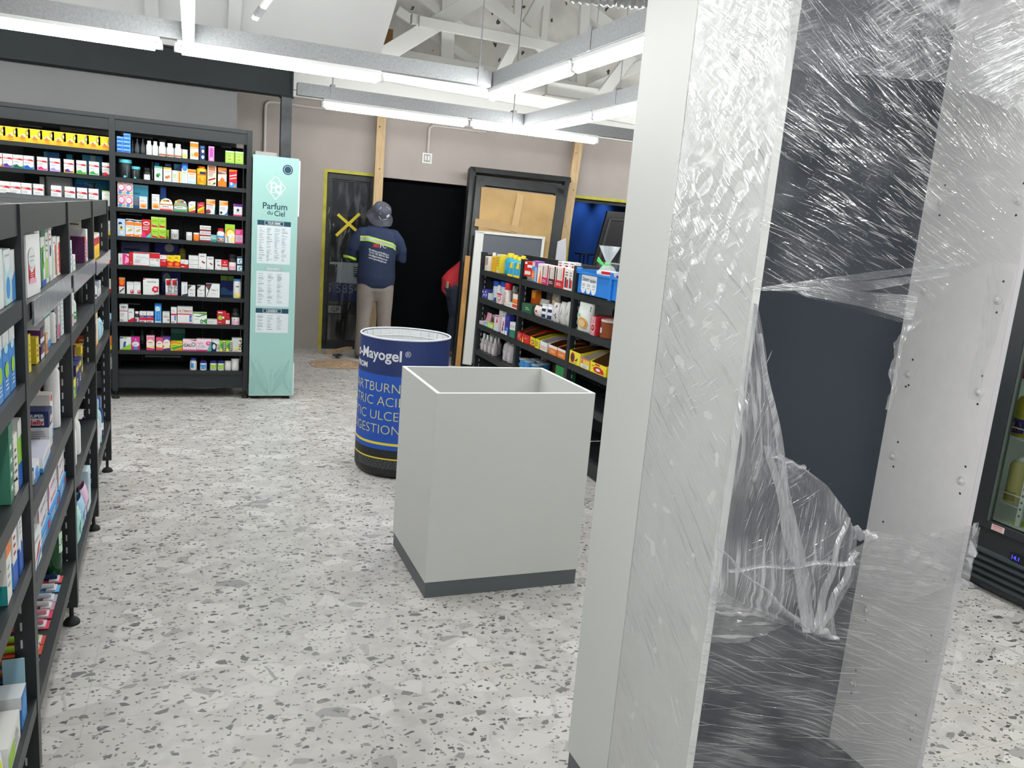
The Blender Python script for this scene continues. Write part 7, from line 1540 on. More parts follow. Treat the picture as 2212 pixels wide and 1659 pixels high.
# lower film round the foot
FL = film_mat('film_lower', R(24), base=.13, glint=.5, haze=.15, sc=(1.6, 120), lo=.5, seed=5.0)
top = [F(1522, 1385), F(1610, 1388), F(1690, 1352), F(1770, 1368), F(1840, 1230), F(1885, 1152), F(1960, 1162), F(2060, 1160), F(2118, 1138)]
bot = [F(1462, 1800), F(1985, 1800)]
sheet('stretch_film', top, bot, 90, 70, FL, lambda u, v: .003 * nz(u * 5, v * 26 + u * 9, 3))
FB = film_mat('film_belt', R(10), base=.17, glint=.6, haze=.28, sc=(5, 60), lo=.5, seed=6.)
sheet('film_fold', [F(1830, 1200, YFM - .005), F(1885, 1148, YFM - .005), F(1960, 1160, YFM - .005), F(2115, 1132, YFM - .005)], [F(1820, 1270, YFM - .005), F(1885, 1275, YFM - .005), F(1960, 1300, YFM - .005), F(2095, 1250, YFM - .005)], 60, 24, FB, lambda u, v: .008 * nz(u * 14, v * 9, 4))
# bunched torn sheet
FT = film_mat('film_bunch', R(82), base=.27, glint=.75, haze=.24, sc=(3.0, 80), lo=.50, tint='#e6e7ee', seed=2.0)
la = [(1630, 655), (1612, 740), (1596, 850), (1572, 960), (1556, 1080), (1540, 1200), (1530, 1275), (1545, 1300), (1600, 1320), (1700, 1352), (1742, 1368)]
ra = [(1634, 655), (1655, 770), (1668, 900), (1680, 978), (1735, 1008), (1790, 1050), (1830, 1110), (1850, 1160), (1845, 1250), (1800, 1330), (1806, 1380)]
def bunch(u, v): return (.030 * sin(pi * v) * min(1, 3 * u) * (1 - max(0, u - .85) * 5) + .010 * nz(v * 16, u * 5, 1) + .006 * nz(v * 34, u * 9, 2)) * min(1, 8 * v + .2)
sheet('torn_film', [F(*p, YFM - .006) for p in la], [F(*p, YFM - .004) for p in ra], 100, 44, FT, bunch)
FR = film_mat('film_ridge', R(85), base=.42, glint=.5, haze=.25, sc=(4, 120), lo=.48, tint='#e2e3ea')
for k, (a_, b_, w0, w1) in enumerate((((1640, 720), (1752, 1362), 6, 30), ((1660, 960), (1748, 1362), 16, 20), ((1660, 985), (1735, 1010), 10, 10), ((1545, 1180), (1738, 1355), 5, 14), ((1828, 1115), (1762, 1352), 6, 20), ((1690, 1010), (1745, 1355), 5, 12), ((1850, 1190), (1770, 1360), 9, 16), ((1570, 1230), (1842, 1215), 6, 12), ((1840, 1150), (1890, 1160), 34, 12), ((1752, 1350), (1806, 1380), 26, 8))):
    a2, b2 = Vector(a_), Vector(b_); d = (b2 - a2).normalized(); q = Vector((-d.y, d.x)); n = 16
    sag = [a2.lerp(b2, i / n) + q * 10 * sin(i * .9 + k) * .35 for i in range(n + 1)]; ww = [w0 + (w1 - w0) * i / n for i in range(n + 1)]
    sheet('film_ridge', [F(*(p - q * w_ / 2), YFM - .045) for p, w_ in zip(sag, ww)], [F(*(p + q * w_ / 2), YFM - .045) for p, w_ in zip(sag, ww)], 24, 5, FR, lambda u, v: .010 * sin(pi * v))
FG = film_mat('film_ragged', R(12), base=.22, glint=.6, haze=.25, sc=(6, 60), lo=.5, seed=4.)
sheet('torn_film', [F(1535, 1262, YFM - .01), F(1600, 1300, YFM - .01), F(1690, 1335, YFM - .01)], [F(1520, 1388, YFM - .004), F(1610, 1388, YFM - .004), F(1700, 1350, YFM - .004)], 40, 12, FG, lambda u, v: .008 * nz(u * 9, v * 5, 6))
# film on the outer side
SFM = film_mat('film_side', R(-38), along='YZ', base=.10, glint=.8, haze=.10, sc=(3.0, 130), lo=.55, seed=1.0, rough=.07, gloss=.75, tint='#f8f9fa', bump=.25, trl=0.0)
sx = ux0 - .002
sheet('stretch_film', [Vector((sx, uyb, UT)), Vector((sx, uyf - .003, UT))], [Vector((sx, uyb, .02)), Vector((sx, uyf - .003, .02))], 60, 260, SFM, lambda u, v: (.0035 * nz(u * 9 + v * 30, v * 46 - u * 5, 4) + .002 * nz(u * 5, v * 120, 9)) * min(1, 8 * u, 8 * (1 - u)), normal=(-1, 0, 0))
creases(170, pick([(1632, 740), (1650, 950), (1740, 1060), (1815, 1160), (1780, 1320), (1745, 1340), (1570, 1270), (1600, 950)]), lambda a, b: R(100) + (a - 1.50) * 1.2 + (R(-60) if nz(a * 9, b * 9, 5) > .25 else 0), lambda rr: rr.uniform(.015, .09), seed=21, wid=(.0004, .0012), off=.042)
mb = MB(); mb.T = UL
rr = random.Random(5)
for px, py in ((2110, 1150), (2108, 1180), (2098, 1215), (2092, 1262)):                # crumpled edge of film beyond the right edge
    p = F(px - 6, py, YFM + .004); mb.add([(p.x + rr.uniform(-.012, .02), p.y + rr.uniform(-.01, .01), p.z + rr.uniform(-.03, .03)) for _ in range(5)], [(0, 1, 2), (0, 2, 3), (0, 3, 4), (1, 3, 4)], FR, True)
o = mb.build('film_strip', t)

# ---- white casing standing back to back with it
t = thing('display_unit', 'plain white tall casing without film, back to back with the wrapped unit', 'shelf unit', ((ux0 + ux1) / 2, 1.86, 0))
L = local(t)
mb = MB(); mb.T = L; mb.box((ux0, uyb + .004, .06), (ux0 + PAN, 1.972, UT), WHITE); mb.build('side_panel', t, bevel=.001)
mb = MB(); mb.T = L; mb.box((ux1 - PAN, uyb + .004, .06), (ux1, 1.972, UT), WHITE); mb.build('side_panel', t)
mb = MB(); mb.T = L; mb.box((ux0 + PAN, 1.95, .06), (ux1 - PAN, 1.968, UT), WHITE); mb.build('face_panel', t)
mb = MB(); mb.T = L; mb.box((ux0 + PAN, uyb + .004, UT - PAN), (ux1 - PAN, 1.95, UT), WHITE); mb.build('top_panel', t)
mb = MB(); mb.T = L; mb.box((ux0 + .004, uyb + .006, 0), (ux1 - .004, 1.966, .058), GREYK); mb.build('plinth', t)

# ================================================================== glass door fridge
fx, fy1, fy0, yd = 3.80, 3.02, 2.02, 2.695; fd = .68; FT_ = 2.0
t = thing('drinks_fridge', 'black upright drinks fridge with glass door at the far right edge', 'fridge', (fx + fd / 2, (fy0 + fy1) / 2, 0))
L = local(t); FBL = M('fridge_black', '#24282b', .45); FWH = M('fridge_lining', '#dfe5e0', .4)
mb = MB(); mb.T = L
mb.box((fx + .05, fy0, .36), (fx + fd, fy0 + .03, FT_), FBL); mb.box((fx + .05, fy1 - .03, .36), (fx + fd, fy1, FT_), FBL); mb.box((fx + fd - .03, fy0 + .03, .36), (fx + fd, fy1 - .03, FT_), FBL); mb.box((fx + .05, fy0 + .03, FT_ - .2), (fx + fd - .03, fy1 - .03, FT_), FBL); mb.box((fx + .02, fy0, .02), (fx + fd, fy1, .36), FBL)
mb.build('cabinet', t)
mb = MB(); mb.T = L
mb.box((fx + .06, fy0 + .031, .37), (fx + fd - .031, fy0 + .04, FT_ - .21), FWH); mb.box((fx + .06, fy1 - .04, .37), (fx + fd - .031, fy1 - .031, FT_ - .21), FWH); mb.box((fx + fd - .04, fy0 + .04, .37), (fx + fd - .031, fy1 - .04, FT_ - .21), FWH); mb.box((fx + .06, fy0 + .04, .361), (fx + fd - .04, fy1 - .04, .372), FWH)
mb.build('lining', t)
for y in (yd - .10, fy0 + .12):
    mb = MB(); mb.T = L; mb.box((fx + .09, y - .012, .373), (fx + .10, y + .012, FT_ - .22), FWH)
    z = .42
    while z < 1.75: mb.poly([(fx + .0895, y - .005, z), (fx + .0895, y + .005, z), (fx + .0895, y + .005, z + .012), (fx + .0895, y - .005, z + .012)], M('slot_shadow', '#5a625e', .6)); z += .035
    mb.build('shelf_rail', t)
mb = MB(); mb.T = L; mb.box((fx + .07, fy0 + .05, FT_ - .24), (fx + .1, fy1 - .05, FT_ - .225), M('fridge_lamp', '#ffffff', .4, emit=('#f4fff6', 9))); mb.build('lamp', t)
DF = M('door_frame_grey', '#59635f', .4, .3)
mb = MB(); mb.T = L
for a, b in (((fy0, .335), (fy0 + .05, FT_ - .02)), ((yd, .335), (fy1, FT_ - .02)), ((fy0 + .05, .335), (yd, .375)), ((fy0 + .05, FT_ - .08), (yd, FT_ - .02))): mb.box((fx, a[0], a[1]), (fx + .045, b[0], b[1]), FBL)
mb.build('door_frame', t, bevel=.003)
mb = MB(); mb.T = L
for y in (yd - .012, fy0 + .05): mb.box((fx + .004, y, .375), (fx + .03, y + .012, FT_ - .08), DF)
mb.build('door_seal', t)
GL_ = bpy.data.materials.new('fridge_glass'); GL_.use_nodes = True; n, l = GL_.node_tree.nodes, GL_.node_tree.links
for x in list(n): n.remove(x)
o_ = n.new('ShaderNodeOutputMaterial'); tr = n.new('ShaderNodeBsdfTransparent'); tr.inputs[0].default_value = (.94, .97, .95, 1); g_ = n.new('ShaderNodeBsdfGlossy'); g_.inputs['Roughness'].default_value = .03; mx = n.new('ShaderNodeMixShader'); fr = n.new('ShaderNodeFresnel'); fr.inputs[0].default_value = 1.35
l.new(fr.outputs[0], mx.inputs[0]); l.new(tr.outputs[0], mx.inputs[1]); l.new(g_.outputs[0], mx.inputs[2]); l.new(mx.outputs[0], o_.inputs[0])
mb = MB(); mb.T = L; mb.box((fx + .012, fy0 + .05, .375), (fx + .018, yd, FT_ - .08), GL_); mb.build('glass_pane', t)
mb = MB(); mb.T = L; S_ = [(fx - .0006, y, z) for y, z in ((2.66, .338), (2.59, .338), (2.59, .368), (2.66, .368))]; mb.poly(S_, pc('#d9c9c9'))
for k in range(4): mb.poly([(fx - .001, y, z) for y, z in ((2.655, .342 + k * .006), (2.60, .342 + k * .006), (2.60, .345 + k * .006), (2.655, .345 + k * .006))], pc('R' if k == 3 else '#c9878c'))
o = mb.build('sticker', t); o['label'] = 'small white and red sticker'
for k in range(5):
    z = .05 + k * .036; mb = MB(); mb.T = L; mb.prism([(fx + .019, fy0 + .04, z), (fx - .004, fy0 + .04, z + .010), (fx - .004, fy0 + .04, z + .022), (fx + .019, fy0 + .04, z + .029)], (0, fy1 - fy0 - .10, 0), M('grille_slat', '#333b3d', .45)); mb.build('grille_slat', t)
p = atx(2196, 1208, fx); mb = MB(); mb.T = L; mb.box((fx + .008, p.y - .055, p.z - .018), (fx + .019, p.y + .045, p.z + .018), M('display_black', '#0c0d12', .3)); o = mb.build('display', t)
mb = MB(); mb.T = L
text_on(mb, '14.1', p.y - .0, p.z, .020, M('led_blue', '#1a22ff', .4, emit=('#2a35ff', 5)), lambda u, v: (fx + .0075, 2 * p.y - u + .012, v)); mb.build('digits', o)
def fshelf(z):
    mb = MB(); mb.T = L; a, b = fy0 + .05, yd + .2
    for y in [a + (b - a) * i / 22 for i in range(23)]: mb.tube([(fx + .12, y, z), (fx + fd - .05, y, z)], .0022, WIRE, 5)
    for zz in (z, z + .055): mb.tube([(fx + .11, a, zz), (fx + .11, b, zz)], .004, WIRE, 6)
    for y in (a, b, (a + b) / 2): mb.tube([(fx + .11, y, z), (fx + .11, y, z + .055)], .004, WIRE, 6)
    mb.tube([(fx + fd - .055, a, z), (fx + fd - .055, b, z)], .004, WIRE, 6); mb.build('wire_shelf', t)
FSZ = [.46, .80, 1.10, 1.40]
for z in FSZ: fshelf(z)
JU = M('yellow_juice', '#d6cf86', .15); JC = pc('#d8d23a')
fi = 0
def fbottle(x, y, z, w_, h, col, cap, deco, label):
    o = bottle(w_, h, col, cap, deco, name='drink_bottle', shape='slim', caph=.1, capr=.45); return put(o, (fx + x, y, z + .0035), -pi / 2, label, 'bottle')
for i, y in enumerate((2.70, 2.60, 2.50, 2.40)):
    fbottle(.13, y, FSZ[0], .085, .24, JU, 'W', 'r .1 .05 .9 .3 #a8a05a', f'pale yellow juice bottle, {ORD[i]} from the left on the fridge lowest shelf')
for i, y in enumerate((2.74, 2.64, 2.54)):
    fbottle(.14, y, FSZ[1], .075, .23, M('amber_juice', '#bdb23c', .15), '#b8c23a', 'r 0 .1 1 .5 #2a2a7a;e .5 .3 .3 .15 O', f'juice bottle with purple and orange label, {ORD[i]} from left in the fridge')
for i, y in enumerate((2.74, 2.6)):
    put(bx(.09, .20, .09, '#c2377e', 'l .2 .3 .8 .8 4 P', name='drink_carton', side='#c2377e'), (fx + .14, y, FSZ[2] + .0035), -pi / 2, f'magenta drink carton, {["left", "right"][i]} one, upper fridge shelf', 'carton')
# yellow lid on the fridge floor, scrap of film by its foot
mb = MB(); mb.lathe([(.03, 0), (.03, .012), (0, .013)], pc('#c9cf2a'), 16); tag(mb.build('plastic_disc', None, (fx + .14, 2.62, .3725)), 'flat yellow plastic disc lying on the fridge floor', 'disc')
p = atz(2092, 1262); mb = MB(); rr = random.Random(9)
V = [(rr.uniform(-.05, .05), rr.uniform(-.04, .04), abs(rr.gauss(.012, .012))) for _ in range(14)]; mb.add(V, [tuple(rr.sample(range(14), 3)) for _ in range(26)], FR, False)
tag(mb.build('film_scrap', None, (p.x - .02, p.y - .02, .001)), 'scrap of clear film on the floor by the fridge foot', 'film')
# ================================================================== entrance wall: doors, tape, leaning frames, outside
struct(MB().box((-4.4, 9.95, -0.14), (9.5, 16, -0.02), M('asphalt', '#3a3b3c', .9)).build('ground'))
t = thing('door_1', 'glazed black side panel of the entrance with a yellow tape cross', 'door', (1.76, YW + .08, 0)); t['kind'] = 'structure'
L = local(t); DFR = add_noise(M('dusty_black_frame', '#1c2022', .5), 16, .7, 6)
d0, d1 = dL + .012, 2.035
mb = MB(); mb.T = L
for a, b in (((d0, 0), (d0 + .05, dT - .012)), ((d1 - .05, 0), (d1, dT - .012)), ((d0 + .05, dT - .075), (d1 - .05, dT - .012)), ((d0 + .05, 0), (d1 - .05, .09))): mb.box((a[0], YW + .03, a[1]), (b[0], YW + .10, b[1]), DFR)
mb.build('door_frame', t, bevel=.003)
mb = MB(); mb.T = L
for a, b in (((d0 + .052, .092), (d0 + .066, dT - .077)), ((d1 - .066, .092), (d1 - .052, dT - .077)), ((d0 + .066, dT - .09), (d1 - .066, dT - .077)), ((d0 + .066, .092), (d1 - .066, .106))): mb.box((a[0], YW + .045, a[1]), (b[0], YW + .075, b[1]), DFR)
mb.build('glazing_bead', t)
GD = bpy.data.materials.new('dusty_glass'); GD.use_nodes = True; n, l = GD.node_tree.nodes, GD.node_tree.links
for x in list(n): n.remove(x)
o_ = n.new('ShaderNodeOutputMaterial'); tr = n.new('ShaderNodeBsdfTransparent'); tr.inputs[0].default_value = (.90, .92, .92, 1); gg = n.new('ShaderNodeBsdfGlossy'); gg.inputs['Roughness'].default_value = .04
df = n.new('ShaderNodeBsdfDiffuse'); df.inputs[0].default_value = (.55, .56, .55, 1); fr = n.new('ShaderNodeFresnel'); fr.inputs[0].default_value = 1.35; m1 = n.new('ShaderNodeMixShader'); m2 = n.new('ShaderNodeMixShader')
tc = n.new('ShaderNodeTexCoord'); mp = n.new('ShaderNodeMapping'); mp.inputs['Scale'].default_value = (14, 1, 3.2); nt = n.new('ShaderNodeTexNoise'); nt.inputs['Scale'].default_value = 1.0; nt.inputs['Detail'].default_value = 8; rp = n.new('ShaderNodeValToRGB')
rp.color_ramp.elements[0].position = .50; rp.color_ramp.elements[0].color = (.02, .02, .02, 1); rp.color_ramp.elements[1].position = .78; rp.color_ramp.elements[1].color = (.24, .24, .24, 1)
l.new(tc.outputs['Object'], mp.inputs[0]); l.new(mp.outputs[0], nt.inputs['Vector']); l.new(nt.outputs['Fac'], rp.inputs[0])
l.new(fr.outputs[0], m1.inputs[0]); l.new(tr.outputs[0], m1.inputs[1]); l.new(gg.outputs[0], m1.inputs[2]); l.new(rp.outputs[0], m2.inputs[0]); l.new(m1.outputs[0], m2.inputs[1]); l.new(df.outputs[0], m2.inputs[2]); l.new(m2.outputs[0], o_.inputs[0])
mb = MB(); mb.T = L; mb.box((d0 + .05, YW + .058, .09), (d1 - .05, YW + .064, dT - .075), GD); mb.build('glass_pane', t)
for p, q in (((729.6, 463), (774, 502)), ((777, 461.5), (726, 509))):
    mb = MB(); mb.T = L; yq = YW + .0435 + (.001 if p[0] > 750 else 0) ; a, b = aty(*p, YW + .055), aty(*q, YW + .055); a.y = b.y = YW + .0565 - (.0006 if p[0] > 750 else 0); mb.bar(a, b, .0008, .034, YBRIGHT, up=(b - a).cross(Vector((0, 1, 0)))); o = mb.build('tape_strip', t); o['label'] = 'yellow tape'
rr = random.Random(12)
for k in range(16):                                  # white glints and drips drawn as pale streaks on pane and frame
    x = rr.uniform(d0 + .02, d1 - .06); z = rr.uniform(.5, 1.95); l_ = rr.uniform(.03, .16); mb = MB(); mb.T = L
    mb.tube([(x, YW + .0565 if x > d0 + .06 else YW + .029, z), (x + rr.uniform(-.02, .02), YW + .0565 if x > d0 + .06 else YW + .029, z - l_ * .5), (x + rr.uniform(-.03, .03), YW + .0565 if x > d0 + .06 else YW + .029, z - l_)], [.0012, .0025, .001], M('glint_drip', '#b9bdbd', .5), 5); mb.build('glint_drip', t)
# masking tape round the openings
for i, (a, b) in enumerate((((dL - .035, 0), (dL + .006, dT + .03)), ((dL + .006, dT - .004), (dM - .06, dT + .03)), ((wL + .0, wT - .003), (wR, wT + .035)), ((wL - .035, 0), (wL + .004, wT + .035)))):
    mb = MB(); mb.box((a[0], YW - .0025, a[1]), (b[0], YW - .0008, b[1]), add_noise(YTAPE, 9, .18, 5) if i == 0 else YTAPE)
    tag(mb.build('masking_tape'), ['upright yellow masking tape strip left of the glazed panel', 'level yellow masking tape strip above the glazed panel', 'level yellow masking tape strip above the blue opening', 'upright yellow masking tape strip beside the blue opening'][i], 'tape')
# jamb between panel and doorway, black sheet across the doorway
BLK = M('black_sheet', '#05070a', .9, spec=.1)
struct(MB().box((2.04, YW + .02, 0), (2.10, YW + .14, dT - .002), DFR).build('trim_3'))
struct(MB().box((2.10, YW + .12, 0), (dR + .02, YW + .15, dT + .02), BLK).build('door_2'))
# blue shop front beyond the second opening
struct(MB().box((wL - .02, YW + .05, 0), (wL + .035, YW + .10, wT), DFR).box((wL + .035, YW + .05, wT - .05), (wR, YW + .10, wT), DFR).build('window_1'))
BLUEW = M('blue_wall_paint', '#1d4488', .45)
struct(MB().box((3.6, 12.0, 0), (8.4, 12.1, 3.0), BLUEW).build('wall_outside'))
for k, px in enumerate((1262, 1311)):
    p = aty(px, 432, 11.9); l_ = bpy.data.lights.new('wall_washer', 'SPOT'); l_.energy = 48; l_.spot_size = R(50); l_.spot_blend = .9; l_.color = (.75, .85, 1); l_.shadow_soft_size = .04
    o = bpy.data.objects.new('wall_washer', l_); COL.objects.link(o); o.location = (p.x, 11.72, 2.55); o.rotation_euler = (R(14), 0, 0)
t = thing('bar_table', 'thin black bar table against the blue wall outside', 'table', (aty(1263, 540, 11.6).x, 11.6, -.02))
mb = MB(); mb.lathe([(.16, 1.32), (.16, 1.34), (0, 1.34)], M('thin_black_metal', '#10131a', .5), 20); mb.build('tabletop', t)
for dx in (-.07, .0, .07):
    mb = MB(); mb.tube([(dx, 0, 0), (dx, 0, 1.32)], .010, M('thin_black_metal', '#10131a', .5), 6); mb.build('leg', t)
mb = MB(); mb.tube([(-.16, 0, .86), (.16, 0, .86)], .010, M('thin_black_metal', '#10131a', .5), 6); mb.build('foot_rail', t)
# unseen fill light added outside to show the car, no fitting
l_ = bpy.data.lights.new('car_fill_light', 'POINT'); l_.energy = 14; l_.shadow_soft_size = .1; o = bpy.data.objects.new('car_fill_light', l_); COL.objects.link(o); o.location = (1.2, 10.15, 2.4)

# ---- car outside
VY = 10.75; p0 = aty(738, 625, VY)
t = thing('car', 'parked van with a blue band lettered 5 5854, seen through the dusty glass', 'car', (2.35, VY + 1.2, -.02))
L = local(t); VG = M('van_silver', '#b9c0c4', .35); VD = M('van_dark', '#14181b', .3); VB = M('van_blue', '#1c2c6e', .4); VT = M('van_lettering', '#8f9bb0', .5)
def vz(y): return aty(740, y, VY).z
zb0, zb1, zw, zt_ = vz(651), vz(612), vz(571), vz(486)
mb = MB(); mb.T = L; xa, xb = 1.36, 3.34
mb.prism([(xa, VY + .05, .34), (xa, VY + .05, zb1), (xa, VY + .25, zw), (xa, VY + .75, zt_ + .1), (xa, VY + 3.6, zt_ + .16), (xa, VY + 3.8, .34)], (xb - xa, 0, 0), VG); mb.build('body', t, bevel=.02)
mb = MB(); mb.T = L; mb.box((xa - .01, VY, zb0), (xb + .01, VY + .06, zb1), VB); o = mb.build('blue_band', t, bevel=.004)
mb = MB(); mb.T = L; fn = lambda u, v: (u, VY - .002, v)
zc = vz(623); xr = aty(777, 623, VY).x
text_on(mb, '5 5854', xr, zc, .115, VT, fn, align='r'); mb.build('phone_lettering', o)
mb = MB(); mb.T = L; x_ = aty(706, 590, VY).x
mb.prism([(x_ - .25, VY + .04, zb1 + .01), (x_ + .13, VY + .04, zb1 + .01), (x_ + .17, VY + .20, zw - .02), (x_ - .25, VY + .20, zw - .02)], (0, .03, 0), VD); mb.build('headlamp', t)
mb = MB(); mb.T = L; mb.prism([(xa + .06, VY + .262, zw + .012), (xb - .06, VY + .262, zw + .012), (xb - .06, VY + .76, zt_ + .105), (xa + .06, VY + .76, zt_ + .105)], (0, -.012, .008), VD); mb.build('windscreen', t)
mb = MB(); mb.T = L; mb.box((xa, VY - .02, .30), (xb, VY + .05, zb0 - .005), VD); mb.build('bumper', t, bevel=.02)
p1, p2 = aty(704, 660, VY - .02), aty(735, 676, VY - .02); mb = MB(); mb.T = L; mb.box((p2.x - .50, VY - .032, p2.z), (p2.x, VY - .021, p1.z), M('number_plate', '#c9cbc6', .5)); o = mb.build('number_plate', t)
mb = MB(); mb.T = L; text_on(mb, 'GP', p2.x - .02, (p1.z + p2.z) / 2, .06, pc('K'), lambda u, v: (u, VY - .033, v), align='r'); mb.build('plate_lettering', o)
for i in range(5):
    mb = MB(); mb.T = L; z = zw - .04 - i * .028; x2 = aty(771, 590, VY).x; mb.box((x2 - .03, VY + .09, z), (x2 + .10, VY + .11, z + .01), VD); mb.build('bonnet_lettering', t)
for x in (xa + .12, xb - .12):
    for y in (VY + .8, VY + 3.1):
        mb = MB(); mb.T = L @ Matrix.Translation((x, y, .31)) @ Matrix.Rotation(pi / 2, 4, 'Y'); mb.lathe([(.2, -.1), (.31, -.09), (.31, .09), (.2, .1)], RUBBER, 20); mb.build('wheel', t)

# ---- pine props
PINE2 = M('raw_pine', '#cdb089')
def post(p, q, wd, dp, label, knots=3):
    t = thing('timber_prop', label, 'timber', (q[0], q[1], q[2])); L = local(t); mb = MB(); mb.T = L; mb.bar(p, q, dp, wd, PINE2, up=(Vector(q) - Vector(p)).cross(Vector((0, 1, 0)))); mb.build('board', t, bevel=.002)
    rr = random.Random(len(label)); a, b = Vector(p), Vector(q)
    for k in range(knots):
        c = a.lerp(b, (k + .4) / knots); mb = MB(); mb.T = L @ Matrix.Translation(c + Vector((rr.uniform(-.02, .02), -dp / 2 - .0008, 0))) @ Matrix.Rotation(pi / 2, 4, 'X'); mb.lathe([(.008, -.0003), (0, -.0003)], M('pine_knot', '#6b4a2e', .8), 10); mb.build('nail_hole', t)
    return t
a, b = aty(828, 248, 9.62), aty(812, 420, 9.62); xm = (a.x + b.x) / 2
post((xm, 9.62, 2.84), (xm, 9.62, 0.002), .105, .05, 'upright raw pine prop behind the worker in the bucket hat', 6)
a, b = aty(1251, 300, 9.67), aty(1213, 556, 9.50); d = (b - a) / (a.z - b.z)
post(tuple(a), tuple(a + d * (a.z - .03)), .115, .05, 'slanting raw pine prop right of the leaning black frame', 6)

# ---- leaning black frame with its papered leaf
PB, PT, PH = 8.80, 9.52, 2.25
def onp(px, py, off=0.0):
    """point of the leaning plane (y = PB at the floor, PT at height PH) seen at a pixel"""
    r_ = ray(px, py); k = (PT - PB) / PH                    # y = PB - off + k z
    s = (PB - off + k * EYE) / (r_.y - k * r_.z); return r_ * s + Vector((0, 0, EYE))
def stile(mb, p, q, wpx, dep, m, off=0.0):
    a, b = onp(*p, off), onp(*q, off); c = (a + b) / 2; k = c.dot(FW) / FPX
    nrm = Vector((0, -PH, PT - PB)).normalized(); mb.bar(a, b, dep, wpx * k, m, up=(b - a).cross(nrm)); return mb
t = thing('door_frame', 'black metal door frame leaning near the back wall, holding a papered leaf', 'door frame', (3.5, PB, 0))
L = local(t); FR_ = add_noise(M('scuffed_black_frame', '#171b1d', .45), 9, .55, 7)
# the floor ends of the stiles
def floor_end(p, q):
    for k in range(400):
        f = 1 + k * .01; x, y = p[0] + (q[0] - p[0]) * f, p[1] + (q[1] - p[1]) * f
        if onp(x, y).z <= .012: return (x, y)
    return (x, y)
lb = floor_end((1020, 366), (996, 640)); rb = floor_end((1224, 386), (1194, 554))
mb = MB(); mb.T = L; stile(mb, (1020, 364), lb, 14, .10, FR_); mb.build('jamb', t, bevel=.004)
mb = MB(); mb.T = L; stile(mb, (1224, 386), rb, 12, .10, FR_); mb.build('jamb', t, bevel=.004)
mb = MB(); mb.T = L; stile(mb, (1014, 368), (1230, 391), 12, .10, FR_); mb.build('head', t, bevel=.004)
lf = thing('door_leaf', 'black door leaf covered with crumpled brown paper, inside the leaning frame', 'door', (3.5, PB - .02, 0)); LL = local(lf); o2 = .09
c_ = [(1029, 382), (1219, 407), (1188, 560), (1010, 560)]
lb2, rb2 = floor_end((1036, 390), (1014, 620)), floor_end((1212, 410), (1184, 560))
for nm, p, q, wd in (('stile', (1038, 384), lb2, 22), ('stile', (1209, 408), rb2, 22), ('top_rail', (1028, 389), (1219, 412), 22)):
    mb = MB(); mb.T = LL; stile(mb, p, q, wd, .045, FR_, o2); mb.build(nm, lf, bevel=.004)
PAPER = add_noise(M('brown_kraft_paper', '#a98b5c', .8), 3, .15, 6, bump=1.0, bscale=5)
tl, tr_, br, bl = onp(1040, 404, o2 + .03), onp(1201, 423, o2 + .03), onp(1172, 640, o2 + .03), onp(1022, 640, o2 + .03)
V = []; nu, nv = 40, 50
for j in range(nv + 1):
    for i in range(nu + 1):
        u, v = i / nu, j / nv; V.append(tl.lerp(tr_, u).lerp(bl.lerp(br, u), v) + Vector((0, -.014 * abs(nz(u * 4 + v * 3, v * 5 - u, 3)) - .008 * nz(u * 11, v * 13, 4), 0)))
mb = MB(); mb.T = LL; mb.add(V, [(j * (nu + 1) + i, j * (nu + 1) + i + 1, (j + 1) * (nu + 1) + i + 1, (j + 1) * (nu + 1) + i) for j in range(nv) for i in range(nu)], PAPER, True); mb.build('brown_paper', lf, sharp=.35)
for p, q in (((1026, 480), (1130, 500)), ((1125, 420), (1110, 500))):
    mb = MB(); mb.T = LL; a, b = onp(*p, o2 + .055), onp(*q, o2 + .055); mb.bar(a, b, .001, .09, M('kraft_patch', '#b3956a', .7), up=(b - a).cross(Vector((0, 1, 0)))); mb.build('paper_patch', lf)
# white framed board in front
o3 = .19
wbd = thing('framed_board', 'white board with a dark grey panel leaning against the papered leaf', 'board', (3.4, PB - .2, 0)); LW = local(wbd)
lb3 = floor_end((1035, 502), (1022, 640)); rb3 = floor_end((1174, 516), (1160, 640))
for nm, p, q, wd in (('stile', (1036, 500), lb3, 20), ('stile', (1174, 514), rb3, 6), ('top_rail', (1026, 501), (1177, 515), 6)):
    mb = MB(); mb.T = LW; stile(mb, p, q, wd, .03, WHITE, o3); mb.build(nm, wbd, bevel=.002)
pts = [onp(1046, 505, o3), onp(1171, 517, o3), onp(rb3[0] - 3, rb3[1] - 3, o3), onp(lb3[0] + 9, lb3[1] - 3, o3)]
mb = MB(); mb.T = LW; mb.prism(pts, (0, .008, 0), M('slate_panel', '#4d525b', .5)); o = mb.build('grey_panel', wbd)
# pine batten standing left of the white board, white board by the prop
a, b = onp(1006, 600, .14), onp(989, 785, .14); d = (b - a) / (a.z - b.z); mb = MB(); q = a + d * (a.z - .01); mb.bar(a - d * .25, q, .02, .06, add_noise(M('stained_ply', '#a97f45', .7), 5, .2, 5), up=(q - a).cross(Vector((0, 1, 0))))
tag(mb.build('timber_batten'), 'thin brown batten standing between black frame and white board', 'timber')
p = aty(1214, 540, 8.6); mb = MB(); mb.prism([aty(1206, 522, 8.6), aty(1223, 515, 8.6), aty(1222, 600, 8.6), aty(1196, 600, 8.6)], (0, .02, 0), M('white_card_sheet', '#c9c9d2', .6)); P_ = [aty(1222, 600, 8.6), aty(1196, 600, 8.6)]
mb.prism([P_[1], P_[0], Vector((P_[0].x - .03, 8.6, .002)), Vector((P_[1].x - .03, 8.6, .002))], (0, .02, 0), M('white_card_sheet', '#c9c9d2', .6))
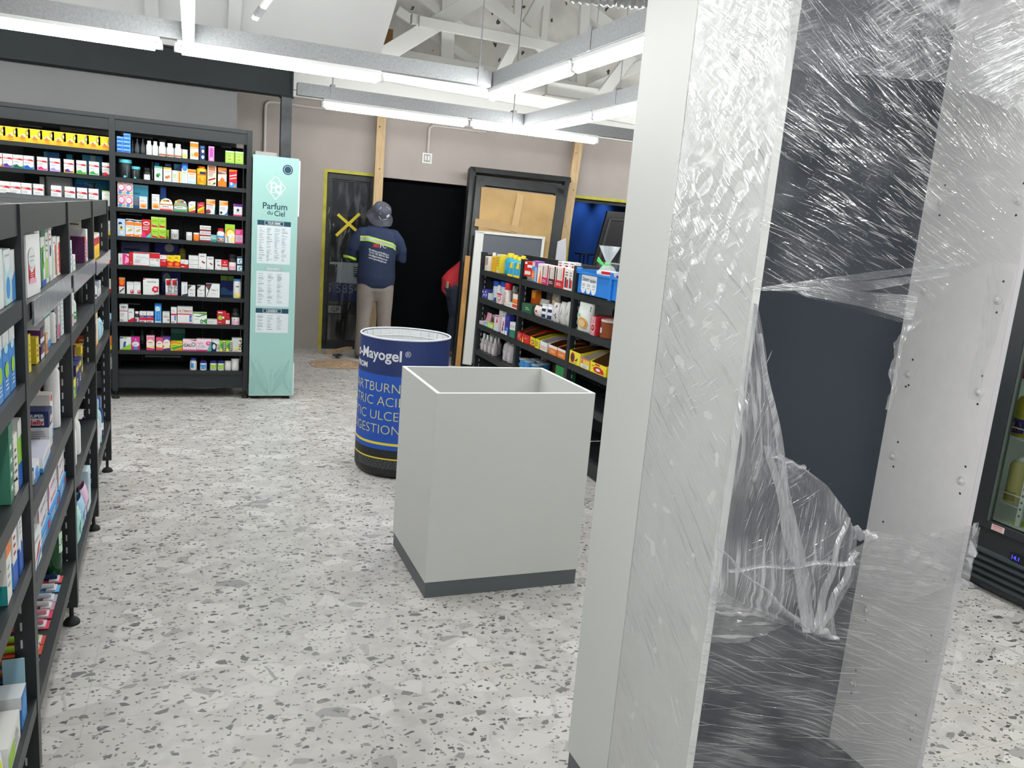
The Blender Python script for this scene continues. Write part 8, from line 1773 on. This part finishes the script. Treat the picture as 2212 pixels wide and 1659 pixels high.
tag(mb.build('card_sheet'), 'lilac white card sheet leaning at the foot of the slanting prop', 'card')
# second black leaf leaning in the blue opening
def onq(px, py, off=0.0):
    r_ = ray(px, py); k = .12; s = (9.25 - off + k * EYE) / (r_.y - k * r_.z); return r_ * s + Vector((0, 0, EYE))
t = thing('door_leaf', 'black panelled door leaf leaning in front of the blue opening', 'door', (5.0, 9.25, 0)); L = local(t)
A, B = onq(1313, 456), onq(1368, 460); dn = (onq(1284, 560) - A); dn = dn / -dn.z
A2, B2 = A + dn * (A.z - .01), B + dn * (B.z - .01)
BD = M('satin_black_door', '#1e1e20', .3)
mb = MB(); mb.T = L; mb.prism([A, B, B2, A2], (0, .04, 0), BD); mb.build('leaf', t)
n_ = Vector((0, -.006, 0)); i0, i1 = A.lerp(B, .16) + dn * .10, A.lerp(B, .94) + dn * .10; i2, i3 = B2.lerp(A2, .06) - dn * .1, A2.lerp(B2, .16) - dn * .1
for p, q in ((i0, i1), (i0, i3), (i1, i2), (i3, i2)):
    mb = MB(); mb.T = L; mb.bar(p + n_, q + n_, .02, .03, M('door_moulding', '#3a3a3c', .3), up=(q - p).cross(Vector((0, 1, 0)))); mb.build('moulding', t)
# floor debris
mb = MB(); p, q = atz(703, 765), atz(760, 753); mb.bar(p + Vector((0, 0, .016)), q + Vector((0, 0, .016)), .06, .03, PINE2); tag(mb.build('timber_offcut', bevel=.002), 'short raw pine offcut lying on the floor by the glazed panel', 'timber')
SAND = add_noise(M('brown_rubble', '#a88f74', .95), 30, .35, 8)
rr = random.Random(6); p = atz(738, 787); V = []; F_ = []; N_ = 34
for j in range(6):
    for i in range(N_):
        a = 2 * pi * i / N_; r_ = (.36 - .06 * j) * (1 + .35 * nz(cos(a) * 2, sin(a) * 2, 3) + .12 * rr.uniform(-1, 1)); V.append((r_ * cos(a), r_ * .75 * sin(a), .003 + .0035 * j + rr.uniform(-.001, .0015) * (j > 0)))
for j in range(5):
    for i in range(N_): F_.append((j * N_ + i, j * N_ + (i + 1) % N_, (j + 1) * N_ + (i + 1) % N_, (j + 1) * N_ + i))
F_.append(tuple(range(5 * N_, 6 * N_)))
mb = MB(); mb.add(V, F_, SAND, False); o = tag(mb.build('rubble', None, (p.x, p.y, 0)), 'thin heap of brown sand and rubble on the floor', 'rubble'); o['kind'] = 'stuff'
p = atz(730, 774); mb = MB(); mb.add([(rr.uniform(-.07, .07), rr.uniform(-.05, .05), rr.uniform(0, .06)) for _ in range(16)], [tuple(rr.sample(range(16), 3)) for _ in range(30)], M('grey_rag', '#5a5856', .9), False)
tag(mb.build('rag', None, (p.x, p.y, .003)), 'crumpled grey rag by the glazed panel', 'rag')
# ================================================================== people
def ring3(c, ax, rx, ry, n=16, up=(0, 1, 0)):
    ax = Vector(ax).normalized(); u = Vector(up) - ax * Vector(up).dot(ax); u.normalize(); s = u.cross(ax)
    return [Vector(c) + s * rx * cos(2 * pi * i / n) + u * ry * sin(2 * pi * i / n) for i in range(n)]
def limb(mb, pts, m, n=14, up=(0, 1, 0)):
    """pts: (point, rx, ry); closed loft with rounded ends"""
    P = [Vector(p[0]) for p in pts]; R_ = []
    for i, p in enumerate(pts):
        t_ = P[min(i + 1, len(P) - 1)] - P[max(i - 1, 0)]
        if i == 0:
            for k in (.0, .6): R_.append(ring3(P[0] - t_.normalized() * p[1] * (.75 * (1 - k)), t_, p[1] * (.35 + k), p[2] * (.35 + k), n, up)) if k < .6 else None
        R_.append(ring3(P[i], t_, p[1], p[2], n, up))
        if i == len(P) - 1: R_.append(ring3(P[i] + t_.normalized() * p[1] * .7, t_, p[1] * .4, p[2] * .4, n, up))
    return mb.loft(R_, m)
def fuse(mb, name, parent, voxel, smooth=6, label=None):
    """weld the lofts of one figure or garment into a single continuous skin"""
    o = mb.build(name, parent)
    md = o.modifiers.new('r', 'REMESH'); md.mode = 'VOXEL'; md.voxel_size = voxel
    sm = o.modifiers.new('s', 'SMOOTH'); sm.iterations = smooth; sm.factor = .5
    dg = bpy.context.evaluated_depsgraph_get(); me = bpy.data.meshes.new_from_object(o.evaluated_get(dg), depsgraph=dg)
    o.modifiers.clear(); old = o.data; o.data = me; me.name = name; bpy.data.meshes.remove(old)
    for m in mb.mats[:1]:
        me.materials.clear(); me.materials.append(m)
    me.polygons.foreach_set('material_index', [0] * len(me.polygons)); me.polygons.foreach_set('use_smooth', [True] * len(me.polygons))
    if label: o['label'] = label
    return o
SKIN = M('brown_skin', '#5a3b2a', .5)
def hand(mb, w_, fwd, up_, curl=.5, s=1.0, side=1):
    """palm with five separate bent fingers starting at wrist w_"""
    w_ = Vector(w_); f = Vector(fwd).normalized(); u = Vector(up_); u = (u - f * u.dot(f)).normalized(); r_ = f.cross(u)
    limb(mb, [(w_, .028 * s, .02 * s), (w_ + f * .05 * s, .040 * s, .016 * s), (w_ + f * .09 * s, .040 * s, .014 * s)], SKIN, 12, u)
    for k, (off, ln) in enumerate(((-.030, .062), (-.010, .074), (.011, .078), (.031, .070))):
        b = w_ + f * .088 * s + r_ * off * s; p1 = b + (f * cos(curl) - u * sin(curl)) * ln * .45 * s; p2 = p1 + (f * cos(curl * 2.1) - u * sin(curl * 2.1)) * ln * .32 * s; p3 = p2 + (f * cos(curl * 3) - u * sin(curl * 3)) * ln * .25 * s
        limb(mb, [(b, .0095 * s, .0095 * s), (p1, .0088 * s, .0088 * s), (p2, .008 * s, .008 * s), (p3, .0068 * s, .0068 * s)], SKIN, 8, u)
    b = w_ + f * .025 * s + r_ * .034 * s * side; p1 = b + (f * .7 + r_ * .65 * side - u * .25) * .040 * s; p2 = p1 + (f * .9 + r_ * .2 * side - u * .45) * .032 * s
    limb(mb, [(b, .013 * s, .012 * s), (p1, .0105 * s, .0105 * s), (p2, .008 * s, .008 * s)], SKIN, 8, u)
def head(mb, c, f, up_, s=1.0):
    """skull, jaw, nose, brow, lips and ears; c = centre of the skull, f = where the face looks"""
    c = Vector(c); f = Vector(f).normalized(); u = Vector(up_); u = (u - f * u.dot(f)).normalized(); r_ = f.cross(u)
    def q(a, b, d): return c + (r_ * a + f * b + u * d) * s
    R_ = []
    for z, rx, ry, oy in ((-.125, .030, .034, .045), (-.11, .045, .055, .030), (-.075, .060, .078, .012), (-.035, .070, .090, .002), (.01, .075, .097, -.004), (.05, .074, .094, -.008), (.085, .062, .078, -.010), (.108, .040, .050, -.010), (.118, .015, .018, -.010)):
        R_.append([q(rx * cos(2 * pi * i / 20), oy + ry * sin(2 * pi * i / 20), z) for i in range(20)])
    mb.loft(R_, SKIN)
    limb(mb, [(q(0, .088, .015), .009 * s, .010 * s), (q(0, .102, -.015), .012 * s, .012 * s), (q(0, .106, -.032), .017 * s, .010 * s)], SKIN, 10, u)
    limb(mb, [(q(-.028, .082, -.064), .007 * s, .006 * s), (q(0, .094, -.062), .009 * s, .009 * s), (q(.028, .082, -.064), .007 * s, .006 * s)], SKIN, 8, u)
    for sx_ in (-1, 1):
        limb(mb, [(q(sx_ * .018, .090, .022), .008 * s, .008 * s), (q(sx_ * .050, .074, .024), .007 * s, .007 * s)], SKIN, 8, u)
        limb(mb, [(q(sx_ * .074, -.005, .022), .012 * s, .018 * s), (q(sx_ * .080, -.01, -.02), .009 * s, .013 * s)], SKIN, 8, f)
    return q
def eyes(q, parent, s=1.0):
    for sx_ in (-1, 1):
        mb = MB(); c = q(sx_ * .032, .080, .006); mb.lathe([(0, -.011), (.008, -.008), (.011, 0), (.008, .008), (0, .011)], M('eye_white', '#d9d4cc', .3), 12, tuple(c)); mb.build('eye', parent)

# ---- man in a bucket hat, back to us, looking up at the prop
HY_ = 9.15; hx = aty(812, 600, HY_).x
wk = thing('person', 'man seen from behind in navy work jacket and bucket hat, holding the pine prop', 'person', (hx, HY_, 0))
JN = add_noise(M('navy_work_jacket', '#1d2b49', .85), 4, .3, 7, bump=.8, bscale=7); TRO = add_noise(M('dusty_grey_trousers', '#8b837d', .9), 4, .2, 8, bump=1.0, bscale=7); HATM = add_noise(M('grey_bucket_hat', '#4b4e5a', .85), 9, .22, 7)
mb = MB()
limb(mb, [((0, 0, .88), .15, .11), ((0, 0, 1.05), .14, .10), ((0, .0, 1.25), .17, .11), ((0, -.01, 1.42), .18, .10), ((.005, 0, 1.50), .09, .07)], SKIN, 18)
limb(mb, [((.01, 0, 1.48), .055, .058), ((.015, .01, 1.60), .052, .055)], SKIN)
for s_, el, wr in ((-1, (-.285, .03, 1.20), (-.13, .27, 1.30)), (1, (.285, .03, 1.19), (.12, .28, 1.24))):
    limb(mb, [((s_ * .17, 0, 1.44), .055, .055), ((s_ * .23, .01, 1.33), .05, .05), (el, .043, .043), ((Vector(el) + Vector(wr)) / 2, .04, .036), (wr, .028, .024)], SKIN)
    hand(mb, wr, (-s_ * .35, .85, .35), (-s_ * .8, -.1, .5), .65, 1.0, 1)
    limb(mb, [((s_ * .10, 0, .90), .085, .09), ((s_ * .105, .01, .70), .075, .08), ((s_ * .11, .015, .48), .055, .058), ((s_ * .115, .0, .34), .053, .056), ((s_ * .12, -.01, .10), .036, .038), ((s_ * .12, .0, .06), .04, .045)], SKIN)
    limb(mb, [((s_ * .12, -.04, .045), .035, .03), ((s_ * .13, .08, .04), .04, .028), ((s_ * .135, .16, .03), .035, .018)], SKIN)
hq = head(mb, (.02, .01, 1.665), (-.12, .80, .62), (-.05, -.55, .82), .98)
fuse(mb, 'body', wk, .009, 3); eyes(hq, wk)
mb = MB()
limb(mb, [((0, 0, .87), .215, .145), ((0, -.005, .95), .222, .155), ((0, -.005, 1.10), .212, .145), ((0, -.01, 1.25), .215, .145), ((0, -.015, 1.38), .222, .135), ((0, -.01, 1.46), .195, .115), ((.005, 0, 1.515), .115, .085), ((.01, .0, 1.545), .07, .07)], JN, 24)
for s_, el, wr in ((-1, (-.305, .02, 1.19), (-.17, .22, 1.285)), (1, (.300, .02, 1.18), (.155, .23, 1.23))):
    limb(mb, [((s_ * .16, -.01, 1.445), .078, .078), ((s_ * .235, .0, 1.36), .076, .076), ((s_ * .28, .01, 1.26), .070, .072), (el, .066, .07), ((Vector(el) * .5 + Vector(wr) * .5), .06, .058), (wr, .048, .045)], JN)
jk = fuse(mb, 'work_jacket', wk, .012, 5)
mb = MB()
for s_ in (-1, 1):
    limb(mb, [((s_ * .09, 0, .95), .115, .12), ((s_ * .10, .0, .82), .112, .118), ((s_ * .112, .005, .66), .098, .105), ((s_ * .118, .01, .48), .084, .09), ((s_ * .125, .0, .30), .080, .086), ((s_ * .13, -.005, .12), .082, .088), ((s_ * .13, -.005, .07), .083, .088)], TRO, 16)
limb(mb, [((0, 0, .97), .19, .125), ((0, 0, .86), .20, .13), ((0, 0, .80), .17, .12)], TRO, 20)
fuse(mb, 'trousers', wk, .012, 4)
BOOT = M('dusty_work_boot', '#6a5a4c', .8)
for s_ in (-1, 1):
    mb = MB(); limb(mb, [((s_ * .13, -.05, .05), .046, .045), ((s_ * .135, .06, .05), .05, .044), ((s_ * .14, .17, .04), .044, .032)], BOOT); limb(mb, [((s_ * .13, -.02, .06), .05, .055), ((s_ * .13, -.02, .14), .05, .055)], BOOT); o = fuse(mb, 'boot', wk, .01, 2)
    zmin = min(v.co.z for v in o.data.vertices); o.location.z = .002 - zmin
# reflective band, printed back, cuffs
bd = bpy.data; jv = [v.co.copy() for v in jk.data.vertices]
from mathutils.bvhtree import BVHTree
def tree_of(o): return BVHTree.FromPolygons([v.co.copy() for v in o.data.vertices], [tuple(p.vertices) for p in o.data.polygons])
JT = tree_of(jk)
def onback(x, z, off=.004):
    h_ = JT.ray_cast(Vector((x, -1, z)), Vector((0, 1, 0)))
    return Vector((x, (h_[0].y if h_[0] else -.1) - off, z))
def wpx(px, py):                                     # jacket-local x, z of a pixel near the man's back
    p = aty(px, py, HY_ - .13); return p.x - hx, p.z
LIME = M('lime_reflective', '#b9e04a', .5, emit=None); SILV = M('silver_reflective', '#b3b8b8', .35, .3)
def backstrip(name, pts, wd, m, off, par=jk):
    """strip following the back through pixel points"""
    mb = MB(); Q = []
    for a, b in zip(pts, pts[1:]):
        for k in range(12): Q.append((a[0] + (b[0] - a[0]) * k / 12, a[1] + (b[1] - a[1]) * k / 12))
    Q.append(pts[-1]); U = []; D = []
    for x, z in Q: U.append(onback(x, z + wd / 2, off)); D.append(onback(x, z - wd / 2, off))
    k = len(Q); mb.add(U + D, [(k + i, k + i + 1, i + 1, i) for i in range(k - 1)], m, True); return mb.build(name, par, sharp=2)
a, b, c, d = wpx(780, 515), wpx(796, 515), wpx(850, 531), wpx(857, 537)
backstrip('reflective_band', [a, b, c, d], .058, LIME, .004); backstrip('silver_stripe', [a, b, c, d], .026, SILV, .006)
mb = MB(); rr = random.Random(3)
def bt(u, v): return onback(u, v, .006)
x0_, z0_ = wpx(806, 530); x1_, z1_ = wpx(818, 530); x2_, z2_ = wpx(829, 534)
mb.add([bt(x0_, z0_ + .02), bt(x0_, z0_ - .018), bt(x1_, z1_ - .022), bt(x1_, z1_ + .018)], [(0, 1, 2, 3)], pc('#a8303a'))
text_on(mb, 'PC', x2_ - .012, z2_ + .012, .045, pc('V'), bt, bold=.01)
for k in range(4):
    za, xa_ = z0_ - .045 - k * .030, x0_ - .045
    text_on(mb, ('Plumbing and Building cc', 'Tel 011 827 8054 011 824', 'info@plumbing.co.za', 'www.plumbing.co.za')[k], xa_, za, .021, pc('#d9dce4'), lambda u, v: bt(u, v - (u - xa_) * .22), align='l', wmax=(.225, .225, .21, .20)[k], bold=.015)
mb.build('back_print', jk)
for s_, el, wr in ((-1, (-.305, .02, 1.19), (-.17, .22, 1.285)),):
    mb = MB(); p, q = Vector(el), Vector(wr); c = p.lerp(q, .02); ax = (Vector((-.1, .3, .0)))
    rg1, rg2 = ring3(c + Vector((-.0, .0, -.030)), (.25, .1, 1), .078, .080, 18), ring3(c + Vector((0, 0, -.055)), (.25, .1, 1), .074, .077, 18)
    mb.loft([rg1, rg2], LIME, cap=False); mb.build('sleeve_band', jk, sharp=2)
# hat: crown tipped back with the brim drooping at the nape
ht = MB(); ax = Vector((.10, -.62, .78)).normalized(); hc = Vector((.02, -.015, 1.675))
prof = ((-.075, .158), (-.06, .150), (-.02, .125), (.0, .112), (.05, .107), (.085, .095), (.105, .07), (.112, .03))
rg = []
for k, (h_, r_) in enumerate(prof):
    rn = ring3(hc + ax * h_, ax, r_, r_ * 1.05, 28)
    if k < 3: rn = [p + ax * (.018 * sin(i * .9) * (3 - k) / 3) for i, p in enumerate(rn)]
    rg.append(rn)
ht.loft(rg, HATM); ho = ht.build('bucket_hat', wk, sharp=2)
mb = MB(); c = hc + ax * .075 + Vector((.035, -.088, -.03)); e1 = Vector((.9, .1, .25)).normalized(); e2 = ax.cross(e1).normalized(); e1 = e2.cross(ax)
HT_ = tree_of(ho)
def onhat(x, z, off=.003):
    h_ = HT_.ray_cast(Vector((x, -1, z)), Vector((0, 1, 0))); return Vector((x, (h_[0].y if h_[0] else -.1) - off, z))
hl = [wpx(834, 466), wpx(841, 462), wpx(843, 467), wpx(836, 471)]; mb.add([onhat(*p, .010) for p in hl], [(0, 1, 2, 3)], pc('#d9dce0')); mb.build('hat_label', ho)
mb = MB()
for p, q in (((819, 452), (825, 447)), ((818, 466), (825, 476)), ((826, 475), (840, 473)), ((836, 446), (846, 455)), ((820, 460), (823, 464))):
    a_, b_ = wpx(*p), wpx(*q); P = [onhat(a_[0] + (b_[0] - a_[0]) * k / 5, a_[1] + (b_[1] - a_[1]) * k / 5, .001) for k in range(6)]; mb.tube(P, [.001, .003, .004, .004, .003, .001], M('dried_plaster', '#a9acb4', .8), 6)
mb.build('plaster_smear', ho)

# ---- second worker bending down behind the leaning frame
h2 = aty(972, 640, 9.46); bx2 = h2.x + .07
w2 = thing('person', 'worker in red shirt and dark jeans bending down behind the leaning black frame', 'person', (bx2, 9.46, 0))
RED = add_noise(M('red_shirt', '#b0222c', .8), 4, .12, 6, bump=.3, bscale=8); JEAN = add_noise(M('dark_blue_jeans', '#2a3346', .85), 5, .3, 7, bump=.4, bscale=9)
mb = MB()
limb(mb, [((0, 0, .88), .13, .11), ((.12, 0, 1.0), .13, .10), ((.28, 0, 1.14), .16, .10), ((.40, 0, 1.22), .15, .09), ((.46, 0, 1.25), .08, .07)], SKIN, 18)
limb(mb, [((.45, 0, 1.25), .052, .052), ((.53, 0, 1.29), .05, .05)], SKIN)
hq = head(mb, (.60, -.01, 1.32), (.88, -.08, -.32), (.35, 0, .9), .96)
for s_ in (-1, 1):
    limb(mb, [((.38, s_ * .15, 1.19), .05, .05), ((.42, s_ * .17, 1.02), .045, .045), ((.46, s_ * .15, .88), .04, .04), ((.58, s_ * .10, .74), .036, .034), ((.66, s_ * .07, .66), .027, .023)], SKIN)
    hand(mb, (.66, s_ * .07, .66), (.7, -s_ * .1, -.6), (.6, 0, .7), .5, .95, -s_)
    limb(mb, [((-.0, s_ * .09, .90), .085, .085), ((.02, s_ * .10, .68), .075, .075), ((.05, s_ * .105, .48), .055, .055), ((.03, s_ * .105, .30), .052, .054), ((.0, s_ * .105, .09), .037, .037)], SKIN)
    limb(mb, [((-.04, s_ * .105, .045), .035, .03), ((.08, s_ * .11, .04), .04, .028), ((.16, s_ * .11, .03), .034, .018)], SKIN)
fuse(mb, 'body', w2, .009, 3); eyes(hq, w2)
mb = MB()
limb(mb, [((-.06, 0, .86), .165, .14), ((.0, 0, .93), .17, .14), ((.12, 0, 1.04), .165, .13), ((.27, 0, 1.16), .19, .13), ((.39, 0, 1.23), .175, .11), ((.455, 0, 1.255), .09, .08)], RED, 22)
for s_ in (-1, 1): limb(mb, [((.36, s_ * .14, 1.20), .075, .075), ((.41, s_ * .18, 1.06), .07, .07), ((.44, s_ * .17, .95), .066, .066)], RED)
fuse(mb, 'red_shirt', w2, .012, 4)
mb = MB()
limb(mb, [((.0, 0, .94), .15, .135), ((-.02, 0, .84), .165, .145), ((0, 0, .78), .14, .12)], JEAN, 20)
for s_ in (-1, 1): limb(mb, [((-.01, s_ * .085, .86), .105, .105), ((.02, s_ * .10, .66), .092, .092), ((.05, s_ * .105, .48), .078, .078), ((.03, s_ * .11, .28), .072, .074), ((.0, s_ * .11, .08), .072, .074)], JEAN, 16)
fuse(mb, 'jeans', w2, .012, 4)
for s_ in (-1, 1):
    mb = MB(); limb(mb, [((-.05, s_ * .11, .05), .046, .045), ((.07, s_ * .11, .05), .05, .044), ((.17, s_ * .11, .04), .044, .032)], BOOT); o = fuse(mb, 'boot', w2, .01, 2); o.location.z = .002 - min(v.co.z for v in o.data.vertices)
mb = MB(); mb.box((-.155, -.15, .85), (-.145, -.07, .93), pc('#b8b2a4')); mb.build('back_pocket_pad', w2)
HAIR = M('black_hair', '#161311', .7); mb = MB(); rg = []
c2, f2, u2 = Vector((.60, -.01, 1.32)), Vector((.88, -.08, -.32)).normalized(), Vector((.35, 0, .9)); u2 = (u2 - f2 * u2.dot(f2)).normalized(); r2 = f2.cross(u2)
for z, rx, ry, oy in ((.0, .079, .085, -.022), (.04, .080, .092, -.016), (.075, .070, .084, -.014), (.105, .048, .058, -.012), (.122, .02, .024, -.01)): rg.append([c2 + (r2 * rx * cos(2 * pi * i / 20) + f2 * (oy + ry * sin(2 * pi * i / 20)) + u2 * z) for i in range(20)])
mb.loft(rg, HAIR); mb.build('hair', w2, sharp=2)
